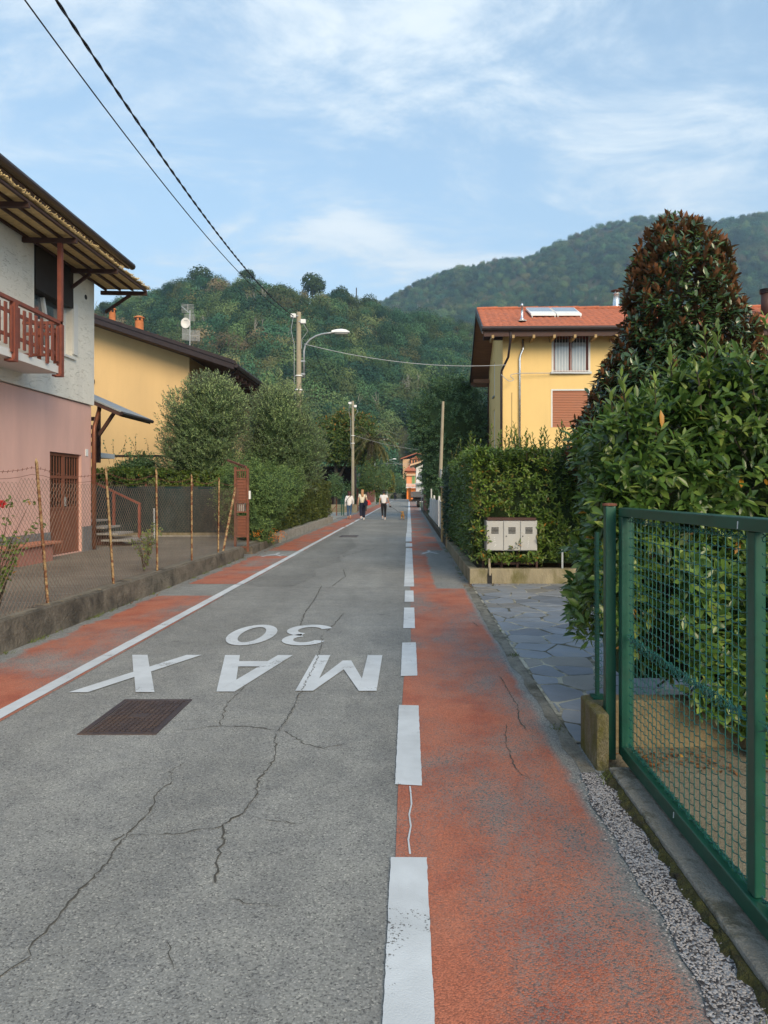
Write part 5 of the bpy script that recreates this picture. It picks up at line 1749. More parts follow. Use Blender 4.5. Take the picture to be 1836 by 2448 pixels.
# ------------------------------------------------------------------ left side: olives, shrub, hedges
def bushy(name, label, cat, base, blobs, n, k, L0, ratio, m, th=(25, 70), up=.6, droop=0.0, tint=(0, .8), young=.05, lower=-.8, trunk=None, core=.72, top_young=0.0, tpl=SMALL, lump=.2, group=None, stem=1.2, part='crown', shell=(.72, 1.02), core_mat=None):
    r_ = thing(name, label, cat, base, group)
    ps, ns = [], []
    vol = [b[1][0] * b[1][1] + b[1][1] * b[1][2] + b[1][0] * b[1][2] for b in blobs]
    for i, (c, rad) in enumerate(blobs):
        p_, q_ = ellip(int(n * vol[i] / sum(vol)), c, rad, lump, 1.9, i * 3 + len(name), lower, shell)
        ps.append(p_)
        ns.append(q_)
    p_, q_ = np.concatenate(ps), np.concatenate(ns)
    A, D_, N_ = sprig(p_, unit(q_ + np.array([0, 0, up]) + RNG.normal(0, .35, p_.shape)), k, L0 * 2.2, th, droop, stem)
    L_ = RNG.uniform(.7, 1.25, len(A)) * L0
    t_ = tn(len(A), tint[0], tint[1], young, 0)
    if top_young:
        hi = (A[:, 2] - A[:, 2].min()) / np.ptp(A[:, 2])
        t_ = np.where(RNG.random(len(A)) < top_young * np.clip((hi - .55) * 3, 0, 1), RNG.uniform(.8, 1, len(A)), t_)
    link(part, leaf_mesh(part, tpl, A, D_, N_, L_, L_ * ratio, t_, m), r_, kind='stuff')
    if core:
        for i, (c, rad) in enumerate(blobs):
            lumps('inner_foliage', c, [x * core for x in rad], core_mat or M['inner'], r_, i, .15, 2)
    if trunk:
        g_ = MB()
        for tr_ in trunk:
            g_.tube(tr_[0], tr_[1], 8)
        g_.build('trunk', M['bark'], r_)
    return r_


bushy('olive_tree', 'rounded olive tree nearest the ochre house, its crown bushy and grey green', 'tree', (-6.35, 22.8, .2),
      [((-6.6, 22.9, 3.75), (1.35, 1.2, 1.55)), ((-6.25, 22.8, 4.3), (1.0, 1.1, 1.15)), ((-6.8, 22.9, 2.7), (1.2, 1.0, 1.0))], 5200, 10, .085, .34, M['olive'], (22, 60), .8, 0, (0, .8), .10, -.9,
      [([(-6.35, 22.8, .2), (-6.3, 22.8, 1.4), (-6.4, 22.9, 2.8)], [.13, .10, .05])], .70, .8, lump=.26, shell=(.70, 1.08))
bushy('olive_tree', 'second olive tree, in front of the tall concrete pole and its lamp', 'tree', (-4.75, 24.8, .2),
      [((-4.6, 24.9, 3.95), (1.15, 1.2, 1.65)), ((-4.1, 25.2, 3.0), (1.15, 1.2, 1.5)), ((-4.95, 24.9, 2.8), (.95, 1.0, 1.1))], 5200, 10, .085, .34, M['olive'], (22, 60), .8, 0, (0, .75), .05, -.9,
      [([(-4.75, 24.8, .2), (-4.7, 24.8, 1.4), (-4.6, 24.9, 2.8)], [.12, .09, .05])], .70, .85, lump=.26, shell=(.70, 1.08))
bushy('shrub', 'feathery fine leaved shrub spilling over the wall beside the rusty gate panel', 'shrub', (-4.5, 20.2, .2),
      [((-4.75, 20.3, 1.55), (.85, 1.0, 1.25)), ((-4.1, 20.4, 1.55), (.75, 1.0, 1.0)), ((-4.3, 20.2, .75), (.6, .9, .75)), ((-3.75, 21.6, 1.75), (.6, .9, .7))], 3300, 12, .065, .40, M['feather'], (40, 85), .35, .12, (0, .8), .08, -.95, None, .66, .3, lump=.3, stem=2.2)
hb = thing('hedge', 'clipped small leaved hedge along the pavement, on the left before the walkers', 'hedge', (-4.7, 30, .3))
p, q = boxshell(4600, -5.4, -4.14, 22.2, 37.6, .34, 2.12, ('+x', '-y', '+z'), .10, .22, 1.6)
Pq, D, N = sprig(p, unit(q + np.array([0, 0, .4]) + RNG.normal(0, .4, p.shape)), 8, .075, (35, 85), .1, 1.0)
L = RNG.uniform(.05, .095, len(Pq))
split_leaves(hb, 'hedge', SMALL, Pq, D, N, L, L * .6, tn(len(L), 0, .9, .02, .003), M['box_leaf'], 0)
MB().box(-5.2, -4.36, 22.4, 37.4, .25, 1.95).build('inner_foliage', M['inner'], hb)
bh = thing('hedge', 'long clipped hedge showing over the top of the dark green net', 'hedge', (-7.2, 22.6, .3))
p, q = boxshell(1500, -10.4, -4.5, 22.25, 23.2, 1.35, 2.30, ('-y', '+z'), .10, .2, 1.4)
Pq, D, N = sprig(p, unit(q + np.array([0, 0, .2]) + RNG.normal(0, .4, p.shape)), 7, .08, (35, 85), .25, 1.0)
L = RNG.uniform(.06, .10, len(Pq))
split_leaves(bh, 'hedge', SMALL, Pq, D, N, L, L * .55, tn(len(L), 0, .85, .03, .002), M['laurel2'], 0)
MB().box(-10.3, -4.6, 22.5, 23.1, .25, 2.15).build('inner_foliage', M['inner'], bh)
ds = bushy('shrub', 'dark straggly shrub rising above the clipped hedge before the ochre wall', 'shrub', (-9.2, 24.2, .2),
           [((-9.1, 24.2, 2.45), (.75, .6, .55)), ((-9.7, 24.3, 2.3), (.5, .5, .45))], 420, 8, .085, .5, M['dark_leaf'], (30, 80), .5, .1, (0, .8), .03, -.8, None, .6)
for i in range(12):
    x, z_ = random.uniform(-10.5, -8.3), random.uniform(2.5, 2.75)
    h_ = random.uniform(.3, .85)
    dx = random.uniform(-.3, .3)
    g = MB().tube([(x, 24, z_), (x + dx * .5, 24, z_ + h_ * .6), (x + dx, 24, z_ + h_)], [.006, .005, .002], 4)
    o = g.build('shoot', M['twig'], ds)
    f = np.linspace(.3, 1, 8)
    pos = np.stack([x + dx * f, np.full(8, 24.0), z_ + h_ * f], 1)
    link('shoot_leaves', leaf_mesh('shoot_leaves', SMALL, pos, RNG.normal(0, 1, (8, 3)), np.array([[0, -.5, 1.0]]) + RNG.normal(0, .2, (8, 3)), np.full(8, .09), np.full(8, .045), RNG.uniform(0, .6, 8), M['dark_leaf']), o, kind='stuff')

# ------------------------------------------------------------------ trees farther along
t3 = bushy('tree', 'broad tree with orange tinged leaves behind the second concrete pole', 'tree', (-6.3, 61, 0),
           [((-6.6, 61, 6.0), (2.3, 2.4, 2.2)), ((-4.6, 61.5, 6.6), (1.9, 2.2, 2.1)), ((-7.8, 61, 5.4), (1.5, 1.8, 1.7)), ((-3.7, 62, 5.3), (1.3, 1.8, 1.7)), ((-5.2, 61.5, 7.6), (1.7, 1.8, 1.2)), ((-5.6, 60.4, 4.7), (1.8, 1.5, 1.2))], 2600, 9, .24, .5, M['persim'], (35, 85), .3, .25, (0, .72), .03, -.8,
           [([(-6.3, 61, 0), (-6.2, 61, 2.5), (-6.4, 61, 5)], [.22, .18, .1]), ([(-6.2, 61, 2.4), (-4.8, 61, 5.4)], [.12, .06])], .62, .25)
dt = bushy('tree', 'big dense dark evergreen tree behind the leaning pole', 'tree', (2.4, 42, 0),
           [((2.5, 42, 5.5), (2.6, 2.4, 3.0)), ((0.95, 42, 5.6), (1.2, 1.6, 1.8)), ((3.9, 42.6, 4.8), (1.9, 2, 2.6)), ((2.2, 41.6, 3.0), (1.5, 1.6, 1.8)), ((1.35, 41.8, 2.7), (.8, 1.0, 1.7)), ((1.6, 41.5, 1.5), (.75, .9, 1.4)), ((2.6, 42, 7.4), (1.6, 1.6, 1.2))], 4800, 10, .15, .45, M['dark_leaf'], (35, 90), .25, .25, (0, .85), .012, -.98,
           [([(2.4, 42, 0), (2.4, 42, 3), (2.5, 42, 6)], [.3, .24, .1])], .8, .12)
# palm
pm = thing('palm_tree', 'palm with arching yellow green fronds above the roadside bushes', 'tree', (-3.75, 58.5, 0))
MB().tube([(-3.75, 58.5, 0), (-3.6, 58.5, 3), (-3.1, 58.5, 5.6)], [.26, .22, .2], 8).build('trunk', M['bark'], pm)
for i in range(34):
    az = i * 2.4
    el = random.uniform(-.35, 1.25)
    n_ = 15
    base = np.array([-3.05, 58.5, 5.7])
    ln = random.uniform(1.9, 2.7)
    sp_ = []
    d0 = np.array([math.cos(az) * math.cos(el), math.sin(az) * math.cos(el), math.sin(el)])
    pos_ = base.copy()
    for j in range(n_):
        sp_.append(pos_.copy())
        d0 = unit(d0 + np.array([0, 0, -.13]))
        pos_ = pos_ + d0 * ln / n_
    fr = MB().tube(sp_, [.035 - .03 * j / n_ for j in range(n_)], 4).build('frond', M['palm_stem'] if 'palm_stem' in M else M['bark'], pm)
    sp_ = np.array(sp_)
    seg = np.repeat(sp_[2:], 4, 0) + RNG.normal(0, .03, ((n_ - 2) * 4, 3))
    dirs = np.repeat(unit(np.diff(sp_, axis=0))[1:], 4, 0)
    side = unit(np.cross(dirs, np.array([0, 0, 1.0]))) * np.tile(np.array([1, -1]), (n_ - 2) * 2)[:, None]
    D = unit(dirs * .7 + side + np.array([0, 0, -.35]) + RNG.normal(0, .1, dirs.shape))
    link('leaflets', leaf_mesh('leaflets', SMALL, seg, D, np.array([[0, 0, 1.0]]) + side * .2, np.full(len(seg), .55), np.full(len(seg), .06), np.clip(RNG.uniform(0, .6, len(seg)) + (.12 if el < .1 else 0), 0, 1), M['palm']), fr, kind='stuff')
# roadside bushes on both sides of the far road
for i, (u, v0, v1, w, Y, kd, lab) in enumerate((
        (800, 1125, 1195, 46, 46, 'dark_leaf', 'dark green bush right behind the end of the clipped hedge'),
        (835, 1150, 1222, 40, 60, 'dark_leaf', 'leafy bush between the dark haired walker and the round sign'),
        (878, 1085, 1190, 48, 56.5, 'persim', 'loose bush under the palm behind the brown fence'),
        (902, 1105, 1190, 40, 84, 'box_leaf', 'light green bush at the far end of the brown fence'),
        (906, 1150, 1212, 22, 92, 'dark_leaf', 'dark creeper covered bush left of the walker in the white tee shirt'),
        (920, 1100, 1175, 34, 112, 'feather', 'grey green bush beneath the small far street lamp'),
        (934, 1122, 1180, 20, 128, 'yellow_b', 'yellow green bush at the road bend'),
        (955, 1130, 1192, 46, 172, 'dark_leaf', 'dark green tree behind the low wall at the end of the road'),
        (922, 1080, 1150, 44, 176, 'forest_b', 'mid green tree beyond the bend left of the far houses'),
        (941, 1182, 1192, 9, 158, 'box_leaf', 'small round bush on the left, before the far low wall'),
        (970, 1178, 1192, 16, 156, 'box_leaf', 'small round bush before the far low wall by the orange house'),
        (1072, 1118, 1255, 36, 31, 'dark_leaf', 'dark ivy bush round the foot of the leaning pole'),
        (1060, 1140, 1200, 50, 52, 'dark_leaf', 'dark bush behind the wooden fence panel on the right'))):
    if kd == 'yellow_b' and 'yellow_b' not in M:
        M['yellow_b'] = leaf_mat('yellowing_leaves', [(0, (0.12, 0.14, 0.02)), (.6, (0.26, 0.22, 0.03)), (1, (0.36, 0.28, 0.04))], .6, .2)
    if kd == 'forest_b' and 'forest_b' not in M:
        M['forest_b'] = leaf_mat('mid_green_leaves', [(0, (0.03, 0.055, 0.022)), (.6, (0.05, 0.09, 0.03)), (1, (0.08, 0.12, 0.04))], .6, .2)
    x, _, zt = P(u, v0, Y)
    zb = max(0, P(u, v1, Y)[2])
    rx = w / 2 / F * Y
    hz = (zt - zb) / 2
    s_ = .0042 * Y if Y < 100 else .0036 * Y
    bushy('bush', lab, 'bush', (x, Y, zb), [((x, Y, zb + hz), (rx, rx, hz)), ((x + rx * .4, Y, zb + hz * .8), (rx * .7, rx, hz * .75)), ((x - rx * .45, Y + .2, zb + hz * .7), (rx * .6, rx, hz * .7))], 330, 7, s_ * .55, .55, M[kd], (35, 85), .4, .15, (0, .85), .04, -.9, None, .7)

bushy('bush', 'dark ivy hanging over the pale gate in front of the leaning pole', 'bush', (1.45, 30.8, 1.3),
      [((1.5, 30.8, 1.75), (.38, .6, .55)), ((1.75, 30.9, 1.9), (.4, .6, .6))], 260, 8, .09, .5, M['dark_leaf'], (35, 85), .1, .3, (0, .85), .03, -.95, None, .7)

if 'forest_b' not in M:
    M['forest_b'] = leaf_mat('mid_green_leaves', [(0, (0.03, 0.055, 0.022)), (.6, (0.05, 0.09, 0.03)), (1, (0.08, 0.12, 0.04))], .6, .2)
# single trees that stand out on the near skyline
for i, (u, v, w, lab) in enumerate(((747, 654, 66, 'big round crowned tree standing alone on the near ridge'), (479, 636, 66, 'broad dark tree on the top of the near hill above the aerial'), (253, 722, 34, 'small dark tree on the ridge just right of the reed shade'),
                                    (815, 690, 52, 'bushy tree on the ridge right of the round crowned tree'), (884, 704, 44, 'pointed tree in the saddle between the two hills'), (592, 645, 36, 'tree on the ridge under the two overhead cables'))):
    Y = 352 if i != 2 else 340
    x, _, z_ = P(u, v, Y)
    s_ = w / F * Y
    t_ = thing('ridge_tree', lab, 'tree', (x, Y, z_ - s_ * .95))
    me = bpy.data.meshes.get('wood_crown') if False else crown_mesh('crown', 60 + i, 1900, 1.0, 1.0, .07, M['forest_b'])
    o = link('crown', me, None, kind='stuff')
    o.parent = t_
    o.scale = (s_ * .98, s_ * .98, s_ * 1.0)
    o.location = (0, 0, -s_ * .02)
    MB().tube([(x, Y, z_ - s_ * 1.4), (x, Y, z_ - s_ * .4)], [s_ * .03, s_ * .015], 6).build('trunk', M['bark'], t_)
mt = thing('mast', 'thin radio mast on the near ridge', 'mast', P(852, 700, 352))
MB().tube([P(852, 715, 352), P(852, 688, 352)], .28, 5).build('shaft', M['brown_metal'], mt)
# ------------------------------------------------------------------ left boundary wall and rusty fence
bw = thing('wall', 'low rough blackened concrete wall along the left red path under the wire fence', 'wall', (-4.1, 10, 0))
g = MB()
n = 44
rows = []
for i in range(n + 1):
    y = 1.5 + i * 15.7 / n
    zt = .325 - .006 * (y - 7) + random.uniform(-.008, .008)
    rows.append([(-4.0 + random.uniform(-.012, .012), y, -.02), (-4.005 + random.uniform(-.014, .014), y, zt * .5), (-4.02 + random.uniform(-.01, .01), y, zt - .015), (-4.05, y, zt), (-4.24, y, zt + random.uniform(-.006, .006)), (-4.26, y, .1)])
g.add([p for r in rows for p in r], [(6 * i + j, 6 * i + j + 1, 6 * i + j + 7, 6 * i + j + 6) for i in range(n) for j in range(5)] + [(5, 4, 3, 2, 1, 0), tuple(6 * n + j for j in range(6))])
g.build('wall_body', M['concrete'], bw)
g = MB()
for i in range(60):
    y0 = 1.5 + i * 15.7 / 60
    zt = .326 - .006 * (y0 - 7)
    if random.random() < .93:
        g.box(-4.235 + random.uniform(-.01, .01), -4.05 + random.uniform(-.03, .01), y0 + .002, y0 + 15.7 / 60 - random.uniform(0, .03), zt - .03, zt + random.uniform(.004, .012))
g.build('wall_top', M['yard'], bw, kind='stuff')
fx = lambda z: -4.13 - .07 * (z - .25)
fe = thing('fence', 'sagging rusty chain link fence on yellowish angle posts before the pink house', 'fence', (-4.13, 11, .27))
for y, zt, ln in ((8.1, 1.94, -.02), (9.9, 1.93, .0), (11.6, 1.93, .10), (13.44, 1.89, .11), (15.3, 1.87, .13)):
    g = MB()
    xt = fx(zt) + ln
    for (ax_, ay_) in ((.034, .007), (.007, .034)):
        g.prism([(-4.13, y, .2), (-4.13 + ax_, y, .2), (-4.13 + ax_, y + ay_, .2), (-4.13, y + ay_, .2)], None, (xt + 4.13, random.uniform(-.03, .03) * 0, zt - .2))
    g.add([(xt, y, zt), (xt + .034, y, zt), (xt + .01, y + .01, zt + .05), (xt, y + .034, zt)], [(0, 1, 2), (0, 2, 3)])
    g.build('post', M['rust_post'], fe)
MB().bar((-4.13, 15.75, .24), (-4.13, 16.9, 1.70), .04, .04).build('brace', M['rust_post'], fe)
ys, zt_, zb_ = (6.5, 17.25), 1.78, .33


def ztop(y):
    posts = [6.3, 8.1, 9.9, 11.6, 13.44, 15.3, 17.3]
    for a, b in zip(posts, posts[1:]):
        if a <= y <= b:
            f = (y - a) / (b - a)
            return 1.80 - .09 * 4 * f * (1 - f) - .006 * (y - 7)
    return 1.78


def fpt(y, z):
    return Vector((fx(z) + .012 * math.sin(y * 1.7 + z * 2) + (.10 * max(0, min(1, (y - 10) / 3)) * (z - .3) / 1.5), y, z))


g = MB()
for sgn in (1, -1):
    k = -30
    while k < 190:
        y0 = ys[0] + k * .077
        pts = []
        for j in range(31):
            z = zb_ + (1.80 - zb_) * j / 30
            y = y0 + sgn * (z - zb_) * .95
            if ys[0] <= y <= ys[1] and z <= ztop(y) + .01:
                pts.append(fpt(y, z))
        if len(pts) > 1:
            g.tube(pts, [.0024 - .0010 * min(1, max(0, (q.y - 8) / 6)) for q in pts], 3, False)
        k += 1
g.build('wire_mesh', M['rust_wire'], fe, kind='stuff')
for dz in (.0, .075):
    pts = [fpt(ys[0] + i * .25, ztop(ys[0] + i * .25) + dz + .02) for i in range(44)]
    w_ = MB().tube(pts, .0025, 4, False).build('barbed_wire' if dz else 'line_wire', M['rust'], fe)
    g = MB()
    for i in range(110):
        y = ys[0] + .05 + i * .097
        c = fpt(y, ztop(y) + dz + .02)
        g.bar(c + Vector((0, -.008, -.016)), c + Vector((0, .008, .016)), .004, .004)
    if dz:
        g.build('barbs', M['rust'], w_, kind='stuff')

gp = thing('gate', 'narrow brown ornamental iron gate panel holding a letter box at the fence end', 'gate', (-4.08, 17.4, .15))
a, b, z0, z1 = -4.26, -3.95, .18, 2.17
for x in (a, b):
    MB().box(x - .025, x + .025, 17.38, 17.44, z0 - .05, z1 - (.0 if x == b else -.04)).build('stile', M['rust'], gp)
for z in (.24, .50, .99, 1.10, 1.33, 1.92, 2.12):
    MB().box(a + .026, b - .026, 17.39, 17.43, z - .017, z + .017).build('rail', M['rust'], gp)
for i in range(6):
    x = a + .04 + i * .046
    MB().box(x - .006, x + .006, 17.40, 17.42, z0, .222).build('bar', M['rust'], gp)
    MB().box(x - .006, x + .006, 17.40, 17.42, 1.938, 2.19).build('bar', M['rust'], gp)
    MB().box(x - .005, x + .005, 17.40, 17.42, 1.118, 1.30).build('bar', M['rust'], gp)
for zA, zB in ((.52, .97), (1.35, 1.90)):
    pl = MB().box(a + .026, b - .026, 17.405, 17.42, zA, zB).build('panel', M['rust'], gp)
    nn = int((zB - zA) / .075)
    for i in range(nn):
        z = zA + .03 + i * .075
        MB().box(a + .055, b - .055, 17.395, 17.404, z, z + .045).build('scroll_plate', M['door_brown'], pl)
bx = MB().box(a + .05, b - .10, 17.44, 17.58, 1.10, 1.33).build('letter_box', M['cream'], gp)
MB().box(b + .03, b + .07, 17.36, 17.42, 1.42, 1.62).build('bell_box', M['white_metal'], gp)
MB().bar((-4.75, 18.6, 2.42), (-4.0, 17.45, 2.20), .04, .05).build('top_bar', M['rust'], gp)
lw2 = thing('wall', 'grey concrete wall under the clipped hedge on the left', 'wall', (-4.1, 27, 0))
MB().box(-4.30, -4.02, 22.2, 37.5, -.02, .30).build('wall_body', M['concrete_light'], lw2, bevel=.012)
MB().box(-4.35, -4.02, 18.2, 20.2, -.02, .20).build('wall_step', M['concrete'], lw2, bevel=.012)
MB().box(-4.32, -4.06, 20.2, 22.2, -.02, .22).build('wall_step', M['concrete'], lw2, bevel=.012)
g = MB()
for i in range(120):
    c = random.choice(((-3.75, 19.9, .32), (-3.9, 20.2, .4), (-3.65, 20.4, .36), (-4.15, 19.4, .42)))
    x, y, z = (c[0] + random.gauss(0, .07), c[1] + random.gauss(0, .1), c[2] + random.gauss(0, .07))
    r = .014
    g.add([(x + r, y, z), (x - r, y, z), (x, y + r, z), (x, y - r, z), (x, y, z + r), (x, y, z - r)], [(0, 2, 4), (2, 1, 4), (1, 3, 4), (3, 0, 4), (2, 0, 5), (1, 2, 5), (3, 1, 5), (0, 3, 5)])
tag(g.build('berries', mat('orange_berries', (.62, .20, .02), .5, .2, 5), kind='stuff'), 'orange berries hanging in the shrub at the foot of the rusty gate panel', 'berries')

# net screen across the back of the yard
ns_ = thing('net_screen', 'dark green shade net stretched across the back of the yard', 'screen', (-7.2, 22, .25))
g = MB()
nx_, nz_ = 60, 8
g.add([(-10.5 + 6.1 * i / nx_, 22.05 + .035 * math.sin(i * 1.3) + .02 * math.sin(j * 2 + i * .4), .34 + 1.42 * j / nz_) for i in range(nx_ + 1) for j in range(nz_ + 1)],
      [(i * (nz_ + 1) + j, (i + 1) * (nz_ + 1) + j, (i + 1) * (nz_ + 1) + j + 1, i * (nz_ + 1) + j + 1) for i in range(nx_) for j in range(nz_)])
g.build('net', M['net'], ns_, smooth=True)
for x in (-9.8, -8.2, -6.75, -5.2, -4.5):
    MB().box(x - .025, x + .025, 22.12, 22.17, .2, 1.85).build('post', M['rust'], ns_)
MB().box(-10.5, -4.4, 21.90, 22.02, .18, .33).build('kerb', M['wall_mossy'], ns_)
MB().box(-8.4, -5.2, 21.55, 21.62, .236, .27).build('lower_kerb', M['concrete_light'], ns_)
yp = thing('yard_post', 'short grey steel post standing in the yard before the dark net', 'post', (-7.35, 20.5, ZY))
MB().tube([(-7.35, 20.5, ZY), (-7.36, 20.5, 1.12)], .03, 8).build('shaft', M['galv'], yp)
for (x, y, h_, lab) in ((-4.5, 7.75, 1.35, 'rose bush with one red flower at the left edge behind the fence'), (-4.8, 13.0, .8, 'thin weedy plant with yellow leaves by the third fence post'), (-4.55, 12.2, .55, 'dry wispy weed at the foot of the fence between two posts')):
    pl = thing('plant', lab, 'plant', (x, y, .235))
    g = MB()
    pos, dirs = [], []
    for i in range(7):
        dx, dy = random.uniform(-.35, .35) * h_, random.uniform(-.35, .35) * h_
        hh = h_ * random.uniform(.6, 1)
        g.tube([(x, y, .23), (x + dx * .35, y + dy * .35, .23 + hh * .6), (x + dx, y + dy, .23 + hh)], [.007, .005, .002], 4)
        for j in range(9 if h_ > .6 else 2):
            f = random.uniform(.35, 1)
            pos.append((x + dx * f * f, y + dy * f * f, .23 + hh * f))
            dirs.append((random.uniform(-1, 1), random.uniform(-1, 1), random.uniform(-.4, .6)))
    g.build('stems', M['twig'], pl)
    pos = np.array(pos)
    k_ = 4
    pos = np.repeat(pos, k_, 0) + RNG.normal(0, .03, (len(pos) * k_, 3))
    D = np.repeat(np.array(dirs), k_, 0) + RNG.normal(0, .5, pos.shape)
    link('leaves', leaf_mesh('leaves', BROAD, pos, D, np.array([[.2, -.5, 1.0]]) + RNG.normal(0, .3, pos.shape), np.full(len(pos), .055), np.full(len(pos), .035), tn(len(pos), .1, .8, .15, .03), M['laurel2']), pl, kind='stuff')
    if h_ > 1:
        mr = mat('red_petals', (.55, .03, .03), .5, .15, 5)
        for c in ((-4.27, 7.45, 1.47),):
            A = np.repeat(np.array([c]), 16, 0)
            D = unit(RNG.normal(0, 1, (16, 3)) + np.array([0, 0, .5]))
            link('flower', leaf_mesh('flower', BROAD, A, D, RNG.normal(0, 1, (16, 3)), np.full(16, .05), np.full(16, .045), np.zeros(16), mr), pl)

# ------------------------------------------------------------------ green gate in front on the right
GX = 1.235
gt = thing('gate', 'dark green steel gate filled with wavy green wire mesh in the right foreground', 'gate', (GX, 3.0, .05))
MB().box(1.158, 1.219, 4.18, 4.24, .02, 1.515).build('post', M['gate_green'], gt, bevel=.006)
MB().lathe([(.043, 0), (.043, .012), (.01, .016)], (1.188, 4.21, 1.517), 12).build('post_cap', M['rust'], gt)
MB().box(1.223, 1.290, 4.085, 4.15, .07, 1.455).build('stile', M['gate_green'], gt, bevel=.005)
MB().box(1.243, 1.285, 2.555, 2.615, .135, 1.455).build('stile', M['gate_green'], gt, bevel=.005)
MB().box(1.223, 1.283, 0.6, 4.15, 1.457, 1.507).build('rail', M['gate_green'], gt, bevel=.005)
MB().box(1.223, 1.283, 0.6, 4.083, .062, .132).build('rail', M['gate_green'], gt, bevel=.006)
ver = None
for bay in ((2.64, 4.06), (1.15, 2.53)):
    nv = int((bay[1] - bay[0]) / .0605)
    for i in range(nv + 1):
        y = bay[0] + .015 + i * .0605
        if ver is None:
            ver = MB().tube([(0, 0, .135), (0, 0, 1.452)], .0021, 5).build('vertical_wire', M['wire_green'], gt)
        else:
            o = ver.copy()
            COL.objects.link(o)
            ver2 = o
        o = ver if i == 0 and bay[0] > 2.6 else ver2
        o.location = (1.262 + random.uniform(-.002, .002), y + random.uniform(-.003, .003), 0)
        o.rotation_euler = (random.uniform(-.002, .002), 0, 0)
    hm = None
    for i in range(28):
        z = .16 + i * .0468
        if hm is None:
            L_ = bay[1] - bay[0]
            n = int(L_ / .0605) * 4
            pts = [(.003 * math.sin(k * math.pi / 2), -L_ / 2 + L_ * k / n, .0032 * math.sin(k * math.pi / 2 + .4)) for k in range(n + 1)]
            hm = MB().tube(pts, .0023, 5).build('horizontal_wire', M['wire_green'], gt)
            o = hm
        else:
            o = hm.copy()
            COL.objects.link(o)
        o.location = (1.258, (bay[0] + bay[1]) / 2, z + random.uniform(-.003, .003))
        o.rotation_euler = (random.uniform(-.004, .004), 0, 0)
    for zc_, am in ((.765, .022), (.15, .010), (1.44, .012)):
        g = MB()
        for k in range(5 if am > .02 else 3):
            pts = []
            ph_ = random.uniform(0, 6)
            for j in range(80):
                f = j / 79
                pts.append((1.258 + am * .6 * math.sin(j * 1.3 + ph_), bay[0] + (bay[1] - bay[0]) * f, zc_ + am * math.cos(j * (1.1 + .13 * k) + ph_) - .012 * math.sin(f * math.pi)))
            g.tube(pts, .0019, 4)
        g.build('tie_wire', M['wire_green'], gt, kind='stuff')
for (y, z) in ((3.28, .10), (2.64, 1.47)):
    MB().bar((1.2215, y, z + .02), (1.2215, y + .003, z - .008), .003, .003).build('bird_dropping', M['white_metal'], gt)
st_ = thing('stub_wall', 'short mossy concrete stub beside the green gate post', 'wall', (1.06, 4.26, 0))
MB().prism([(1.075, 4.07, -.02), (1.148, 4.07, -.02), (1.148, 4.27, -.02), (1.215, 4.27, -.02), (1.215, 4.46, -.02), (1.075, 4.46, -.02)], None, (0, 0, .345)).build('wall_body', M['stub'], st_, bevel=.012)
tp = thing('fence_post', 'thin green fence post on the concrete stub with wire wound round it', 'post', (1.17, 4.40, .325))
MB().tube([(1.165, 4.40, .325), (1.163, 4.40, 1.35)], .014, 10).build('shaft', M['gate_green'], tp)
MB().box(1.13, 1.21, 4.35, 4.45, .326, .336).build('foot_plate', M['gate_green'], tp)
g = MB()
for k in range(22):
    z = .40 + k * .042
    g.tube([(1.169 + .025 * math.cos(t), 4.40 + .025 * math.sin(t), z + .012 * math.sin(t)) for t in [i * math.pi / 4 for i in range(9)]], .0018, 4, False)
g.build('wound_wire', M['wire_green'], tp, kind='stuff')
g = MB()
for z in [.40 + k * .05 for k in range(18)]:
    g.tube([(1.18, 4.405, z), (1.21, 4.33, z + .01), (1.21, 4.25, z)], .0016, 3)
g.build('side_mesh', M['wire_green'], tp, kind='stuff')

# ------------------------------------------------------------------ right side beyond the hedge
for (xa, xb, ya, yb, z1, lab, cap) in ((1.02, 1.20, 22.45, 22.75, 1.72, 'yellow rendered gate pillar at the end of the hedge', True), (1.045, 1.17, 20.0, 20.25, .42, 'short yellow stub at the end of the low hedge wall', False)):
    pl = thing('pillar', lab, 'pillar', (xa, ya, 0))
    MB().box(xa, xb, ya, yb, 0, z1).build('shaft', M['yellow_pillar'], pl, bevel=.01)
    if cap:
        MB().box(xa - .04, xb + .04, ya - .04, yb + .04, z1 + .001, z1 + .05).build('cap', M['mortar'], pl, bevel=.01)
kb = thing('wall', 'low concrete kerb wall under the white picket gate', 'wall', (1.2, 30, 0))
MB().box(1.13, 1.30, 22.8, 60, -.02, .16).build('wall_body', M['concrete_light'], kb, bevel=.01)
wg_ = thing('gate', 'tall pale grey gate leaves along the right path past the yellow pillar', 'gate', (1.2, 36, .16))
for (ya, yb, zt) in ((28.2, 28.5, 1.42), (33.8, 34.0, 1.42), (38.2, 38.45, 1.75), (43.6, 43.8, 1.42)):
    MB().box(1.17, 1.235, ya, yb, .162, zt).build('post', M['white_frame'], wg_)
for y0, y1 in ((24.3, 28.1), (28.5, 33.8), (34.0, 38.2), (38.45, 43.6)):
    n_ = 9
    for i in range(n_):
        a_ = y0 + (y1 - y0) * i / n_ + .02
        b_ = y0 + (y1 - y0) * (i + 1) / n_ - .02
        zz_ = 1.20 + .10 * abs((i - (n_ - 1) / 2) / n_) * 2
        MB().box(1.19, 1.215, a_, b_, .20, zz_).build('board', M['white_frame'], wg_)
MB().box(1.165, 1.169, 28.28, 28.40, .72, .80).build('lock', M['black'], wg_)
wf = thing('fence', 'brown board fence between the pale gate and the truck', 'fence', (1.15, 50, .1))
for i in range(22):
    ya = 44.3 + i * .72
    MB().box(1.16, 1.20, ya, ya + .66, .162, 1.30 + .05 * (i % 2)).build('board', M['red_wood'], wf)
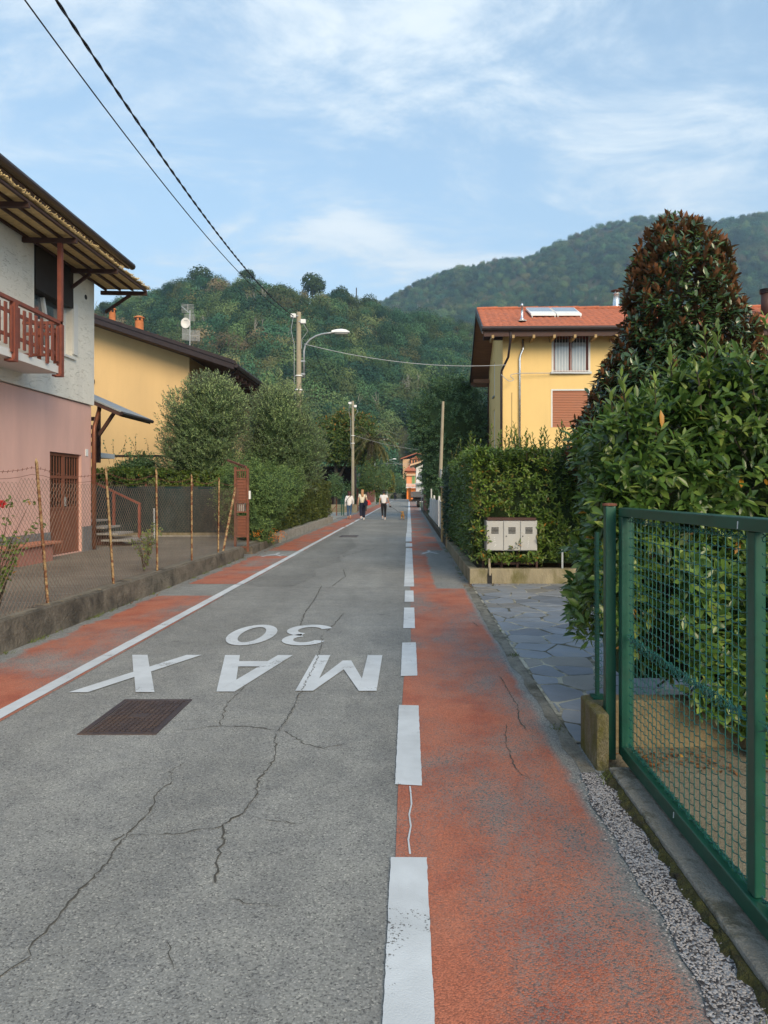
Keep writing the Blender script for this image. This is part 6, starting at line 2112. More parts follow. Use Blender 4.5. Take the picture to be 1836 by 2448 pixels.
for k, (x, y, zt, lab) in enumerate(((.93, 54, 2.45, 'grey round road sign seen from behind on the right, half hidden by ivy'), (-4.2, 62, 2.70, 'grey round road sign seen from behind over the blonde walker'))):
    sg = thing('road_sign', lab, 'road sign', (x, y, 0))
    MB().tube([(x, y, 0), (x, y, zt + .55)], .03, 8).build('pole', M['galv'], sg)
    g = MB().lathe([(.0, -.006), (.30, -.006), (.30, .006), (0, .006)], n=24)
    g.v = [(x + a, y + .04 + c, zt + .25 + b) for a, b, c in g.v]
    g.build('disc', M['galv'], sg)
    MB().box(x - .26, x + .26, y - .005, y + .03, zt + .22, zt + .26).build('bracket', M['galv'], sg)
    if k:
        MB().box(x + .09, x + .19, y + .020, y + .032, zt + .22, zt + .31).build('sticker', M['white_metal'], sg)
pl = thing('sign_pole', 'plain grey steel pole just right of the half hidden sign', 'pole', (1.08, 55, 0))
MB().tube([(1.08, 55, 0), (1.08, 55, 2.4)], .03, 8).build('shaft', M['galv'], pl)

# ------------------------------------------------------------------ poles, lamps and cables
def pole(x, y, z, r0, r1, lab, top=(0, 0), boxes=True):
    o = thing('utility_pole', lab, 'pole', (x, y, 0))
    MB().tube([(x, y, 0), (x + top[0] * .5, y + top[1] * .5, z * .5), (x + top[0], y + top[1], z)], [r0, (r0 + r1) / 2, r1], 12).build('shaft', M['pole'], o, smooth=False)
    if boxes:
        for dx, dz in ((-.22, -.18), (.20, -.42)):
            MB().box(x + dx - .11, x + dx + .11, y - .16, y - .02, z + dz - .09, z + dz + .09).build('insulator', M['white_metal'], o, bevel=.02)
            MB().box(x + min(0, dx), x + max(0, dx), y - .12, y - .06, z + dz - .02, z + dz + .02).build('arm', M['galv'], o)
        g = MB()
        g.tube([(x - .22, y - .16, z - .3), (x - .3, y - .2, z - .8), (x - .17, y - .17, z - 1.4), (x - .17, y - .17, z - 3.3), (x - .1, y - .2, z - 3.75), (x + .1, y - .2, z - 3.7)], .011, 5)
        g.tube([(x + .2, y - .16, z - .5), (x + .42, y - .2, z - .85), (x + .16, y - .2, z - 1.2), (x + .14, y - .17, z - 1.6)], .010, 5)
        g.build('lead', M['cable_grey'], o, kind='stuff')
    for q in (z - 2.75, z - 3.35):
        if boxes:
            MB().lathe([(r0 * 1.12, 0), (r0 * 1.12, .05)], (x, y, q), 12).build('band', M['white_metal'], o)
    return o


PX, PY, PZ = -4.72, 30.4, 9.28
pole(PX, PY, PZ, .135, .098, 'tall concrete utility pole rising behind the olives beside a street lamp')
pole(-4.42, 55.8, 8.72, .13, .09, 'concrete pole farther along in front of the orange tinged tree')
lp_ = pole(1.31, 31.5, 5.6, .10, .055, 'short pale pole leaning right before the dark evergreen', (.20, 0), False)
MB().tube([(1.38, 31.40, 1.6), (1.41, 31.40, 2.6)], .045, 8).build('junction_sleeve', M['galv'], lp_)


def lamp(x, y, z, s, lab, full=True):
    o = thing('street_lamp', lab, 'street lamp', (x, y, 0), 'street lamps along the left side')
    pts = [(x, y, z - 1.9), (x, y, z - .75)] + [(x + 1.15 * s * (1 - math.cos(t)), y, z - .75 + .75 * math.sin(t)) for t in (.35, .7, 1.0, 1.25, 1.45)]
    pts.append((x + 1.35 * s, y, z + .04))
    MB().tube(pts, .042, 8).build('arm', M['galv'], o, smooth=True)
    hd_ = MB()
    sec = [(1.22, .05, .07, .10), (1.4, .08, .13, .13), (1.65, .10, .17, .14), (1.85, .085, .15, .11), (2.02, .03, .08, .05)]
    n_ = 10
    vs_ = []
    for dx, zt, wy, h_ in sec:
        for i in range(n_):
            t_ = math.pi * i / (n_ - 1)
            vs_.append((x + dx * s, y - wy * math.cos(t_), z + .02 + (zt + h_ * .5) * math.sin(t_)))
    hd_.add(vs_, [(a * n_ + i, a * n_ + i + 1, (a + 1) * n_ + i + 1, (a + 1) * n_ + i) for a in range(len(sec) - 1) for i in range(n_ - 1)] + [tuple(range(n_)), tuple(range(len(sec) * n_ - 1, (len(sec) - 1) * n_ - 1, -1))])
    h_ = hd_.build('lamp_head', M['white_metal'], o, smooth=True)
    MB().lathe([(.02, -.04), (.2, -.03), (.24, .018), (.02, .018)], (0, 0, 0), 14, 1.35 * s, .55).build('lens', M['curtain'], h_).data.transform(Matrix.Translation((x + 1.65 * s, y, z)))
    if full:
        MB().tube([(x, y, 0), (x, y, z - 1.9)], [.08, .05], 8).build('pole', M['galv'], o)
    else:
        for q in (z - 1.75, z - 1.2):
            MB().box(x - .16, x + .05, y - .05, y + .05, q - .03, q + .03).build('clamp', M['galv'], o)
    return o


lamp(-4.50, 30.4, 8.38, .97, 'street lamp on a curved arm clamped to the nearest tall concrete pole', False)
lamp(-4.5, 93, 8.35, .95, 'middle street lamp reaching over the road past the palm')
lamp(-4.5, 145, 8.2, .95, 'farthest street lamp, small before the houses at the end')


def cable(pts, r, lab, m=None, sub=6, name='power_line', twist=0):
    P3 = [Vector(p) for p in pts]
    out = []
    for i in range(len(P3) - 1):
        p0, p1, p2, p3 = P3[max(i - 1, 0)], P3[i], P3[i + 1], P3[min(i + 2, len(P3) - 1)]
        for j in range(sub):
            t_ = j / sub
            out.append(.5 * ((2 * p1) + (p2 - p0) * t_ + (2 * p0 - 5 * p1 + 4 * p2 - p3) * t_ ** 2 + (3 * p1 - p0 - 3 * p2 + p3) * t_ ** 3))
    out.append(P3[-1])
    if not twist:
        o = MB().tube(out, r, 6).build(name, m or M['cable'])
        return tag(o, lab, 'cable')
    o = thing(name, lab, 'cable', out[0])
    for k in range(2):
        fine = []
        for i in range(len(out) - 1):
            for j in range(5):
                fine.append(out[i].lerp(out[i + 1], j / 5))
        fine = [p + Vector((math.cos(i * .5 + k * math.pi), 0, math.sin(i * .5 + k * math.pi))) * r * .6 for i, p in enumerate(fine)]
        MB().tube(fine, r * .62, 5).build('strand', m or M['cable'], o)
    return o


def para(y0, z0, y1, z1, x0, x1, low, n=14):
    """sagging span from (x0, y0, z0) to (x1, y1, z1); low: sag in the middle"""
    return [(x0 + (x1 - x0) * i / n, y0 + (y1 - y0) * i / n, z0 + (z1 - z0) * i / n - low * 4 * (i / n) * (1 - i / n)) for i in range(n + 1)]


cable(para(-3, 9.25, 30.25, 9.08, -4.45, -4.93, 1.22, 18), .021, 'thick twisted cable sagging from the upper left to the tall pole', twist=1)
cable(para(-3, 8.6, 30.25, 9.0, -4.55, -4.95, 1.25, 18), .011, 'thinner cable below the twisted one, ending at the tall pole', M['cable'])
cable(para(30.3, 7.90, 32.6, 7.42, -4.48, 4.45, .36), .014, 'pale cable crossing the road from the tall pole to the yellow house', M['cable_grey'])
cable([P(1198, 895, 32.55), P(1215, 910, 32.6), P(1228, 908, 32.65), P(1234, 893, 32.7), P(1400, 893, 32.8)], .016, 'cable loop and run along the front of the yellow house', M['cable_grey'])
cable(para(30.5, 9.0, 55.6, 8.4, -4.52, -4.42, 1.3), .012, 'dark cable dipping from the tall pole to the pole behind', M['cable'])
cable(para(55.8, 6.05, 57, 4.9, -4.4, 2.0, .25), .009, 'pale cable crossing the road at the second pole', M['cable_grey'])
cable(para(93, 6.4, 95, 4.2, -4.4, 3.0, .2), .012, 'pale cable crossing the road under the middle lamp', M['cable_grey'])
cable(para(130, 6.8, 130, 6.9, -5, 6, .15), .014, 'farthest pale cable crossing before the end houses', M['cable_grey'])

# ------------------------------------------------------------------ far left: gates, fences
g1 = thing('gate', 'open green mesh gate standing between the hedge and the first walker', 'gate', (-4.5, 46.5, 0))
for x in (-4.75, -4.42, -4.28):
    MB().box(x - .03, x + .03, 46.5, 46.56, 0, 1.5 if x != -4.75 else 1.55).build('post', M['gate_green'] if x != -4.75 else M['rust'], g1)
g = MB()
for i in range(9):
    z = .15 + i * .165
    MB().bar((-4.72, 46.53, z), (-4.3, 46.53, z), .015, .015).build('bar', M['wire_green'], g1)
for i in range(8):
    x = -4.68 + i * .05
    MB().bar((x, 46.52, .1), (x, 46.52, 1.48), .01, .01).build('bar', M['wire_green'], g1)
MB().bar((-4.75, 46.5, .7), (-5.2, 45.5, .05), .03, .03).build('brace', M['rust'], g1)
lk = thing('wall', 'low beige wall of the side drive behind the walkers', 'wall', (-4.6, 54, 0))
MB().box(-7.5, -3.95, 54.0, 54.25, 0, .62).build('wall_body', M['wall_mossy'], lk)
rp_ = thing('gate_post', 'tall rust brown square gate post left of the blonde walker', 'post', (-4.2, 57.8, 0))
MB().box(-4.28, -4.12, 57.7, 57.86, 0, 1.92).build('shaft', M['rust'], rp_, bevel=.01)
bf = thing('fence', 'dark red brown board fence beyond the blonde walker', 'fence', (-4.1, 73, 0))
MB().box(-4.15, -3.95, 64.5, 84, 0, .42).build('plinth', M['concrete_light'], bf)
for i in range(26):
    ya = 65 + i * .72
    MB().box(-4.1, -4.05, ya, ya + .66, .421, 1.78).build('board', M['red_wood'], bf)
MB().box(-4.2, -3.95, 84.0, 84.4, 0, 1.95).build('end_pillar', M['concrete_light'], bf)
sh = thing('shade_backing', 'dark boarded shell added to deepen the shade under the orange tinged tree', 'shade_backing', (-7, 64, 0))  # added dark boards, standing in for the deep shade under the crown
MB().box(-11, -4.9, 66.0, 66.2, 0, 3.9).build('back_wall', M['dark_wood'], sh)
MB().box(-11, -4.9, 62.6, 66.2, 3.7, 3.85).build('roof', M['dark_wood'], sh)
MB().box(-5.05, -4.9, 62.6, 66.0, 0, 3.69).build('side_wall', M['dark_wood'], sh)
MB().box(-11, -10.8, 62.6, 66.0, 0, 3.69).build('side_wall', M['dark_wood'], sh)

# ------------------------------------------------------------------ end of the road
ew = thing('wall', 'low beige wall closing the end of the road', 'wall', (-3, 164, 0))
MB().box(-14, 3.0, 164, 164.4, 0, 1.15).build('wall_body', M['wall_mossy'], ew)
for x in (-1.2, 2.4):
    MB().box(x, x + .5, 163.8, 164.6, 0, 1.3).build('pier', M['yellow_pillar'], ew)
M['orange'] = mat('orange_render', (.75, .30, .14), .9, .06, 1)
M['orange_deep'] = mat('orange_paint', (.80, .22, .04), .7, .08, 1)
M['white_wall'] = mat('white_render', (.66, .65, .63), .9, .06, 1)
M['beige_wall'] = mat('beige_render', (.62, .42, .26), .9, .06, 1)
M['green_shutter'] = mat('green_shutters', (.20, .32, .12), .7, .1, 3)
hA = thing('house', 'orange house with a green shutter and a peaked red roof at the road end', 'house', (-.5, 150, 0))
MB().box(-.55, 6.0, 150, 158, 2.6, 6.0).build('upper_wall', M['orange'], hA)
MB().box(-.50, 6.0, 150.1, 158, 0, 2.59).build('lower_wall', M['orange_deep'], hA)
MB().box(-.60, 6.0, 149.6, 149.7, 4.95, 5.35).build('pale_band', M['beige_wall'], hA)
r_ = MB().add([(-1.0, 149, 5.95), (1.7, 149, 5.95), (1.7, 159, 5.95), (-1.0, 159, 5.95), (.35, 151.5, 7.6), (.35, 157, 7.6)], [(0, 1, 4), (1, 2, 5, 4), (2, 3, 5), (3, 0, 4, 5), (3, 2, 1, 0)]).build('roof', M['tile'], hA)
s_ = MB().box(.62, 1.3, 149.85, 149.99, 3.25, 5.25).build('shutter', M['green_shutter'], hA)
for i in range(2):
    MB().box(.95 + i * .01 - .012, .97 + i * .01, 149.83, 149.849, 3.3, 5.2).build('shutter_gap', M['black'], s_)
b_ = MB().box(-.65, 2.2, 148.9, 149.6, 2.35, 2.5).build('balcony', M['white_wall'], hA)
MB().box(-.65, 2.2, 148.9, 149.0, 3.15, 3.24).build('rail', M['white_frame'], b_)
for i in range(10):
    MB().box(-.63 + i * .28, -.52 + i * .28, 148.92, 148.98, 2.5, 3.15).build('baluster', M['white_frame'], b_)
hB = thing('house', 'white house with a shallow grey gable roof right of the orange one', 'house', (1.2, 110, 0))
MB().box(1.1, 9, 110, 119, 0, 5.3).build('wall', M['white_wall'], hB)
MB().prism([(.15, 109.2, 5.55), (4.5, 109.2, 6.95), (9.5, 109.2, 5.4), (9.5, 109.2, 5.65), (4.5, 109.2, 7.2), (.15, 109.2, 5.80)], None, (0, 11, 0)).build('roof', M['beige_wall'], hB)
MB().add([(1.1, 110.0, 5.301), (9, 110.0, 5.301), (4.5, 110.0, 6.9)], [(0, 1, 2)]).build('gable', M['white_wall'], hB)
MB().box(.9, 9, 109.0, 109.9, 2.7, 2.95).build('balcony', M['galv'], hB)
MB().box(2.0, 2.8, 109.95, 109.999, .6, 2.0).build('window', M['dark_glass'], hB)
hC = thing('house', 'beige house with a tiled hipped roof on rising ground behind the orange one', 'house', (-1.5, 205, 0))
MB().box(-1.8, 9, 205, 213, 0, 11.0).build('wall', M['beige_wall'], hC)
r_ = MB().prism([(-2.4, 204, 10.9), (2.2, 204, 12.6), (2.2, 204, 12.85), (-2.4, 204, 11.2)], None, (0, 10, 0))
r_.prism([(2.2, 204, 12.6), (10, 204, 10.6), (10, 204, 10.9), (2.2, 204, 12.85)], None, (0, 10, 0))
r_.build('roof', M['tile'], hC)
MB().box(.6, 3.4, 203.4, 204.6, 9.4, 10.9).build('bay', M['orange'], hC)
MB().prism([(.2, 203, 10.85), (2.0, 203, 11.75), (3.8, 203, 10.85)], None, (0, 2, 0)).build('bay_roof', M['tile'], hC)
for x in (1.0, 1.7, 2.6):
    MB().box(x, x + .4, 203.3, 203.39, 9.6, 10.7).build('window', M['dark_glass'], hC)
hD = thing('house', 'pale block with stacked balconies left of the beige house', 'house', (-3, 215, 0))
MB().box(-4.2, -1.9, 215, 222, 0, 10.0).build('wall', M['beige_wall'], hD)
for z in (4.5, 6.7, 8.9):
    MB().box(-4.5, -1.8, 214, 215, z, z + .9).build('balcony', M['white_wall'], hD)
hE = thing('house', 'white gabled house peeping above the red roofs at the far end', 'house', (3, 232, 0))
MB().add([(0, 232, 0), (12, 232, 0), (12, 232, 12.5), (6, 232, 15), (0, 232, 12.5), (0, 240, 0), (12, 240, 0), (12, 240, 12.5), (6, 240, 15), (0, 240, 12.5)], [(0, 1, 2, 3, 4), (9, 8, 7, 6, 5), (0, 4, 9, 5), (1, 6, 7, 2)]).build('wall', M['white_wall'], hE)
MB().prism([(-1, 231, 12.2), (6, 231, 15.1), (13, 231, 12.2), (13, 231, 12.5), (6, 231, 15.45), (-1, 231, 12.5)], None, (0, 10, 0)).build('roof', M['dark_wood'], hE)

tr = thing('truck', 'parked dropside truck with a dark grey bed sticking out past the fence', 'truck', (1.2, 73, 0))
MB().box(.18, 2.2, 71.2, 75.2, .98, 1.06).build('bed_floor', M['brown_metal'], tr)
M['truck_grey'] = mat('grey_truck_panels', (.11, .115, .125), .5, .15, 4, metal=.3)
for i in range(4):
    MB().box(.16, 2.2, 71.16, 71.20, 1.065 + i * .135, 1.19 + i * .135).build('tail_board', M['truck_grey'], tr, bevel=.01)
    MB().box(.16, .20, 71.21, 75.2, 1.065 + i * .135, 1.19 + i * .135).build('side_board', M['truck_grey'], tr)
MB().box(.5, 2.0, 71.5, 78, .62, .975).build('chassis', M['black'], tr)
MB().box(.40, 2.1, 75.6, 77.4, .6, 1.62).build('cab', M['truck_grey'], tr, bevel=.08)
for (x, y) in ((.95, 71.9), (2.0, 71.9), (.95, 76.4)):
    w_ = MB().lathe([(.38, -.12), (.38, .12)], (0, 0, 0), 18)
    w_.v = [(x + c, y + a, .38 + b) for a, b, c in w_.v]
    w_ = w_.build('wheel', M['black'], tr)
    q_ = MB().lathe([(.2, -.13), (.2, .13)], (0, 0, 0), 14)
    q_.v = [(x + c, y + a, .38 + b) for a, b, c in q_.v]
    q_.build('rim', M['galv'], w_)
MB().box(.25, .9, 71.14, 71.17, .66, .78).build('bumper', M['black'], tr)
op = thing('crane_leg', 'bright orange steel upright and foot standing behind the truck', 'steel frame', (0, 118, 0))
MB().box(-.12, .32, 118, 118.5, .35, 2.25).build('upright', M['orange_deep'], op)
MB().box(-.05, .75, 117.8, 118.8, 0, .34).build('foot', M['orange_deep'], op)

# litter: fallen leaves along the kerbs and in the yard
def litter(name, spots, n, size, lab, zf):
    ps = []
    for i in range(n):
        (x, y, sx, sy) = random.choice(spots)
        px, py = random.gauss(x, sx), random.gauss(y, sy)
        ps.append((px, py, zf(px, py) + random.uniform(.002, .012)))
    ps = np.array(ps)
    D = np.stack([RNG.normal(0, 1, n), RNG.normal(0, 1, n), RNG.normal(0, .15, n)], 1)
    L_ = RNG.uniform(.6, 1.3, n) * size
    o = link(name, leaf_mesh(name, BROAD, ps, D, np.array([[0, 0, 1.0]]) + RNG.normal(0, .25, (n, 3)), L_, L_ * .5, RNG.uniform(0, .93, n), M['dry_leaf']), None, kind='stuff')
    tag(o, lab, 'leaf litter')


litter('fallen_leaves', [(1.55, 4.28, .10, .05), (1.8, 4.15, .15, .06), (2.1, 4.05, .25, .06), (1.4, 4.2, .05, .08)], 240, .035, 'brown fallen leaves lying along the hedge foot inside the green gate', lambda x, y: .004)
litter('fallen_leaves', [(1.0, 12.0, .06, .25), (1.4, 12.12, .3, .06), (.98, 15, .05, 1.5), (.95, 18.5, .08, .8)], 160, .03, 'brown and yellow leaves fallen along the right low wall', lambda x, y: .012)
litter('fallen_leaves', [(-3.9, 15.5, .06, 1.5), (-3.85, 18.5, .1, .6), (-3.85, 20, .12, .7), (-3.9, 12, .05, 2)], 170, .035, 'dry leaves fallen along the foot of the left wall', lambda x, y: .006)
g = MB()
wd = []
for (x, y, n_, h_) in ((1.10, 3.93, 40, .06), (1.12, 3.1, 20, .03), (1.0, 4.75, 18, .035), (1.02, 6.9, 26, .04), (1.03, 8.1, 12, .03), (1.08, 2.05, 24, .04)) + tuple((-3.97, random.uniform(5, 17), random.randrange(6, 22), random.uniform(.03, .09)) for _ in range(34)) + tuple((1.0, random.uniform(12.5, 22), random.randrange(6, 18), random.uniform(.03, .08)) for _ in range(16)):
    for i in range(n_):
        a_ = random.uniform(0, 6.28)
        r_ = random.uniform(.2, 1) * h_
        bx_, by_ = x + random.gauss(0, .025), y + random.gauss(0, .035)
        g.add([(bx_ - .003, by_, .008), (bx_ + .003, by_, .008), (bx_ + math.cos(a_) * r_, by_ + math.sin(a_) * r_, .012 + r_ * .8)], [(0, 1, 2)])
tag(g.build('weeds', mat('weed_green', (.10, .13, .03), .8, .3, 20), kind='stuff'), 'small tufts of grass and weeds at the edges of the right verge', 'weeds')
# ------------------------------------------------------------------ people and dog
M['skin'] = mat('skin', (.50, .29, .20), .6, .06, 8)
M['white_cloth'] = mat('white_cotton', (.74, .74, .76), .85, .05, 10, .15, 25)
M['cream_cloth'] = mat('cream_cotton', (.72, .67, .54), .85, .05, 10, .15, 25)
M['jeans'] = mat('blue_denim', (.045, .10, .19), .85, .2, 12, .15, 40)
M['navy'] = mat('navy_cloth', (.012, .015, .035), .85, .15, 10)
M['black_cloth'] = mat('black_cloth', (.012, .012, .014), .85, .15, 10)
M['hair_red'] = mat('dark_red_hair', (.045, .012, .012), .6, .3, 40)
M['hair_blonde'] = mat('blonde_hair', (.40, .22, .11), .55, .25, 40)
M['hair_black'] = mat('black_hair', (.008, .008, .009), .5, .3, 40)
M['red_bag'] = mat('red_leather', (.58, .035, .03), .5, .1, 6)
M['tan_shoe'] = mat('tan_leather', (.30, .14, .06), .6, .15, 6)
M['fur'] = mat('golden_fur', (.46, .25, .09), .95, .3, 25, .8, 40)


def skin(name, pts, edges, root, m, parent, sub=2, base=(0, 0, 0), s=1.0, smooth=True):
    """one continuous surface grown round a jointed skeleton (pts: name -> (position, radius x, radius y))"""
    keys = list(pts)
    me = bpy.data.meshes.new(name)
    me.from_pydata([Vector(pts[k][0]) * s + Vector(base) for k in keys], [(keys.index(a), keys.index(b)) for a, b in edges], [])
    o = bpy.data.objects.new(name, me)
    COL.objects.link(o)
    md = o.modifiers.new('skin', 'SKIN')
    md.use_smooth_shade = smooth
    sv = me.skin_vertices[0].data
    for i, k in enumerate(keys):
        r = pts[k][1:]
        sv[i].radius = (r[0] * s, (r[1] if len(r) > 1 else r[0]) * s)
        sv[i].use_root = k == root
    sd_ = o.modifiers.new('smooth', 'SUBSURF')
    sd_.levels = sub
    sd_.render_levels = sub
    dg = bpy.context.evaluated_depsgraph_get()
    new = bpy.data.meshes.new_from_object(o.evaluated_get(dg), depsgraph=dg)
    bpy.data.objects.remove(o)
    new.name = name
    new.materials.clear()
    new.materials.append(m)
    new.polygons.foreach_set('use_smooth', [True] * len(new.polygons))
    return link(name, new, parent)


def person(label, x, y, h, pose, top, legs, shoe, hair, loc_z=0.0, sleeve=.5, loose=0.0, hair_len=0.0, hem=.86, group=None):
    s = h / 1.70
    base = (x, y, loc_z)
    root = thing('person', label, 'person', base)
    e = {}
    for sd in 'LR':
        g = -1 if sd == 'L' else 1
        hip = (.088 * g, 0, .92)
        e[sd] = dict(hip=hip, knee=pose[sd + 'knee'], ank=pose[sd + 'ank'], toe=pose[sd + 'toe'], sh=(.165 * g, 0, 1.395), el=pose[sd + 'el'], wr=pose[sd + 'wr'])
    B = {'pelvis': ((0, 0, .96), .135, .10), 'waist': ((0, .005, 1.10), .115, .085), 'chest': ((0, .0, 1.27), .14, .10), 'nb': ((0, -.005, 1.42), .07, .065),
         'neck': ((0, .01, 1.475), .047, .047), 'jaw': ((0, .03, 1.545), .062, .072), 'head': ((0, .015, 1.615), .072, .088), 'crown': ((0, .01, 1.665), .05, .062), 'nose': ((0, .115, 1.575), .014, .014)}
    E = [('pelvis', 'waist'), ('waist', 'chest'), ('chest', 'nb'), ('nb', 'neck'), ('neck', 'jaw'), ('jaw', 'head'), ('head', 'crown'), ('jaw', 'nose')]
    for sd in 'LR':
        q = e[sd]
        g = -1 if sd == 'L' else 1
        B[sd + 'sh'] = (q['sh'], .062, .062)
        B[sd + 'el'] = (q['el'], .042)
        B[sd + 'wr'] = (q['wr'], .028, .024)
        d = (Vector(q['wr']) - Vector(q['el'])).normalized()
        pm_ = Vector(q['wr']) + d * .07
        B[sd + 'palm'] = (tuple(pm_), .036, .018)
        B[sd + 'hip'] = (q['hip'], .088, .092)
        B[sd + 'knee'] = (q['knee'], .056, .058)
        mid = tuple((Vector(q['knee']) * .62 + Vector(q['ank']) * .38) + Vector((0, -.012, 0)))
        B[sd + 'calf'] = (mid, .052, .054)
        B[sd + 'ank'] = (q['ank'], .036, .040)
        B[sd + 'toe'] = (q['toe'], .038, .026)
        E += [('chest', sd + 'sh'), (sd + 'sh', sd + 'el'), (sd + 'el', sd + 'wr'), (sd + 'wr', sd + 'palm'), ('pelvis', sd + 'hip'), (sd + 'hip', sd + 'knee'), (sd + 'knee', sd + 'calf'), (sd + 'calf', sd + 'ank'), (sd + 'ank', sd + 'toe')]
    skin('body', B, E, 'pelvis', M['skin'], root, 1, base, s)
    for sd in 'LR':                       # fingers and thumb, slightly curled
        q = e[sd]
        g = -1 if sd == 'L' else 1
        d = (Vector(q['wr']) - Vector(q['el'])).normalized()
        fw = Vector((0, 1, 0)) - d * d.y
        fw.normalize()
        lat = d.cross(fw)
        m_ = MB()
        pb = Vector(q['wr']) + d * .09
        for i, ln in enumerate((.062, .072, .068, .052)):
            o_ = pb + fw * (.024 - i * .016)
            m_.tube([Vector(base) + (o_ + d * 0) * s, Vector(base) + (o_ + d * ln * .55 - lat * g * .004) * s, Vector(base) + (o_ + d * ln - lat * g * .02) * s], [.0085 * s, .008 * s, .006 * s], 6)
        th = Vector(q['wr']) + d * .035 + fw * .03
        m_.tube([Vector(base) + th * s, Vector(base) + (th + d * .03 + fw * .02) * s, Vector(base) + (th + d * .058 + fw * .018) * s], [.011 * s, .010 * s, .007 * s], 6)
        m_.build('hand', M['skin'], root, smooth=True)
    # clothes follow the same joints
    T = {'hem': ((0, 0, hem), .165 + loose, .118 + loose), 'waist': ((0, .0, 1.10), .142 + loose, .106 + loose), 'chest': ((0, -.002, 1.28), .162 + loose * .6, .118 + loose * .5), 'nb': ((0, -.01, 1.415), .088, .075)}
    TE = [('hem', 'waist'), ('waist', 'chest'), ('chest', 'nb')]
    for sd in 'LR':
        q = e[sd]
        T[sd + 'sh'] = (q['sh'], .075 + loose * .3, .075 + loose * .3)
        if sleeve <= 1:
            T[sd + 'el'] = (tuple(Vector(q['sh']).lerp(Vector(q['el']), sleeve)), .064 + loose * .3, .064)
            TE += [('chest', sd + 'sh'), (sd + 'sh', sd + 'el')]
        else:
            T[sd + 'el'] = (q['el'], .062, .062)
            T[sd + 'wr'] = (tuple(Vector(q['el']).lerp(Vector(q['wr']), sleeve - 1)), .050, .048)
            TE += [('chest', sd + 'sh'), (sd + 'sh', sd + 'el'), (sd + 'el', sd + 'wr')]
    skin('top', T, TE, 'waist', top, root, 1, base, s)
    Q = {'belt': ((0, 0, 1.03), .138, .102), 'pelvis': ((0, -.01, .94), .158, .125)}
    QE = [('belt', 'pelvis')]
    for sd in 'LR':
        q = e[sd]
        Q[sd + 'hip'] = (tuple(Vector(q['hip']) + Vector((0, -.008, -.05))), .102 + pose.get('wide', 0) * .4, .108)
        Q[sd + 'knee'] = (q['knee'], .069 + pose.get('wide', 0), .070 + pose.get('wide', 0))
        mid = tuple((Vector(q['knee']) * .6 + Vector(q['ank']) * .4) + Vector((0, -.012, 0)))
        Q[sd + 'calf'] = (mid, .061 + pose.get('wide', 0), .063 + pose.get('wide', 0))
        Q[sd + 'ank'] = (tuple(Vector(q['knee']).lerp(Vector(q['ank']), pose.get('cuff', .93))), .047 + pose.get('wide', 0) * 1.1, .05 + pose.get('wide', 0) * 1.1)
        QE += [('pelvis', sd + 'hip'), (sd + 'hip', sd + 'knee'), (sd + 'knee', sd + 'calf'), (sd + 'calf', sd + 'ank')]
    skin('trousers', Q, QE, 'pelvis', legs, root, 1, base, s)
    for sd in 'LR':
        q = e[sd]
        S_ = {'heel': (tuple(Vector(q['ank']) + Vector((0, -.035, -.035))), .040, .036), 'arch': (tuple(Vector(q['ank']).lerp(Vector(q['toe']), .5) + Vector((0, 0, -.005))), .044, .034), 'tip': (tuple(Vector(q['toe']) + Vector((0, .03, -.004))), .042, .026), 'cuff': (tuple(Vector(q['ank']) + Vector((0, 0, .02))), .044, .046)}
        skin('shoe', S_, [('heel', 'arch'), ('arch', 'tip'), ('heel', 'cuff')], 'heel', shoe, root, 1, base, s)
    Hh = {'crown': ((0, -.01, 1.665), .068, .075), 'back': ((0, -.035, 1.615), .084, .075), 'nape': ((0, -.045, 1.545), .072, .05)}
    HE = [('crown', 'back'), ('back', 'nape')]
    if hair_len > 0:
        Hh['fall'] = ((.0, -.075, 1.50), .085, .05)
        Hh['ends'] = ((.01, -.09, 1.50 - hair_len), .07, .035)
        HE += [('nape', 'fall'), ('fall', 'ends')]
    if hair_len < 0:
        Hh['nape'] = ((0, -.055, 1.52), .095, .07)
        Hh['back'] = ((0, -.04, 1.60), .112, .10)
    skin('hair', Hh, HE, 'back', hair, root, 2, base, s)
    return root


walkA = dict(Lknee=(-.085, .10, .50), Lank=(-.08, .06, .085), Ltoe=(-.085, .19, .04), Rknee=(.085, .02, .50), Rank=(.08, -.20, .15), Rtoe=(.085, -.12, .05),
             Lel=(-.235, -.03, 1.13), Lwr=(-.25, .08, .90), Rel=(.235, .0, 1.13), Rwr=(.25, .02, .87))
walkB = dict(Rknee=(.08, .12, .50), Rank=(.07, .10, .085), Rtoe=(.075, .23, .04), Lknee=(-.08, .0, .50), Lank=(-.06, -.22, .17), Ltoe=(-.06, -.15, .06),
             Lel=(-.235, .0, 1.13), Lwr=(-.255, .05, .89), Rel=(.235, .03, 1.13), Rwr=(.26, .13, .90))
pa = dict(walkA, wide=.0, cuff=.80)
person('person with dark red hair in a long white shirt and blue jeans', -3.47, 41.2, 1.60, pa, M['white_cloth'], M['jeans'], M['tan_shoe'], M['hair_red'], sleeve=1.85, loose=.03, hair_len=-1, hem=.80)
pb_ = dict(walkB, wide=.028, cuff=.95)
person('person with long blonde hair in a cream top and wide navy trousers', -2.66, 40.5, 1.70, pb_, M['cream_cloth'], M['navy'], M['white_cloth'], M['hair_blonde'], sleeve=.55, hair_len=.22, hem=.98)
pc = dict(walkB, wide=.0, cuff=.92, Rwr=(.33, .12, .90), Rel=(.26, .0, 1.13))
person('person with short black hair in a white tee shirt walking a dog', -1.44, 40.4, 1.67, pc, M['white_cloth'], M['black_cloth'], M['white_cloth'], M['hair_black'], sleeve=.55, hair_len=0, hem=.95)
pd = dict(walkA, wide=.0)
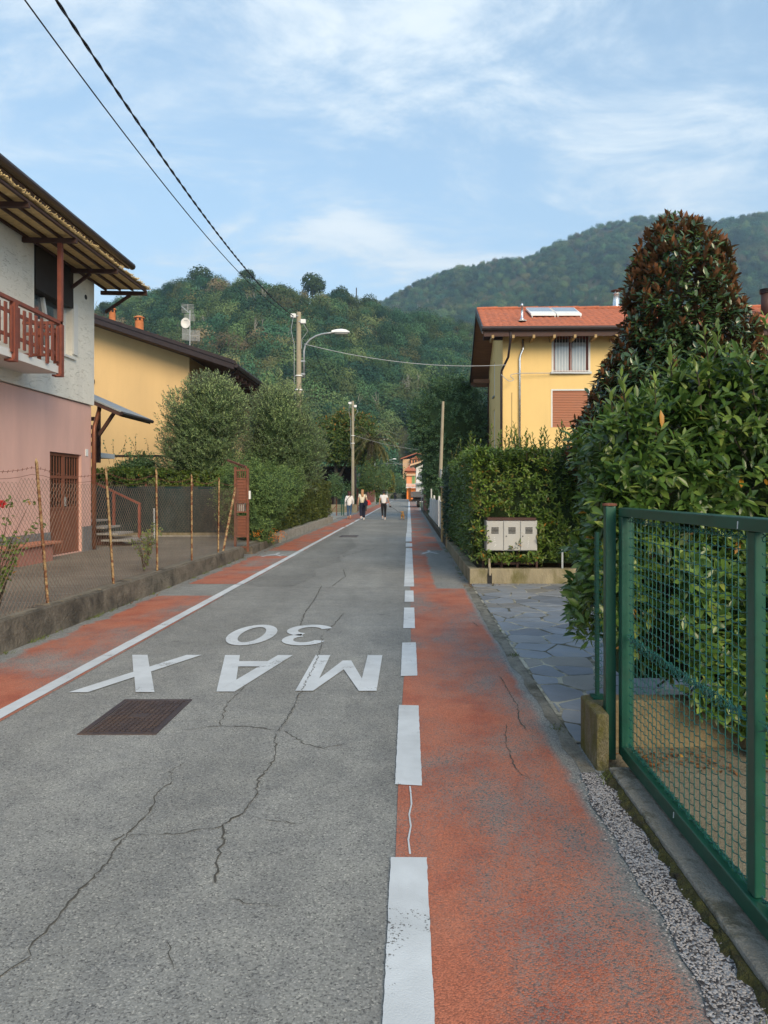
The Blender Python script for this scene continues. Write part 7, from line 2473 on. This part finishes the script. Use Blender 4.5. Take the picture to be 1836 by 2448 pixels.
person('person in dark clothes, tiny, standing at the far road junction', -2.6, 131, 1.70, pd, M['black_cloth'], M['navy'], M['black_cloth'], M['hair_black'], sleeve=1.8)

cbg = thing('shoulder_bag', 'small pale bag worn across the back of the white shirt', 'bag', (-3.70, 41.15, .78))
MB().box(-3.73, -3.63, 41.02, 41.18, .74, .92).build('bag_body', M['cream'], cbg, bevel=.02)
MB().tube([(-3.68, 41.05, .92), (-3.57, 41.02, 1.14), (-3.45, 41.03, 1.30), (-3.36, 41.13, 1.345), (-3.34, 41.24, 1.30)], .012, 6).build('strap', M['black'], cbg)
b1 = thing('handbag', 'navy handbag hanging from the blonde walker\'s shoulder', 'bag', (-2.45, 40.35, .9))
g = MB()
g.prism([(-2.58, 40.28, .80), (-2.36, 40.28, .80), (-2.34, 40.28, 1.02), (-2.44, 40.28, 1.12), (-2.56, 40.28, 1.05)], None, (0, .13, 0))
g.build('bag_body', M['navy'], b1, bevel=.02)
MB().tube([(-2.53, 40.34, 1.08), (-2.50, 40.36, 1.3), (-2.48, 40.46, 1.44), (-2.46, 40.52, 1.40)], .012, 6).build('strap', M['navy'], b1)
b2 = thing('tote_bag', 'red tote bag carried at the blonde walker\'s right side', 'bag', (-2.26, 40.45, .9))
g = MB()
g.prism([(-2.34, 40.40, .80), (-2.14, 40.40, .88), (-2.26, 40.40, 1.12), (-2.42, 40.40, 1.12)], None, (0, .12, 0))
g.build('bag_body', M['red_bag'], b2, bevel=.02)
MB().tube([(-2.38, 40.46, 1.11), (-2.42, 40.48, 1.3), (-2.46, 40.5, 1.43), (-2.47, 40.58, 1.40)], .012, 6).build('strap', M['cream_cloth'], b2)

dog = thing('dog', 'small golden brown dog on a lead seen from behind', 'dog', (-.37, 40.4, 0))
D_ = {'rump': ((0, -.16, .30), .085, .095), 'loin': ((0, 0, .31), .075, .085), 'chest': ((0, .17, .30), .085, .11), 'neck': ((-.01, .25, .39), .055, .06), 'head': ((-.03, .30, .45), .062, .062), 'muz': ((-.05, .39, .43), .03, .028),
      'tail': ((0, -.25, .36), .028, .028), 'tip': ((.02, -.27, .45), .03, .03)}
DE = [('rump', 'loin'), ('loin', 'chest'), ('chest', 'neck'), ('neck', 'head'), ('head', 'muz'), ('rump', 'tail'), ('tail', 'tip')]
for g_, k in ((-1, 'L'), (1, 'R')):
    D_[k + 'th'] = ((.06 * g_, -.15, .24), .05, .06)
    D_[k + 'st'] = ((.062 * g_, -.10, .17), .036, .04)
    D_[k + 'hk'] = ((.065 * g_, -.21, .10), .024, .026)
    D_[k + 'pw'] = ((.066 * g_, -.185 + .02 * g_, .022), .027, .03)
    D_[k + 'sh'] = ((.05 * g_, .18, .22), .04, .045)
    D_[k + 'wr'] = ((.055 * g_, .17, .10), .026, .026)
    D_[k + 'ft'] = ((.057 * g_, .19 - .03 * g_, .02), .028, .03)
    D_[k + 'er'] = ((-.03 + .065 * g_, .28, .46), .02, .03)
    D_[k + 'et'] = ((-.03 + .075 * g_, .285, .40), .022, .03)
    DE += [('rump', k + 'th'), (k + 'th', k + 'st'), (k + 'st', k + 'hk'), (k + 'hk', k + 'pw'), ('chest', k + 'sh'), (k + 'sh', k + 'wr'), (k + 'wr', k + 'ft'), ('head', k + 'er'), (k + 'er', k + 'et')]
skin('body', D_, DE, 'loin', M['fur'], dog, 2, (-.37, 40.4, 0), 1.0)
le = thing('leash', 'dark dog lead running from the walker\'s hand to the golden dog', 'leash', (-1.1, 40.5, .8))
hx, hy, hz = -1.44 + .33 * .982, 40.4 + .16, .80
MB().box(hx - .02, hx + .10, hy - .02, hy + .03, hz - .10, hz - .0).build('handle', M['black'], le, bevel=.015)
MB().tube([(hx + .06, hy, hz - .06), (hx + .3, hy + .02, .60), (-.62, 40.6, .44), (-.40, 40.64, .40)], .009, 5).build('cord', M['cable'], le)

# ------------------------------------------------------------------ the air of the valley
hz = bpy.data.materials.new('valley_haze')
hz.use_nodes = True
t = hz.node_tree
t.nodes.clear()
pv = nd(t, 'ShaderNodeVolumePrincipled', {'Color': (0.56, 0.78, 1.0, 1), 'Density': 0.00028, 'Anisotropy': 0.2})
nd(t, 'ShaderNodeOutputMaterial', {'Volume': pv.outputs[0]})
MB().box(-1350, 1500, -80, 1560, -1.3, 520).build('haze', hz, kind='stuff')
